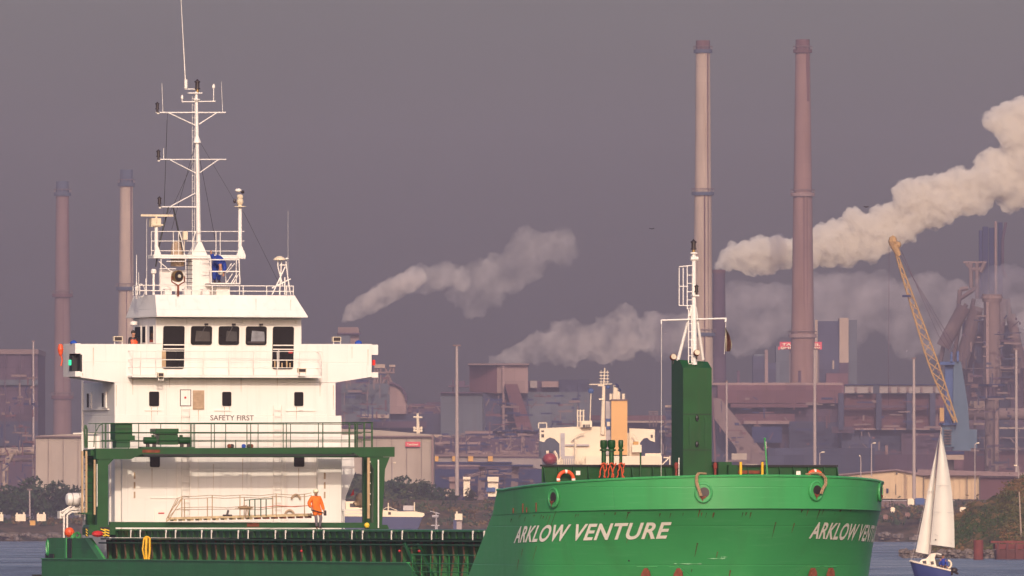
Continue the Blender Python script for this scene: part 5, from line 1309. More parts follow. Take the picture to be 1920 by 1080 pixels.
# lookout on the starboard wing
person("man in an orange life vest standing on the left wing behind the bulwark", Vector((pq(250, -2.0), 2.0, zq(645, -2.0) - 1.18)), stand(shL=(-.17, .03, 1.40), elL=(-.2, -.1, 1.18)), [("dark_jacket", SOOT, 'jacket'), ("trousers", SOOT, 'legs'), ("orange_vest", RING, 'vest')], head='hair')
wf = MB(); wf.box(pq(151, 0), pq(292, 0), .05, 4.0, zq(645, -2.0) - 1.28, zq(645, -2.0) - 1.2)
# ================================================================ industrial skyline
def fmat(n, c, **k): k.setdefault('scale', .08); k.setdefault('var', .12); k.setdefault('spec', .1); return mat(n, c, .85, **k)
C_TAN = fmat("chimney_tan", (.36, .275, .215), streak=.5, plates=("x", 90, 5, .05)); C_BRN = fmat("chimney_brown", (.21, .125, .11), streak=.5, plates=("x", 90, 5, .05))
C_BLU = fmat("band_blue", (.05, .065, .10)); C_DK = fmat("soot_shade_brown", (.10, .05, .05), streak=.3)
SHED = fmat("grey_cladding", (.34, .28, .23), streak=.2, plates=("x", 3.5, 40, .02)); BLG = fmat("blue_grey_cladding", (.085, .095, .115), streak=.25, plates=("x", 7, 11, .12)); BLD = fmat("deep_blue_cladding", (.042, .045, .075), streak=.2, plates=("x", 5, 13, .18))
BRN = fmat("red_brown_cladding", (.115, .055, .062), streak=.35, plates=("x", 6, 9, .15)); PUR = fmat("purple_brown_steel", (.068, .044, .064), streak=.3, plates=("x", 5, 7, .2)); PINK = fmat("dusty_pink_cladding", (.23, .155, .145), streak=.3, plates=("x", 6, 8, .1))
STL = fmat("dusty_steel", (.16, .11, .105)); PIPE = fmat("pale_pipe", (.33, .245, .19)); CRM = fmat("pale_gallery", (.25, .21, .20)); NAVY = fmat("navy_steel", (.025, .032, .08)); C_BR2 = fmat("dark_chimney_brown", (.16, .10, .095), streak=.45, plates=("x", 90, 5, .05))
TANW = mat("tan_warehouse_sheet", (.54, .39, .235), .8, var=.08, scale=.3, streak=.12); TROOF = mat("mauve_roof_sheet", (.20, .13, .13), .8)
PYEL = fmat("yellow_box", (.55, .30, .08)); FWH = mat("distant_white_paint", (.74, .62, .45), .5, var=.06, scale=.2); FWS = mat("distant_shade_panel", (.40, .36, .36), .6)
FOR = mat("distant_orange_funnel", (.62, .33, .10), .5, var=.05, scale=.1); REDS = mat("red_sign", (.55, .03, .05), .5); POLE = mat("pole_grey", (.34, .27, .25), .6, var=.05); REDF = mat("red_lifeboat", (.24, .03, .035), .5)
CRB = mat("crane_blue", (.05, .09, .145), .6, var=.08, scale=.2, streak=.2); CRD = mat("crane_deep_blue", (.03, .07, .20), .6); CRY = mat("crane_yellow", (.40, .23, .07), .6, var=.15, scale=.3)
GZ = plateau(60)
def W(n, lb, cat, px, D, group=None, z=None): return thing(n, lb, cat, (wx(px, D), D, GZ - .6 if z is None else z), group)
def P(n, m, par, *boxes, **k):
    """one part made of photo-measured boxes (px0, py0, px1, py1, D, depth)"""
    mb = MB()
    for b in boxes: wbox(mb, *b)
    return part(n, mb, m, par, **k)
def cyl(px, py0, py1, wpx0, wpx1, D, n=24):
    """upright tapered cylinder, py0 top, py1 bottom, widths in photo pixels"""
    mb = MB(); mb.lathe((wx(px, D), D, 0), [(wpx1 / 2 / F * D, wz(py1, D)), (wpx0 / 2 / F * D, wz(py0, D))], n); return mb
def chimney(lb, px, top, w0, w1, D, body, band, cols, capm, cap_h, base=945, strip=None, grp="tall stacks", ring_m=None):
    t = W("chimney", lb, "chimney", px, D, grp); ring_m = ring_m or band
    zr = list(cols); prev = top + cap_h; n = len(zr)
    def wid(y): return w0 + (w1 - w0) * (y - top) / (base - top)
    for i, y in enumerate(zr + [base]):
        part("shaft", cyl(px, prev, y, wid(prev) + i * 1.2, wid(y) + i * 1.2, D), body, t, smooth=True); prev = y
    part("cap", cyl(px, top, top + cap_h + .5, wid(top) * .98, wid(top) * .98 + 1, D), capm, t, smooth=True)
    for y in [top + cap_h] + zr:
        w_ = wid(y) + 11 if y != top + cap_h else wid(y) + 8
        g = cyl(px, y - 3.2, y + 3.2, w_, w_, D); part("gallery", g, band if y == top + cap_h or ring_m is band else ring_m, t)
        rl = MB(); R_ = w_ / 2 / F * D; rl.torus((wx(px, D), D, wz(y - 9, D)), R_, .12, 'z', 24, 4)
        for k in range(12): a = 2 * pi * k / 12; rl.tube((wx(px, D) + R_ * cos(a), D + R_ * sin(a), wz(y - 3, D)), (wx(px, D) + R_ * cos(a), D + R_ * sin(a), wz(y - 9, D)), .08, n=4)
        part("gallery_rail", rl, STL, t)
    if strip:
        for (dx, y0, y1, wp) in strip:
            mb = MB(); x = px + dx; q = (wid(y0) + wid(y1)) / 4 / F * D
            off = sqrt(max(.1, q * q - (dx / F * D) ** 2)); mb.box(wx(x - wp / 2, D), wx(x + wp / 2, D), D - off - .25, D - off + .5, wz(y1, D), wz(y0, D)); part("duct_strip", mb, C_DK, t)  # right-edge strips paint the shaded side in dark brown; inner ones are flue ridges
    return t
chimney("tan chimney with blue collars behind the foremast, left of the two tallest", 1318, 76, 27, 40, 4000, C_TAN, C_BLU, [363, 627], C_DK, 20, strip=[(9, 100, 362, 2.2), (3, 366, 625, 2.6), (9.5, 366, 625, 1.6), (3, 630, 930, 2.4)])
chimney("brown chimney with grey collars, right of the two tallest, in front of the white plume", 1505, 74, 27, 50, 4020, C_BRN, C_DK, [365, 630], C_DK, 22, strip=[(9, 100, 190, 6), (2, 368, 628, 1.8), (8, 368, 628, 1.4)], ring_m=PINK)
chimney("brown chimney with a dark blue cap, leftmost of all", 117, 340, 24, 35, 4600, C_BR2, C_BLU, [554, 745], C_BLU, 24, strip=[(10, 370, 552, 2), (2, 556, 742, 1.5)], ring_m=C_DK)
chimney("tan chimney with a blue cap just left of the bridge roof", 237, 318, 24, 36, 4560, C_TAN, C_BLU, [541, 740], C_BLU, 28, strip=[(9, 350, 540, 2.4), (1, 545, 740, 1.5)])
t = W("chimney", "short dark tapering chimney that pours out the thick white plume", "chimney", 1348, 4100, "tall stacks")
part("shaft", cyl(1348, 507, 900, 23, 32, 4100), PUR, t, smooth=True); part("rim", cyl(1348, 506, 512, 25, 25, 4100), C_DK, t)
t = W("furnace_stack", "stout grey stack with a wide collar beside the blast furnace", "stack", 1860, 3900)
part("shaft", cyl(1860, 563, 722, 31, 33, 3900), STL, t, smooth=True); part("collar", cyl(1860, 552, 566, 38, 36, 3900), STL, t); part("collar", cyl(1860, 556, 560, 41, 41, 3900), PINK, t)
part("shaft", cyl(1860, 745, 935, 27, 27, 3900), STL, t, smooth=True); part("ring_gallery", cyl(1860, 722, 746, 40, 40, 3900), PUR, t); part("ring_gallery", cyl(1860, 720, 724, 50, 50, 3900), NAVY, t); part("ring_gallery", cyl(1860, 743, 747, 50, 50, 3900), NAVY, t)
P("service_duct", PINK, t, (1849, 566, 1854, 720, 3895, 2), (1866, 750, 1872, 930, 3890, 2))
# ---- left works
t = W("factory_hall", "dark hazy factory hall at the left edge", "factory", 30, 3800)
P("wall", PUR, t, (-80, 664, 71, 942, 3800, 60)); P("roof_edge", STL, t, (-80, 655, 72, 664, 3799, 62)); P("blue_panel", BLD, t, (-80, 790, 71, 836, 3798, 2)); P("cladding_band", BLG, t, (-80, 712, 71, 722, 3798.5, 2))
for px in (-20, 8, 36, 60): P("wall_column", PUR, t, (px, 664, px + 2, 840, 3797, 2))
t = W("pipe_rack", "tan pipe rack in front of the left hall", "pipe rack", 30, 3400)
mb = MB(); mb.tube(at(-60, 849, 3400), at(64, 845, 3400), 1.1, n=12); part("pipe", mb, PIPE, t, smooth=True)
mb = MB(); mb.tube(at(-60, 862, 3401), at(64, 862, 3401), .5, n=8); part("pipe", mb, STL, t)
mb = MB(); mb.path([at(22, 850, 3400), at(10, 870, 3400), at(8, 935, 3400)], .9, 8); part("pipe", mb, PIPE, t)
for px in (0, 13, 62): P("post", STL, t, (px, 846, px + 2.5, 940, 3402, 1))
# ---- long grey shed behind the ship
t = W("storage_shed", "long grey beige storage shed behind the ship's bridge with a small red sign", "shed", 430, 3100)
P("wall", SHED, t, (67, 819, 812, 945, 3100, 70))
mb = MB(); mb.prism([at(67, 819, 3100), at(812, 819, 3100), at(812, 815, 3100), at(690, 805, 3100), at(420, 800, 3100), at(67, 817, 3100)], (0, 70, 0)); part("roof_gable", mb, SHED, t)
P("corner_trim", PINK, t, (809, 815, 813, 945, 3098.5, 1)); P("eaves", STL, t, (66, 817, 812, 820, 3099, 1))
for px in range(90, 812, 28): P("wall_seam", STL, t, (px, 821, px + .7, 943, 3099.6, .4))
P("sign_board", REDS, t, (760, 828.5, 788, 837.5, 3099, .3)); part("sign_lettering", flat_text("TataSteel", at(763, 835, 3098.8), 21 / F * 3100, 3.6 / F * 3100, bold=.02), FWH, t)
# ---- flue box with plume, left of the wing
t = W("cooling_tower", "pink finned cooling cell giving off the plume right of the bridge wing", "cooling tower", 655, 4300)
P("casing", BLG, t, (634, 627, 657, 700, 4300, 8)); P("casing", PINK, t, (657, 617, 673, 700, 4302, 8)); P("deck", PUR, t, (632, 624, 676, 627, 4299, 12)); P("rim", PINK, t, (634, 614, 672, 624, 4301, 8)); P("tower_base", PUR, t, (636, 700, 672, 946, 4304, 8))
for i in range(9): P("fin", PINK, t, (634 + i * 4.2, 613, 636 + i * 4.2, 624, 4300, 1))
t = W("gas_cleaning_hall", "blue grey hall with a rounded end beyond the right wing of the bridge", "hall", 690, 4000)
P("wall", BLG, t, (628, 719, 731, 945, 4000, 30)); P("corner_trim", PUR, t, (628, 719, 640, 780, 3999.5, 1)); P("pale_band", PIPE, t, (676, 777, 729, 784, 3998, 3)); P("wall", BLD, t, (731, 776, 826, 945, 4004, 20)); P("lower_band", PUR, t, (640, 790, 800, 802, 3996, 3))
mb = MB(); mb.prism([at(731, 719, 4000)] + [at(731 + 31 * sin(radians(a)), 752 - 33 * cos(radians(a)), 4000) for a in range(6, 91, 12)] + [at(762, 776, 4000), at(731, 776, 4000)], (0, 24, 0)); part("round_end", mb, PINK, t)
mb = MB(); mb.path([at(731 + 31 * sin(radians(a)), 752 - 33 * cos(radians(a)), 3999) for a in range(0, 91, 10)], .5, 5); part("edge_pipe", mb, PUR, t)
t = W("frame_structure", "tan trussed frame standing behind the right wing of the bridge", "frame", 720, 4050)
P("beam", PIPE, t, (702, 683, 722, 690, 4050, 3)); P("beam", PIPE, t, (730, 684, 741, 688, 4050, 3)); P("beam", STL, t, (702, 697, 740, 700, 4050, 3))
mb = MB()
for a, b in (((708, 690), (708, 719)), ((714, 690), (714, 719)), ((722, 690), (735, 719)), ((735, 688), (718, 719)), ((738, 688), (738, 700)), ((703, 690), (703, 945)), ((728, 700), (728, 945))): mb.tube(at(*a, 4051), at(*b, 4051), .45, n=5)
part("bracing", mb, STL, t)
t = W("low_workshop_row", "low purple workshop roofs stepping away right of the bridge", "workshop", 795, 4200)
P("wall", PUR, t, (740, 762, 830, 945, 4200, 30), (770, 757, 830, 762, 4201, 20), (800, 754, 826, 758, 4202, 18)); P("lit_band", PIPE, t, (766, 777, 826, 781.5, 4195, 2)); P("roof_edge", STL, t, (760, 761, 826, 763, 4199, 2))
t = W("communication_mast", "small white mast with cross arms above the grey shed", "mast", 784, 3300)
mb = MB(); mb.tube(at(784, 815, 3300), at(783, 775, 3300), .5, .3, 6)
for y in (782, 803, 808): mb.tube(at(775, y, 3300), at(792, y + .5, 3300), .25, n=5)
for x in (777, 790): mb.tube(at(x, 808, 3300), at(x, 800, 3300), .3, n=5)
mb.box(wx(782, 3300), wx(785, 3300), 3300, 3301, GZ, wz(812, 3300)); part("mast_frame", mb, FWH, t)
# ---- central works
t = W("sinter_plant", "blue grey works block with a pinkish tower box rising from its middle", "factory", 930, 4000)
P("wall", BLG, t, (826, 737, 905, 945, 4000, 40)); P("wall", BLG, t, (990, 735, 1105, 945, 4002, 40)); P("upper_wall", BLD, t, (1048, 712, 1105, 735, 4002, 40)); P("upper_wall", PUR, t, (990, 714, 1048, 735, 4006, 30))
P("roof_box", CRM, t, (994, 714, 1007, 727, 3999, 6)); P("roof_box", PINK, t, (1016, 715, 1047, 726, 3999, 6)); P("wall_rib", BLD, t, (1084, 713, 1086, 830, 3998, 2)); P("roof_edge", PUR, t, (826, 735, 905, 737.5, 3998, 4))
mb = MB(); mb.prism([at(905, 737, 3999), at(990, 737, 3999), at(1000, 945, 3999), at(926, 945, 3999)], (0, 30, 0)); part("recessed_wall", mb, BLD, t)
P("tower_box", PINK, t, (932, 684, 990, 737, 3994, 20))
mb = MB(); a, b, c, d = at(880, 686, 3994), at(932, 683.5, 3994), at(932, 738, 3994), at(880, 733, 3994); mb.add([a + Vector((0, 10, 0)), b, c, d + Vector((0, 10, 0)), a + Vector((0, 26, 0)), b + Vector((0, 26, 0)), c + Vector((0, 26, 0)), d + Vector((0, 26, 0))], [(0, 1, 2, 3), (4, 5, 6, 7), (0, 4, 5, 1), (0, 3, 7, 4), (3, 2, 6, 7)]); part("tower_box", mb, BRN, t)
P("tower_roof", STL, t, (878, 681.5, 992, 684.5, 3992, 30)); P("corner_pipe", PINK, t, (942, 686, 946, 810, 3990, 3)); P("chimney_stub", PUR, t, (848, 712, 851, 737, 4001, 3)); P("roof_deck", PUR, t, (841, 722, 880, 726, 3999, 8)); P("roof_deck", PUR, t, (858, 714, 872, 722, 3999, 8))
mb = MB(); mb.prism([at(946, 720, 3985), at(970, 720, 3985), at(1001, 812, 3985), at(972, 812, 3985)], (0, 8, 0)); part("conveyor_gallery", mb, BRN, t)
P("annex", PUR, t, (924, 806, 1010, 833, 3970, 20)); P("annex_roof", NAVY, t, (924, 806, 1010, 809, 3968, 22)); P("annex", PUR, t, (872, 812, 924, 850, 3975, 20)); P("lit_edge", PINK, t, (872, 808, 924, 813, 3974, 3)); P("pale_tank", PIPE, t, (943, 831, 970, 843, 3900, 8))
P("pipe_band", PIPE, t, (812, 815, 838, 820, 3800, 2)); P("pipe_band", PINK, t, (812, 829, 900, 833, 3800, 2)); P("low_wall", PUR, t, (812, 820, 1010, 945, 3810, 10))
t = W("loading_wharf", "long grey trestle with tan tanks on top and leaning concrete legs, below the central works", "wharf", 920, 3300)
mb = MB(); mb.prism([at(812, 855, 3300), at(1015, 860, 3300), at(1020, 880, 3300), at(990, 876, 3300), at(812, 866, 3300)], (0, 12, 0)); part("deck", mb, CRM, t)
P("top_edge", STL, t, (812, 852, 1010, 856, 3299, 10))
for px in (813, 848, 878, 915): P("tan_tank", PYEL, t, (px, 855.5, px + 9, 865, 3298, 4))
for px in (898, 960):
    mb = MB(); mb.prism([at(px, 875, 3302), at(px + 14, 875, 3302), at(px + 8, 945, 3302), at(px - 4, 945, 3302)], (0, 6, 0)); part("leg", mb, STL, t)
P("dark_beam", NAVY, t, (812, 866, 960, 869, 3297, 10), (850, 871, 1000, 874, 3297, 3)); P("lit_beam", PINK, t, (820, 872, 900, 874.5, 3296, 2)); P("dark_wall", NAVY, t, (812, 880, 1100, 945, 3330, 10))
mb = MB(); mb.path([at(868, 896, 3290), at(885, 892, 3290), at(905, 886, 3290), at(935, 884, 3290)], .5, 6); part("gangway_truss", mb, STL, t)
mb = MB()
for i in range(26): px = 838 + i * 6.5; mb.tube(at(px, 854, 3301), at(px + (i % 3) * .6, 846 + (i * 7 % 5), 3301), .22, n=4)
for i in range(7): px = 842 + i * 24; mb.box(wx(px, 3301), wx(px + 7, 3301), 3301, 3303, wz(853, 3301), wz(847, 3301))
part("deck_clutter", mb, STL, t, kind='stuff')
for px, w_, y0, y1, m_, lb in ((868, 14, 894, 899, FWH, "white site hut roof under the trestle, left of its leg"), (914, 21, 894, 903, FWH, "pale container under the trestle, right of its leg"), (842, 12, 894, 903, PINK, "pinkish container at the left end of the trestle"), (912, 17, 914, 922, CRD, "blue container below the trestle"), (832, 22, 917, 922, PIPE, "tan flat shed roof below the trestle")):
    mb = MB(); wbox(mb, px, y0, px + w_, y1, 2900, 4); wbox(mb, px + 1, y1, px + w_ - 1, 931 if m_ is not CRD else y1 + 1, 2901, 3); single("container", mb, m_, lb, "container")
# ---- red brown steelworks on the right
t = W("steelworks_hall", "long red brown steelworks hall behind the bow", "steelworks", 1455, 3900)
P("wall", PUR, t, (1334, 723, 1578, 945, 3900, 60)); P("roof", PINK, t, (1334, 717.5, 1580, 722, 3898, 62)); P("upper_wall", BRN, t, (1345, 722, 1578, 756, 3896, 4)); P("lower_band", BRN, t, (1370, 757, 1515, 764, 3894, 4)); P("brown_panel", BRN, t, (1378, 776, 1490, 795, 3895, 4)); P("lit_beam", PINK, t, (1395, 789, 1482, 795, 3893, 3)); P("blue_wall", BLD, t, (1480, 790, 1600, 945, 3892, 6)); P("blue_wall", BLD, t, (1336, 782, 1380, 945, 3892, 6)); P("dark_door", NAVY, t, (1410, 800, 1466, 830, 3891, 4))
for px in (1382, 1497): P("roof_stub", PUR, t, (px, 695, px + 5, 720, 3902, 4))
mb = MB(); mb.prism([at(1334, 745, 3880), at(1352, 748, 3880), at(1450, 870, 3880), at(1452, 945, 3880), at(1400, 945, 3880), at(1380, 840, 3880), at(1334, 778, 3880)], (0, 6, 0)); part("conveyor_gallery", mb, STL, t)
mb = MB(); mb.prism([at(1334, 735, 3878), at(1337, 735, 3878), at(1347, 945, 3878), at(1343, 945, 3878)], (0, 3, 0)); part("red_strut", mb, BRN, t)
t = W("crane_gallery_hall", "brown works hall carrying a pale crane gallery along its roof", "factory hall", 1680, 3850)
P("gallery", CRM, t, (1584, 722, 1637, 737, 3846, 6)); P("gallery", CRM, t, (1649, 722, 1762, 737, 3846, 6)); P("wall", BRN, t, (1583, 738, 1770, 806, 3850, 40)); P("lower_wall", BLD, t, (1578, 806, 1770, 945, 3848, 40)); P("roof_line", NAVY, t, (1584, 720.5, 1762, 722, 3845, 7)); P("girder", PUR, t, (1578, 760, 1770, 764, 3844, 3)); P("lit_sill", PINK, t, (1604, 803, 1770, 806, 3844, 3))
for px in (1572, 1643, 1700, 1744): P("column", BLD, t, (px, 737, px + 10, 806, 3842, 5))
for px in (1603, 1629, 1667, 1683, 1700, 1726, 1750): P("gallery_window", STL, t, (px, 725, px + 4, 735, 3845, 1))
P("lower_panel", PUR, t, (1560, 800, 1600, 812, 3843, 2), (1610, 846, 1690, 850, 3843, 2)); P("brown_panel", PUR, t, (1690, 812, 1760, 870, 3843, 3)); P("red_marks", C_BRN, t, (1660, 835, 1665, 862, 3840, 1))
t = W("boiler_house", "blue grey twin boiler tower with a pale vertical strip, right of the brown chimney", "power plant", 1570, 4700)
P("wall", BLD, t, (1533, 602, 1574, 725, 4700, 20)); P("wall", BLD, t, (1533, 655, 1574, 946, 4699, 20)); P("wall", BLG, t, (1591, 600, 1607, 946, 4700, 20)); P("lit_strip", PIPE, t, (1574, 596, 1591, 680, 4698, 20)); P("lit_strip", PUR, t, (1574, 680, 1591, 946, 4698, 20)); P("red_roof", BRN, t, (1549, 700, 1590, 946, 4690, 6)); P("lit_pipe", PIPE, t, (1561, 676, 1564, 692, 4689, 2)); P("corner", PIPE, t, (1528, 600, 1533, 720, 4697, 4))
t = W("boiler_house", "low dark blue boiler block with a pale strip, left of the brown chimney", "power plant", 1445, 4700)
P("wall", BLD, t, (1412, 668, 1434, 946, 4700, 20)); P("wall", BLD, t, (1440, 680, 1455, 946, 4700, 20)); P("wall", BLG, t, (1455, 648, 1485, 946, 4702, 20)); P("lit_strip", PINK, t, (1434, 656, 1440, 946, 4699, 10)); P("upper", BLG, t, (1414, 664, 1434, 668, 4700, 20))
t = W("roof_sign", "red rooftop sign with two lines of pale letters half hidden by the brown chimney", "sign", 1500, 4500)
P("sign_board", REDS, t, (1462, 641, 1541, 655, 4500, .6)); P("sign_board", REDS, t, (1459, 650, 1462, 656, 4500, .6)); P("post", STL, t, (1480, 655, 1482, 946, 4502, 1), (1534, 655, 1536, 946, 4502, 1))
for tx, x0, y, w_ in (("TATA STEEL", 1466, 648.5, 72), ("IJMUIDEN BV", 1464, 655, 75)): part("sign_lettering", flat_text(tx, at(x0, y, 4499.4), w_ / F * 4500, 4.6 / F * 4500, bold=.03), FWH, t)
# ---- blast furnace at the far right
t = W("blast_furnace", "hazy blast furnace with dark blue top towers and slanting gas mains at the right edge", "blast furnace", 1860, 4250)
P("top_tower", NAVY, t, (1836, 432, 1842, 560, 4250, 5), (1843, 425, 1853, 560, 4252, 5), (1855, 427, 1866, 560, 4250, 5), (1872, 417, 1880, 560, 4251, 4)); P("lit_column", PINK, t, (1865, 415, 1869, 560, 4248, 4))
mb = MB(); mb.path([at(1886, 417, 4249), at(1880, 450, 4249), at(1880, 500, 4249), at(1886, 520, 4249)], .5, 6); part("gas_pipe", mb, PUR, t)
P("jib_beam", PINK, t, (1806, 490, 1850, 493, 4248, 2), (1812, 493, 1815, 497, 4248, 2)); mb = MB()
for a, b in (((1812, 493), (1822, 505)), ((1820, 493), (1821, 540)), ((1832, 493), (1832, 560)), ((1846, 493), (1838, 510)), ((1818, 505), (1838, 505)), ((1800, 543), (1795, 600)), ((1800, 543), (1815, 540)), ((1826, 560), (1795, 700)), ((1835, 600), (1800, 700)), ((1812, 570), (1770, 640)), ((1770, 640), (1760, 700)), ((1800, 600), (1780, 720)), ((1890, 560), (1905, 700)), ((1800, 560), (1830, 540))): mb.tube(at(*a, 4246), at(*b, 4246), .8, n=5)
part("steel_frame", mb, STL, t)
for a, b, r in (((1808, 575), (1768, 650), 2.4), ((1832, 575), (1800, 690), 2.4), ((1880, 560), (1870, 640), 2.0), ((1895, 590), (1915, 690), 1.8)):
    mb = MB(); mb.tube(at(*a, 4244), at(*b, 4244), r, n=12); part("gas_main", mb, STL, t, smooth=True)
P("furnace_body", PUR, t, (1808, 600, 1846, 946, 4255, 20)); P("furnace_body", BLD, t, (1874, 610, 1902, 946, 4256, 20)); P("side_block", PUR, t, (1895, 665, 1990, 946, 4253, 30)); P("cap", PINK, t, (1898, 650, 1960, 656, 4250, 6)); P("platform", STL, t, (1810, 640, 1850, 643, 4245, 5), (1806, 690, 1845, 692, 4245, 5), (1875, 640, 1902, 642, 4245, 5), (1872, 690, 1910, 693, 4245, 5), (1806, 720, 1845, 722, 4245, 5))
for px, y0, y1 in ((1822, 604, 625), (1830, 650, 680), (1884, 620, 634), (1880, 700, 714), (1905, 680, 700), (1815, 700, 716), (1828, 728, 740)): P("panel", PINK if px % 2 else BLD, t, (px, y0, px + 9, y1, 4243, 2))
t = W("gas_pipe_bridge", "fat tan gas main carried on legs behind the harbour crane", "pipeline", 1880, 3950)
mb = MB(); mb.tube(at(1815, 776, 3950), at(1990, 776, 3950), 1.9, n=14); part("pipe", mb, STL, t, smooth=True); mb = MB(); mb.tube(at(1818, 757, 3951), at(1846, 764, 3951), 1.0, n=10); part("pipe", mb, PIPE, t)
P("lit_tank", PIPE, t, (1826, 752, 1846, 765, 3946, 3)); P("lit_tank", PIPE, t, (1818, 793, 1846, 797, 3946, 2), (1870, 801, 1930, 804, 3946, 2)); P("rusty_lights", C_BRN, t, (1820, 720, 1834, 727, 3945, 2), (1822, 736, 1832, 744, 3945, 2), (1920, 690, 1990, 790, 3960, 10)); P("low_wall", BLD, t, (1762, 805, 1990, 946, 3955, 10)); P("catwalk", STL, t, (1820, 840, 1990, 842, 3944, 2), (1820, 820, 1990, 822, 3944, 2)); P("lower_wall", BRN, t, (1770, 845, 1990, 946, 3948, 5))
for px in (1826, 1904): P("leg", STL, t, (px, 780, px + 4, 946, 3948, 3))
# ---- blue harbour crane
t = W("harbour_crane", "blue harbour crane with a long raised yellow lattice jib behind the sailing boat", "crane", 1790, 3000)
mb = MB(); mb.prism([at(1788, 678, 3000), at(1802, 678, 3000), at(1815, 760, 3000), at(1820, 845, 3000), at(1786, 845, 3000)], (0, 5, 0)); part("tower", mb, CRB, t)
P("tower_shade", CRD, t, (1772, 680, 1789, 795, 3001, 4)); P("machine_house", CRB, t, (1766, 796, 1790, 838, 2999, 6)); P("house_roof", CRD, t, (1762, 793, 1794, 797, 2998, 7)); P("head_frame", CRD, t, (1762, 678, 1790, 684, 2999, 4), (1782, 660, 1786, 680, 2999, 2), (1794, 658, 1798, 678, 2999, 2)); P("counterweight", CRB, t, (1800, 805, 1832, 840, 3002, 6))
part("pedestal", cyl(1778, 860, 945, 22, 22, 3004), CRM, t, smooth=True); P("slewing_ring", NAVY, t, (1756, 846, 1808, 852, 2998, 8)); P("ring_platform", PIPE, t, (1762, 853, 1807, 862, 2997, 8))
for i in range(6): P("stair_step", STL, t, (1770, 806 + i * 5, 1784, 807.5 + i * 5, 2998, 1))
CRY2 = None; jb = MB(); A, B_ = (1672, 452), (1792, 792)
def jp(f, off): return at(A[0] + (B_[0] - A[0]) * f + off, A[1] + (B_[1] - A[1]) * f, 2994)
def jw(f): return 2 + 22 * sin(pi * min(1, max(0, f)) ** .9) ** .8 * (1 if f < .92 else .6)
pl_, pr_ = [], []
for i in range(19):
    f = i / 18; w_ = 3 + 13 * min(1, f * 1.6) * (1 if f < .75 else 1 - (f - .75) * 3.2); pl_.append(jp(f, -w_ * .9 + 3)); pr_.append(jp(f, w_ * .35 + 1))
for L_ in (pl_, pr_): jb.path(L_, .15, 5)
jb.path([p + Vector((0, 2.5, 0)) for p in pl_], .22, 5); jb.path([p + Vector((0, 2.5, 0)) for p in pr_], .22, 5)
for i in range(18): jb.tube(pl_[i], pr_[i + 1], .10, n=4); jb.tube(pr_[i], pl_[i + 1], .10, n=4); jb.tube(pl_[i] + Vector((0, 2.5, 0)), pr_[i + 1], .14, n=4)
part("lattice_jib", jb, CRY, t)
hd_ = MB(); hd_.ball(at(1674, 453, 2994), 1.25, .9, 1, 1.2, 8); hd_.ball(at(1683, 459, 2994), .9, n=8); hd_.tube(at(1676, 460, 2994), at(1686, 480, 2994), 1.0, .6, 8); part("jib_head", hd_, CRY, t)
P("jib_foot", CRY, t, (1762, 765, 1770, 790, 2995, 2)); P("mid_sheave", NAVY, t, (1692, 553, 1708, 557, 2993, 2))
cb = MB()
for a, b in (((1667, 462), (1666, 760)), ((1690, 470), (1760, 630)), ((1760, 630), (1784, 664)), ((1688, 478), (1790, 665)), ((1700, 500), (1796, 660))): cb.tube(at(*a, 2993), at(*b, 2993), .09, n=4)
part("hoist_cables", cb, PUR, t)
# ---- tan warehouse
t = W("warehouse", "low tan warehouse with a shallow gable right of the green bow", "warehouse", 1700, 2880)
mb = MB(); mb.prism([at(1570, 937, 2880), at(1730, 937, 2880), at(1730, 892, 2880), at(1680, 881.5, 2880), at(1570, 891, 2880)], (0, 60, 0)); part("wall", mb, TANW, t)
P("wall", TANW, t, (1730, 891, 1838, 937, 2881, 40)); mb = MB(); mb.prism([at(1730, 889, 2879), at(1730, 887, 2879), at(1680, 879.5, 2879), at(1570, 889, 2879), at(1570, 891.5, 2879), at(1680, 882, 2879), at(1730, 892, 2879)], (0, 62, 0)); part("roof", mb, TROOF, t)
P("roof", TROOF, t, (1730, 887, 1839, 891.5, 2879, 42)); P("dark_frame", NAVY, t, (1662, 916, 1666, 924, 2879.5, .5)); P("corner_post", SOOT, t, (1836, 893, 1838, 937, 2879.4, .8), (1813, 893, 1814, 937, 2879.4, .5), (1731, 893, 1732, 937, 2879.4, .5))
for px in range(1580, 1836, 11): P("wall_seam", TANW, t, (px, 894, px + .6, 937, 2879.75, .3))
P("wall_lamp", SOOT, t, (1680, 886, 1683, 888.5, 2879.3, .6)); P("downpipe", SOOT, t, (1679, 908, 1680, 928, 2879.5, .4)); P("ground_ledge", STL, t, (1570, 936, 1838, 938.5, 2879, 1))
t = W("long_roof_shed", "long mauve shed roof reaching right from the tan warehouse", "shed", 1900, 2950)
P("wall", BRN, t, (1838, 895, 2060, 945, 2950, 30)); mb = MB(); mb.prism([at(1720, 880, 2948), at(1790, 882, 2948), at(2060, 890, 2948), at(2060, 896, 2948), at(1720, 890, 2948)], (0, 34, 0)); part("roof", mb, TROOF, t)
t = W("block_of_offices", "dim purple office block between bow and warehouse", "building", 1560, 3300)
P("wall", BLD, t, (1440, 840, 1640, 945, 3300, 20)); P("pale_wall", SHED, t, (1372, 850, 1400, 862, 3295, 5)); P("pale_wall", SHED, t, (1397, 870, 1420, 879, 3200, 5)); P("brown_wall", PUR, t, (1600, 852, 1780, 945, 3305, 20))
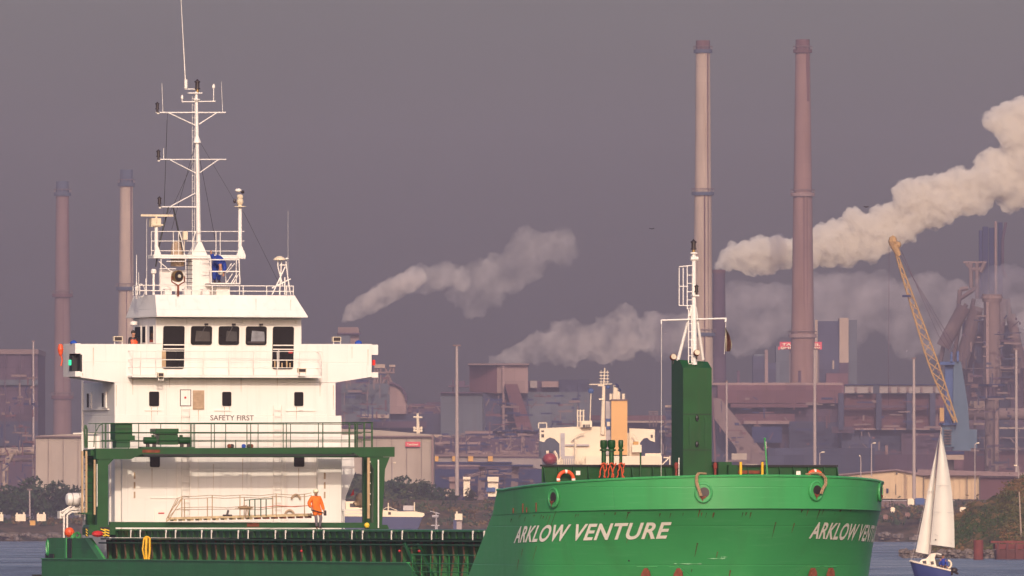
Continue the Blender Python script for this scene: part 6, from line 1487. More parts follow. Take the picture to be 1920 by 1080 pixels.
# white panel row above far roofs right of centre
t = W("conveyor_bridge", "reddish conveyor bridge running behind the white ship's funnel to the green tower", "conveyor", 1200, 4100)
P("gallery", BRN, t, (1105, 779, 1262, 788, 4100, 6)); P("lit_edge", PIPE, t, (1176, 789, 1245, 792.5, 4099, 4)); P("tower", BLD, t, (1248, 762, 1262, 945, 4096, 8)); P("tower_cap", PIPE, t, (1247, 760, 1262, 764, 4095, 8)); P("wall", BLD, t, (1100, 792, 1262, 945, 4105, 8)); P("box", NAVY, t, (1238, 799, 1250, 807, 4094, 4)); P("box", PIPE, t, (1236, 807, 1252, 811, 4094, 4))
mb = MB()
for y in (772, 776): mb.tube(at(1216, y, 4090), at(1234, y, 4090), .3, n=4)
for a, b in (((1225, 772), (1225, 800)), ((1218, 780), (1218, 800)), ((1232, 780), (1230, 800)), ((1238, 800), (1262, 785))): mb.tube(at(*a, 4090), at(*b, 4090), .3, n=4)
part("bracing", mb, STL, t)
# far low fill behind everything
t = W("distant_works_wall", "faint low line of distant works along the horizon", "factory", 900, 5000)
P("wall", PUR, t, (-300, 850, 2250, 950, 5000, 20)); P("wall", PUR, t, (1334, 740, 1990, 950, 4990, 8))

def clutter(name, px0, px1, py0, py1, D, n, mats, seed):
    """small pipes, stairs, boxes and ledges too fine to tell apart at this distance"""
    rnd = random.Random(seed); k = D / F
    for mi, m in enumerate(mats):
        mb = MB()
        for i in range(n):
            x, y = rnd.uniform(px0, px1), rnd.uniform(py0, py1); q = rnd.random(); d = D - rnd.uniform(0, 3)
            if q < .32: mb.tube(at(x, y, d), at(min(px1, x + rnd.uniform(6, 34)), y + rnd.uniform(-1, 1), d), rnd.uniform(.15, .5), n=4)
            elif q < .58: mb.tube(at(x, y, d), at(x + rnd.uniform(-.5, .5), min(py1, y + rnd.uniform(5, 26)), d), rnd.uniform(.12, .4), n=4)
            elif q < .68: mb.tube(at(x, y, d), at(x + rnd.uniform(-14, 14), y + rnd.uniform(5, 14), d), rnd.uniform(.12, .3), n=4)
            elif q < .9: mb.box(wx(x, d), wx(x + rnd.uniform(1.5, 8), d), d, d + 1, wz(y, d), wz(y - rnd.uniform(1, 5), d))
            else:
                w_ = rnd.uniform(5, 16); mb.tube(at(x, y, d), at(x + w_, y, d), .12, n=4); mb.tube(at(x, y - 2.4, d), at(x + w_, y - 2.4, d), .08, n=4)
                for j in range(int(w_ / 2.5)): mb.tube(at(x + j * 2.5, y, d), at(x + j * 2.5, y - 2.4, d), .07, n=4)
        single(name, mb, m, "fine %s pipes, ledges and stairs on the works %s" % (("pale", "dark", "rusty")[mi % 3], seed), 'pipework', kind='stuff')
for a in (("pipework", 1336, 1575, 742, 885, 3870, 26, (STL, NAVY, BRN), "behind the bow"), ("pipework", 1584, 1765, 742, 890, 3836, 20, (STL, NAVY, BRN), "under the crane gallery"), ("pipework", 1800, 1915, 590, 880, 3885, 50, (STL, BLD, PUR), "round the furnace stack"),
          ("pipework", 815, 1010, 812, 850, 3780, 40, (STL, NAVY, PINK), "above the trestle"), ("pipework", 815, 1000, 878, 935, 3200, 40, (STL, NAVY, PUR), "below the trestle"), ("pipework", 742, 826, 758, 800, 4190, 26, (STL, NAVY, BRN), "beyond the grey shed"), ("pipework", 905, 1000, 742, 830, 3960, 22, (STL, NAVY, BRN), "below the tower box"),
          ("pipework", 1000, 1100, 740, 800, 3965, 12, (STL, NAVY, BRN), "left of the white ship"), ("pipework", 1240, 1262, 762, 860, 4080, 14, (STL, NAVY, BRN), "left of the foremast tower"), ("pipework", 0, 66, 700, 930, 3390, 34, (STL, NAVY, BRN), "at the left edge"), ("pipework", 634, 730, 700, 800, 3990, 24, (STL, NAVY, BRN), "right of the bridge")): clutter(*a)
# ---- high light masts and street lamps
def high_mast(px, y0, y1, D, lb, r0=.45, r1=.28, head=15):
    t = thing("light_mast", lb, "light mast", (wx(px, D), D, wz(y1, D)), "tall light masts along the quay")
    mb = MB(); mb.tube(at(px, y1 + 4, D), at(px - .5, y0, D), r0, r1, 8); part("pole", mb, POLE, t, smooth=True)
    mb = MB(); c = at(px - .5, y0, D); mb.box(c.x - head / 2 / F * D, c.x + head / 2 / F * D, D - .3, D + .3, c.z - .15, c.z + .2); part("lamp_head", mb, STL, t)
for a in ((857, 648, 925, 2700, "tall pale light mast left of the central works"), (1363, 715, 935, 3000, "light mast just right of the green mast tower", .3, .2, 4), (1528, 655, 935, 3000, "light mast in front of the brown steelworks, above the right lifebuoy", .42, .3, 10),
          (1714, 672, 932, 2860, "light mast left of the yellow crane jib", .42, .28, 8), (1906, 655, 940, 3100, "light mast near the right edge before the gas main", .4, .3, 10), (56, 918, 976, 2700, "short white light mast on the left bank", .2, .16, 10), (63, 640, 940, 3600, "faint mast before the left hall", .3, .25, 6)): high_mast(*a)
def street_lamp(px, y0, y1, D, dx, lb):
    t = thing("street_lamp", lb, "street lamp", (wx(px, D), D, wz(y1, D)), "street lamps near the warehouse")
    mb = MB(); mb.tube(at(px, y1 + 3, D), at(px, y0 + 2, D), .16, .11, 6); mb.tube(at(px, y0 + 2, D), at(px + dx * .35, y0, D), .1, n=5); part("post", mb, POLE, t)
    mb = MB(); a = at(px + dx * .35, y0, D); mb.tube(a, at(px + dx, y0 - .3, D), .16, n=6); part("lamp_head", mb, FWH, t)
for a in ((1634, 831, 890, 2860, 8, "street lamp left of the tan warehouse gable"), (1828, 831, 938, 2840, 8, "street lamp at the right end of the tan warehouse"), (1537, 848, 890, 2860, 9, "street lamp above the orange lifebuoy of the bow"), (1614, 855, 895, 2870, -3, "thin lamp post between bow and warehouse"), (1910, 873, 905, 2700, -9, "street lamp over the shed roof near the right edge"), (735, 868, 905, 2740, 7, "lamp over the trees left of the shed corner")): street_lamp(*a)

# ---- white ship in the background
t = thing("background_ship", "white ship with an orange yellow funnel moored behind the green bow", "ship", (wx(1140, 2300), 2300, 0))
D = 2300
P("hull", BLD, t, (1005, 905, 1275, 1022, D - 2, 26))
mb = MB(); mb.prism([at(1012, 803, D), at(1040, 802, D), at(1080, 800, D), at(1080, 905, D), at(1050, 905, D), at(1049, 832, D), at(1040, 823, D), at(1031, 820, D), at(1024, 824, D), at(1020, 829, D), at(1012, 827, D)], (0, 4, 0)); part("bridge_wing", mb, FWH, t)
mb = MB(); mb.prism([at(1180, 803, D), at(1228, 805, D), at(1228, 829, D), at(1219, 826, D), at(1214, 821, D), at(1207, 822, D), at(1200, 830, D), at(1200, 905, D), at(1180, 905, D)], (0, 4, 0)); part("bridge_wing", mb, FWH, t)
P("deckhouse", FWH, t, (1080, 800, 1136, 905, D + .2, 10)); P("deckhouse", FWH, t, (1136, 812, 1182, 905, D + 1, 10)); P("wheelhouse", FWH, t, (1090, 789, 1110, 801, D - 1, 4)); P("wheelhouse_window", SOOT, t, (1093, 796, 1098, 802, D - 1.1, .3), (1099, 796, 1102, 802, D - 1.1, .3), (1103, 796, 1106, 802, D - 1.1, .3))
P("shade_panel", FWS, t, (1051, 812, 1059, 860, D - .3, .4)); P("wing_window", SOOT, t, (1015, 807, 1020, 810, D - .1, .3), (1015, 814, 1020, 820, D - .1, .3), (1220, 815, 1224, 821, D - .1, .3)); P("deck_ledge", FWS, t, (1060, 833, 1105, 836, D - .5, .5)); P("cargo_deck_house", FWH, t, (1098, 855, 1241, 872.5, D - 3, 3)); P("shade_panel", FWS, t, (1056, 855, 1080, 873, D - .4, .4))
mb = MB(); mb.box(wx(1146, D), wx(1176, D), D - 2, D + 4, wz(853, D), wz(751, D)); part("funnel", mb, FOR, t); P("funnel_side", FWS, t, (1136, 752, 1146, 853, D + .5, 3)); P("funnel_rim", STL, t, (1145, 748.5, 1177, 751, D - 2.2, 6.4)); P("navy_band", CRD, t, (1136, 785, 1145, 805, D + .2, .4)); P("emblem", FWH, t, (1138, 791, 1144, 799, D + .05, .2))  # grey left face of the funnel has its shade put into the colour
for i, (px, y0, r) in enumerate(((1145, 738, .25), (1151, 738, .25), (1154, 722, .45), (1160, 730, .3), (1169, 738, .3))): part("exhaust_pipe", MB().tube(at(px, 750, D), at(px, y0, D), r, n=8), FWH, t)
part("exhaust_cowl", MB().ball(at(1155, 724, D), .55, 1, 1, .9, 8), NAVY, t); part("exhaust_cowl", MB().ball(at(1161, 732, D), .4, n=8), NAVY, t)
mb = MB(); mb.tube(at(1130, 815, D), at(1132, 724, D), .42, .3, 10); mb.tube(at(1105, 721, D), at(1148, 720, D), .1, n=5); mb.tube(at(1132, 724, D), at(1134, 690, D), .12, n=5)
for y in (698, 704, 710, 716): mb.tube(at(1124, y, D), at(1142, y, D), .08, n=4)
for x in (1127, 1139): mb.tube(at(x, 721, D), at(x, 694, D), .05, n=4)
mb.box(wx(1121, D), wx(1133, D), D - .4, D + .2, wz(724, D), wz(722, D)); mb.box(wx(1123, D), wx(1133, D), D - .4, D + .2, wz(750, D), wz(747, D)); part("signal_mast", mb, FWH, t)
mb = MB()
for px in (1083, 1088, 1094): mb.tube(at(px, 802, D), at(px, 768, D), .14, n=5)
for y in (770, 780, 790): mb.tube(at(1082, y, D), at(1096, y, D), .1, n=4)
mb.tube(at(1106, 800, D), at(1108, 735, D), .1, n=5); mb.tube(at(1079, 870, D - 1), at(1079, 822, D - 1), .2, n=5); mb.path([at(1072, 825, D - 1), at(1088, 813, D - 1), at(1096, 812, D - 1)], .15, 5); mb.path([at(1010, 803, D), at(1010, 793, D), at(1025, 793, D), at(1025, 803, D)], .12, 4)
for i in range(9): mb.tube(at(1050 + i * 4, 873, D - 1), at(1050 + i * 4, 860, D - 1), .07, n=4)
for a, b in (((1088, 856), (1098, 872)), ((1241, 872), (1256, 857)), ((1244, 858), (1256, 858)), ((1256, 873), (1256, 855)), ((1186, 812), (1196, 824))): mb.tube(at(*a, D - 2), at(*b, D - 2), .14, n=4)
part("deck_rails", mb, FWH, t, kind="stuff"); part("signal_flag", MB().ball(at(1108, 733, D), .55, 1, .4, 1, 8), CRD, t); part("signal_flag", MB().ball(at(1140, 726, D), .4, 1, .4, .8, 8), CRD, t)
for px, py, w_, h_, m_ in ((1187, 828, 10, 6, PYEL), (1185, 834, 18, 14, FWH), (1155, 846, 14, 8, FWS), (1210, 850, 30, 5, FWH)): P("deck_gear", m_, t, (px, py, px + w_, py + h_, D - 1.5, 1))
lb_ = thing("lifeboat", "red enclosed lifeboat hung on white davits left of the white ship's deckhouse", "lifeboat", tuple(at(1031, 872, D - 4)))
part("boat_hull", MB().ball(at(1031, 861, D - 4), 1.35, 1.0, 1.5, .85, 14), REDF, lb_, smooth=True); mb = MB(); mb.path([at(1039, 846, D - 4), at(1043, 852, D - 4), at(1047, 872, D - 4)], .25, 6); mb.path([at(1052, 856, D - 4), at(1046, 872, D - 4)], .2, 6); mb.tube(at(1024, 848, D - 4), at(1029, 848, D - 4), .3, n=6); part("davit", mb, FWH, lb_)

# ================================================================ nearer craft and quay things
# ---- sailing boat
D = 950; SBt = thing("sailing_boat", "small blue sailing boat with two white sails heeling to the right", "sailing boat", (wx(1745, D), D, 0))
SAIL = mat("sail_cloth", (.68, .64, .56), .8, var=.05, scale=.6); BHULL = mat("boat_blue_hull", (.035, .05, .17), .35, var=.05); BDECK = mat("boat_cream_deck", (.72, .62, .50), .5)
def sb(px, py, dy=0): return at(px, py, D) + Vector((0, dy, 0))
rows = []
for i in range(13):
    t = i / 12; px = 1706 + 76 * t; ytop = 1052 + 18 * t; hw = 1.15 * sin(pi * min(1, .08 + t * .62)) ** .7 if t > 0 else .02
    kx = 12 * (1 - t) ** 2; row = []
    for k, (fy, fz, fw) in enumerate(((1, 0, 1), (1, .35, .95), (1, .75, .72), (1, 1.05, .3))):
        row.append(sb(px + kx * fz, ytop + 40 * fz, -hw * fw))
    for k, (fy, fz, fw) in enumerate(((1, 1.05, .3), (1, .75, .72), (1, .35, .95), (1, 0, 1))): row.append(sb(px + kx * fz + 2, ytop + 40 * fz - 1.5, hw * fw))
    rows.append(row)
mb = MB(); mb.grid(rows); mb.add(rows[-1], [tuple(range(8))]); part("hull", mb, BHULL, SBt, smooth=True)
mb = MB(); mb.grid([[r[0] + Vector((0, -.02, .02)), (r[0] + r[7]) / 2 + Vector((0, 0, .08)), r[7] + Vector((0, 0, .02))] for r in rows]); mb.path([r[0] + Vector((0, -.02, .0)) for r in rows], .06, 6); part("deck", mb, BDECK, SBt, smooth=True)
mb = MB(); mb.prism([sb(1722, 1056, -.5), sb(1728, 1049, -.5), sb(1737, 1047, -.5), sb(1745, 1038, -.5), sb(1755, 1037, -.5), sb(1752, 1046, -.5), sb(1756, 1064, -.5), sb(1740, 1061, -.5)], (0, .95, 0)); cab = part("cabin", mb, BDECK, SBt)
for a in (((1729, 1052), (1736, 1051), (1737, 1057), (1730, 1057.5)), ((1744, 1053), (1750, 1052), (1751, 1058), (1745, 1059))): part("cabin_window", MB().prism([sb(x, y, -.52) for x, y in a], (0, .03, 0)), SOOT, cab)
part("companionway", MB().prism([sb(1753, 1049, -.3), sb(1762, 1049, -.3), sb(1763, 1062, -.3), sb(1754, 1062, -.3)], (0, .3, 0)), BLACK, SBt)
mb = MB(); mb.path([sb(1744, 1044, -.4), sb(1748, 1039.5, -.4), sb(1757, 1038, -.4), sb(1765, 1040, -.4)], .05, 6); part("spray_hood", mb, SAIL, SBt)
mb = MB(); mb.tube(sb(1741.5, 1056), sb(1765, 801), .075, .05, 8); part("mast", mb, POLE, SBt)
mb = MB(); mb.tube(sb(1743, 1022), sb(1788, 1028), .05, n=6); part("boom", mb, POLE, SBt)
def sail(corner_l, corner_r, top, bulge_r, belly, dy):
    mb = MB(); rows = []
    for j in range(15):
        t = j / 14; a = Vector(corner_l).lerp(Vector(top), t); b = Vector(corner_r).lerp(Vector(top), t); b = b + Vector((bulge_r * sin(pi * t), 0)); row = []
        for i in range(9):
            q = i / 8; p = a.lerp(b, q); row.append(sb(p.x, p.y, dy + belly * sin(pi * q) * (1 - t) ** .5 * 1.2 + .3 * t * q))
        rows.append(row)
    mb.grid(rows); mb.grid([[v + Vector((0, .015, 0)) for v in r] for r in rows]); return mb
ms_ = part("mainsail", sail((1744, 1021), (1790, 1027), (1764.5, 808), 7, -.5, -.05), SAIL, SBt, smooth=True)
for y, a, b in ((1007, 1752, 1784), (960, 1749, 1785), (910, 1753, 1780)):
    mb = MB(); mb.tube(sb(a, y - (6 if y > 1000 else 0), -.55), sb(b, y + (12 if y > 1000 else 1), -.35), .012, n=4); part("seam", mb, FWS, ms_)
part("sail_mark", MB().ball(sb(1754, 1012, -.45), .06, n=6), SOOT, ms_)
part("jib_sail", sail((1717, 1035), (1744, 1040), (1760, 822), -1.0, -.25, .3), SAIL, SBt, smooth=True)
mb = MB(); mb.tube(sb(1709, 1051), sb(1765, 803), .012, n=4); mb.tube(sb(1783, 1064), sb(1766, 803), .01, n=4); mb.tube(sb(1742, 1060, -.9), sb(1757, 912), .01, n=4); mb.tube(sb(1757, 912), sb(1764, 830), .01, n=4); mb.tube(sb(1736, 921), sb(1756, 921), .02, n=4)
for px in (1708, 1714, 1721): mb.tube(sb(px, 1053, -.4), sb(px, 1043, -.4), .012, n=4)
mb.path([sb(1707, 1044, -.4), sb(1714, 1043, -.4), sb(1728, 1047, -.5)], .012, 4); part("rigging", mb, FWS, SBt)
mb = MB(); mb.tube(sb(1778, 1062), sb(1786, 1078), .1, n=7); mb.ball(sb(1789, 1069), .28, 1, .8, .8, 10); mb.tube(sb(1788, 1072), sb(1797, 1076), .09, n=6); mb.tube(sb(1783, 1066), sb(1792, 1066), .06, n=6); part("outboard_motor", mb, SOOT, SBt)
mb = MB(); mb.torus(sb(1776, 1058, -.3), .3, .07, 'y', 16, 6, a0=-1.4, a1=1.4); part("lifebelt", mb, FWH, SBt)
ft = sb(1769, 1074, -.2) 
person("man in a blue jacket sitting at the stern of the sailing boat", ft, stand(pelvis=(.0, .1, .45), waist=(-.02, .08, .58), chest=(-.05, .05, .80), neckb=(-.04, .03, .97), neck=(-.04, .02, 1.02), jaw=(-.04, 0, 1.08), head=(-.04, 0, 1.16), crown=(-.04, .01, 1.22), shL=(-.23, .05, .9), elL=(-.3, -.05, .66), wrL=(-.2, -.25, .5), shR=(.13, .05, .9), elR=(.24, -.02, .64), wrR=(.26, -.2, .45), hipL=(-.1, .08, .42), knL=(-.14, -.32, .46), anL=(-.14, -.34, .09), toeL=(-.14, -.46, .05), hipR=(.1, .08, .42), knR=(.12, -.32, .46), anR=(.12, -.34, .09), toeR=(.12, -.46, .05)), [("blue_jacket", BLUEF, 'jacket'), ("trousers", SOOT, 'legs')], ship_=False, head='hair', sc=1.1)
# ---- blue work boat behind the stern
D = 1300; t = thing("work_boat", "dark blue work boat with white rail strake seen past the green gantry leg", "boat", (wx(720, D), D, 0))
NV = mat("navy_boat_hull", (.020, .028, .10), .35, var=.08, scale=.4)
mb = MB(); mb.prism([at(640, 966, D), at(793, 968, D), at(786, 985, D), at(775, 1010, D), at(768, 1062, D), at(640, 1062, D)], (0, 5, 0)); part("hull", mb, NV, t)
mb = MB(); mb.prism([at(640, 956, D - .05), at(718, 956.5, D - .05), at(780, 959, D - .05), at(795, 962, D - .05), at(796, 966, D - .05), at(792, 969.5, D - .05), at(640, 968, D - .05)], (0, 5.1, 0)); part("rail_strake", mb, FWH, t)
P("cabin", FWH, t, (648, 940, 690, 957, D + 1.5, 3)); P("cabin_window", SOOT, t, (656, 944, 684, 951, D + 1.45, .1)); P("deck_box", FWS, t, (756, 948, 776, 957, D + 2, 1.5)); P("cross_emblem", BOOT, t, (728, 960, 733, 965, D - .1, .05)); P("scupper_shadow", NV, t, (744, 957.5, 775, 958.5, D - .1, .1))
mb = MB()
for px, y in ((728, 943), (777, 942)): mb.tube(at(px, 958, D + 1), at(px, y, D + 1), .06, n=5)
mb.path([at(716, 956, D), at(728, 950, D), at(745, 957, D)], .04, 4); part("deck_posts", mb, FWH, t)
t = thing("channel_marker", "cream square topped channel marker post before the far bank", "marker", (wx(859, 2300), 2300, 0))
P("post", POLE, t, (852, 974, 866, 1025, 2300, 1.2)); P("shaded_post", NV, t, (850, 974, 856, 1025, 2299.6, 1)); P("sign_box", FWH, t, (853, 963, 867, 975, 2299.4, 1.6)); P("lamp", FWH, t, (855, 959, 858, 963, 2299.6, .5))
mb = MB(); mb.tube(at(810, 968, 2400), at(822, 968, 2400), .25, n=5); mb.tube(at(818, 984, 2400), at(818, 960, 2400), .15, n=5); mb.box(wx(808, 2400), wx(824, 2400), 2400, 2401, wz(986, 2400), wz(984, 2400)); mb.tube(at(818, 1015, 2400), at(818, 984, 2400), .3, n=6); mb.tube(at(824, 963, 2400), at(806, 958, 2400), .1, n=4); single("landing_light", mb, FWS, "small white navigation light frame left of the channel marker", "beacon")
# ---- small quay things on the left bank
for px, w_, lb in ((29, 19, "middle"), (69, 17, "right"), (-6, 12, "left")):
    D = 2660; t = thing("storage_tank", "pale squat storage tank on the left bank, %s of three" % lb, "tank", (wx(px + w_ / 2, D), D, wz(976, D)), "pale tanks on the left bank")
    P("body", FWH, t, (px, 964, px + w_, 977, D, 2)); P("lid", FWH, t, (px + 1.5, 961.5, px + 4, 964, D + .3, .6), (px + w_ - 5, 960.5, px + w_ - 2, 964, D + .3, .6))
mb = MB(); wbox(mb, 56, 976, 66, 985, 2650, 3); single("rusty_crate", mb, PYEL, "rusty tan box beside the short light mast on the left bank", "box")
mb = MB(); wbox(mb, 15, 1000, 34, 1008, 2630, 3); wbox(mb, 15, 998.5, 35, 1000, 2629.8, 3.4); single("concrete_block", mb, ROCK, "square concrete block on the stony left shore", "block")
# ---- right shore things
t = thing("site_fence", "low grey fence line below the tan warehouse", "fence", (wx(1700, 2600), 2600, 7))
for i in range(17): P("fence_panel", STL, t, (1652 + i * 8, 939, 1659.2 + i * 8, 951, 2640, .3))
P("top_rail", FWS, t, (1652, 938, 1790, 939.2, 2639.8, .3))
for px, y0, w_, h_, m_, n_, lb in ((1702, 936, 12, 10, FWH, "white_skip", "white skip before the warehouse fence"), (1716, 935, 18, 11, CRD, "container", "blue container just left of the sailing boat's jib"), (1670, 952, 8, 7, FWH, "white_bin", "small white bin on the far bank beside the green bow"), (1800, 952, 12, 7, FWH, "parked_van", "white van parked right of the sail"), (1656, 966, 9, 7, C_BRN, "rust_drum", "rust orange drum on the far bank next to the bow"), (1697, 962, 9, 6, C_BRN, "rust_drum", "rust orange drum left of the sailing boat's mast top")):
    mb = MB(); D = 2600; wbox(mb, px, y0, px + w_, y0 + h_, D, 3); wbox(mb, px + 1, y0 - 1.2, px + w_ - 2, y0, D + .3, 2.4); wbox(mb, px + 1.5, y0 + h_, px + 2.5, y0 + h_ + 2, D, 2); wbox(mb, px + w_ - 2.5, y0 + h_, px + w_ - 1.5, y0 + h_ + 2, D, 2); single(n_, mb, m_, lb, n_.split('_')[-1])
PILE = mat("rusty_sheet_pile", (.15, .035, .03), .85, var=.25, scale=1, rust=.2); JET = mat("dark_jetty_steel", (.09, .028, .028), .8, var=.3, scale=.7, rust=.15)
mb = MB(); mb.lathe((wx(1834.5, 1490), 1490, -1), [(.58, 0), (.58, wz(1013, 1490) + 1), (.55, wz(1013, 1490) + 1.02)], 16); single("mooring_pile", mb, PILE, "thick rust red mooring pile standing in the water left of the jetty", "pile", smooth=True)
t = thing("jetty", "dark rusty steel jetty at the right edge of the water", "jetty", (wx(1900, 1500), 1500, 0))
P("deck", PILE, t, (1866, 1020, 2000, 1030, 1500, 6)); P("upper_walk", PILE, t, (1858, 1014, 2000, 1018, 1501, 5)); P("fender_wall", JET, t, (1868, 1031, 2000, 1052, 1499, 6))
for i in range(8): P("pile", JET, t, (1870 + i * 17, 1018, 1874 + i * 17, 1058, 1498.5, .6))
mb = MB(); mb.tube(at(1915, 1012, 1560), at(1911, 922, 1560), .12, .09, 6); single("wooden_pole", mb, PIPE, "bare tan pole standing on the right hand slope", "pole")
for i, (px, py, sc_) in enumerate(((1222, 429, 1.0), (1624, 388, 1.6))):
    D = 1500; c = at(px, py, D); mb = MB(); mb.ball(c, .07 * sc_, 2.2, 1, .8, 8)
    for sgn in (-1, 1): mb.add([c, c + Vector((.25 * sgn, .1, .12)), c + Vector((.32 * sgn, .05, .02 * sc_)), c + Vector((.25 * sgn, -.08, .06))], [(0, 1, 2, 3)]); mb.add([c + Vector((0, 0, -.02)), c + Vector((.25 * sgn, .1, .10)), c + Vector((.32 * sgn, .05, .0)), c + Vector((.25 * sgn, -.08, .04))], [(0, 1, 2, 3)])
    single("seabird", mb, SOOT, "small dark bird flying %s" % ("in open sky left of the foremast" if i == 0 else "above the white plume"), "bird")
# ================================================================ steam plumes: lumpy closed bodies filled with an even white scattering volume
def plume(name, label, puffs, D, dens, col, voxel=1.6, disp=2.2, g=0.0, seed=1, soft=0):
    rnd = random.Random(seed); mb = MB(); k = D / F
    for (px, py, r) in puffs:
        c = at(px, py, D) + Vector((0, rnd.uniform(-.4, .4) * r * k, 0)); mb.ball(c, r * k * 1.06, 1, 1, 1, 14)
        for j in range(9):
            v = Vector((rnd.gauss(0, 1), rnd.gauss(0, 1), rnd.gauss(0, 1))).normalized()
            mb.ball(c + v * r * k * .8, r * k * rnd.uniform(.26, .48), 1, 1, 1, 10)
    o = single(name, mb, None, smooth=False)
    rm = o.modifiers.new("r", 'REMESH'); rm.mode = 'VOXEL'; rm.voxel_size = voxel
    for sc_, st in ((6.0, disp), (2.4, disp * .7), (1.2, disp * .35)):
        tx = bpy.data.textures.new("c", 'CLOUDS'); tx.noise_scale = sc_; tx.noise_depth = 2
        dm = o.modifiers.new("d", 'DISPLACE'); dm.texture = tx; dm.strength = st; dm.mid_level = .5; dm.texture_coords = 'GLOBAL'
    dg = bpy.context.evaluated_depsgraph_get(); dg.update()
    me = bpy.data.meshes.new_from_object(o.evaluated_get(dg)); o.modifiers.clear(); old = o.data; o.data = me; bpy.data.meshes.remove(old); me.name = name
    m = bpy.data.materials.new(name + "_vapour"); m.use_nodes = True; nt = m.node_tree; nt.nodes.clear()
    ou = nt.nodes.new("ShaderNodeOutputMaterial"); vs = nt.nodes.new("ShaderNodeVolumePrincipled"); vs.inputs['Color'].default_value = (*col, 1); vs.inputs['Density'].default_value = dens; vs.inputs['Anisotropy'].default_value = g
    if soft:
        tc = nt.nodes.new("ShaderNodeTexCoord"); no = nt.nodes.new("ShaderNodeTexNoise"); no.inputs['Scale'].default_value = soft; no.inputs['Detail'].default_value = 6; no.inputs['Roughness'].default_value = .62
        mr = nt.nodes.new("ShaderNodeMapRange"); mr.inputs['From Min'].default_value = (.26 if dens > .4 else .32); mr.inputs['From Max'].default_value = .66; mr.inputs['To Max'].default_value = dens * 2.2
        nt.links.new(tc.outputs['Object'], no.inputs['Vector']); nt.links.new(no.outputs['Fac'], mr.inputs['Value']); nt.links.new(mr.outputs[0], vs.inputs['Density'])
    vs.inputs["Density Attribute"].default_value = ""; nt.links.new(vs.outputs[0], ou.inputs['Volume']); me.materials.clear(); me.materials.append(m)
    props(o, label, 'smoke', kind='stuff'); return o
P3 = [(1349, 497, 9), (1360, 492, 16), (1377, 482, 24), (1398, 478, 27), (1405, 492, 24), (1424, 474, 30), (1440, 486, 28), (1456, 466, 26), (1475, 478, 28), (1496, 474, 28), (1520, 468, 32), (1545, 452, 32), (1552, 474, 28), (1572, 442, 30), (1588, 462, 34), (1604, 430, 30), (1602, 412, 22), (1630, 462, 30), (1640, 435, 34), (1662, 410, 30), (1662, 440, 34), (1690, 430, 30),
      (1702, 366, 30), (1712, 400, 36), (1735, 365, 30), (1742, 395, 34), (1765, 350, 26), (1772, 385, 34), (1800, 345, 28), (1805, 375, 32), (1832, 350, 32), (1838, 370, 26), (1858, 305, 26), (1868, 335, 36), (1875, 300, 22), (1903, 331, 36), (1880, 318, 30), (1925, 300, 34), (1915, 285, 26), (1895, 345, 32), (1915, 360, 30), (1900, 375, 22), (1925, 320, 30),
      (1862, 228, 20), (1888, 225, 30), (1900, 255, 30), (1925, 215, 36), (1930, 255, 36), (1960, 230, 45), (1960, 330, 45)]
plume("steam_plume", "thick white plume rising to the right from the short dark chimney", P3, 4110, .36, (.985, .945, .87), voxel=.75, disp=3.2, soft=.36)
P1 = [(645, 602, 9), (655, 592, 13), (668, 580, 17), (685, 570, 19), (702, 560, 21), (722, 550, 23), (742, 540, 22), (762, 530, 24), (780, 523, 22)]
plume("steam_plume", "soft pinkish plume leaving the cooling cell right of the bridge", P1, 4310, .11, (.965, .90, .83), disp=3.5, seed=3, soft=.16)
P1m = [(772, 526, 20), (790, 522, 24), (806, 518, 23), (826, 516, 22), (846, 520, 22), (862, 524, 22), (820, 530, 18), (800, 534, 18), (790, 505, 14), (835, 504, 14)]
plume("steam_plume", "thinning middle stretch of the plume right of the bridge", P1m, 4322, .055, (.965, .90, .83), disp=5, seed=9, soft=.12)
P1b = [(868, 530, 26), (885, 552, 30), (905, 520, 30), (925, 540, 32), (935, 500, 30), (955, 520, 30), (965, 480, 28), (985, 448, 26), (995, 480, 30), (1020, 470, 30), (1045, 450, 24), (1055, 475, 26), (1060, 432, 14), (895, 575, 22), (850, 545, 18), (1000, 500, 26), (1068, 455, 16)]
plume("steam_plume", "faint drifting cloud high in the middle of the sky", P1b, 4334, .030, (.96, .895, .83), disp=6, seed=4, soft=.09)
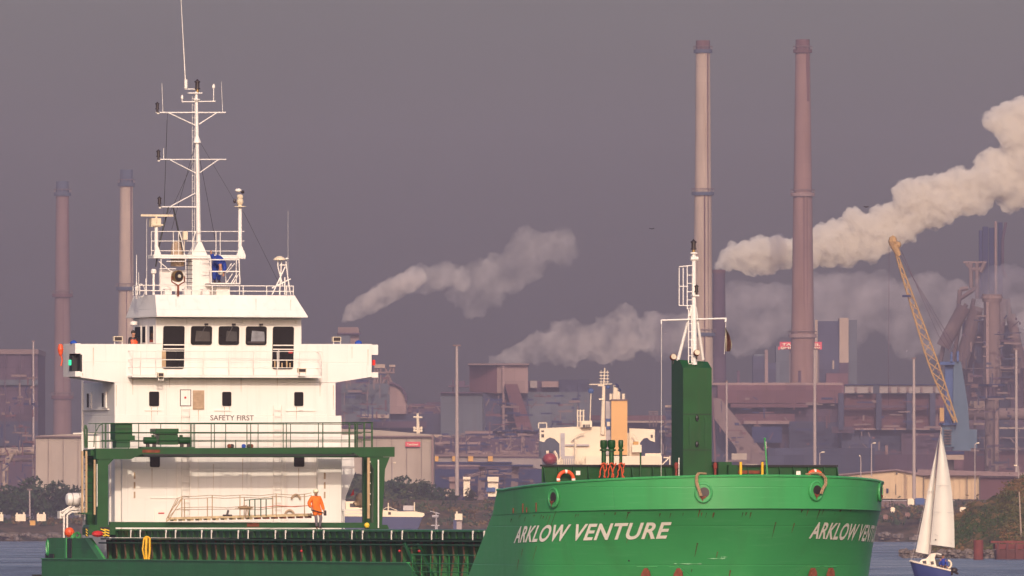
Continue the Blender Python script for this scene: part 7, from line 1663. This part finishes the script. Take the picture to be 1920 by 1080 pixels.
P2 = [(1010, 672, 14), (1040, 668, 18), (1070, 675, 16), (1205, 640, 24), (1165, 590, 16), (1060, 612, 16), (925, 680, 8), (945, 673, 12), (965, 665, 16), (985, 658, 18), (1008, 648, 22), (1030, 642, 22), (1050, 636, 24), (1072, 622, 22), (1075, 645, 26), (1098, 640, 28), (1125, 628, 26), (1128, 655, 24), (1152, 615, 28), (1158, 645, 26), (1180, 604, 22), (1182, 635, 26), (1150, 670, 16), (1175, 665, 16)]
plume("steam_plume", "pinkish plume drifting right from the tower box of the central works", P2, 4060, .07, (.96, .885, .82), disp=6, seed=5, soft=.11)
P2b = [(1225, 605, 26), (1225, 640, 26), (1250, 610, 28), (1252, 640, 28), (1280, 620, 30), (1300, 600, 26), (1310, 640, 24), (1240, 670, 14)]
plume("steam_plume", "faint cloud behind the foremast ladder", P2b, 4150, .06, (.96, .885, .83), disp=5, seed=6, soft=.1)
P4 = [(1375, 560, 32), (1385, 600, 34), (1410, 570, 36), (1420, 620, 36), (1440, 560, 34), (1455, 600, 34), (1480, 570, 36), (1530, 550, 38), (1545, 585, 34), (1575, 545, 36), (1590, 580, 36), (1615, 550, 38), (1640, 580, 34), (1650, 545, 36), (1690, 560, 34), (1680, 610, 30), (1390, 650, 26), (1560, 620, 30), (1600, 625, 28), (1720, 590, 26), (1700, 650, 26), (1740, 540, 30), (1770, 580, 34), (1800, 560, 34), (1790, 620, 30), (1840, 600, 34), (1750, 640, 30), (1880, 630, 34), (1940, 620, 40)]
plume("smoke_cloud", "dim smoke drifting below the thick plume between chimneys and crane", P4, 4780, .028, (.95, .88, .86), disp=5, voxel=2, seed=7, soft=.08)
P5 = [(1845, 535, 22), (1860, 520, 22), (1875, 545, 26), (1850, 570, 22), (1895, 520, 26), (1900, 560, 26), (1925, 540, 30), (1870, 590, 20), (1920, 590, 26), (1835, 560, 14), (1960, 560, 40)]
plume("smoke_cloud", "dim smoke wrapped round the blast furnace", P5, 4180, .05, (.95, .88, .86), disp=4, voxel=2, seed=8, soft=.1)
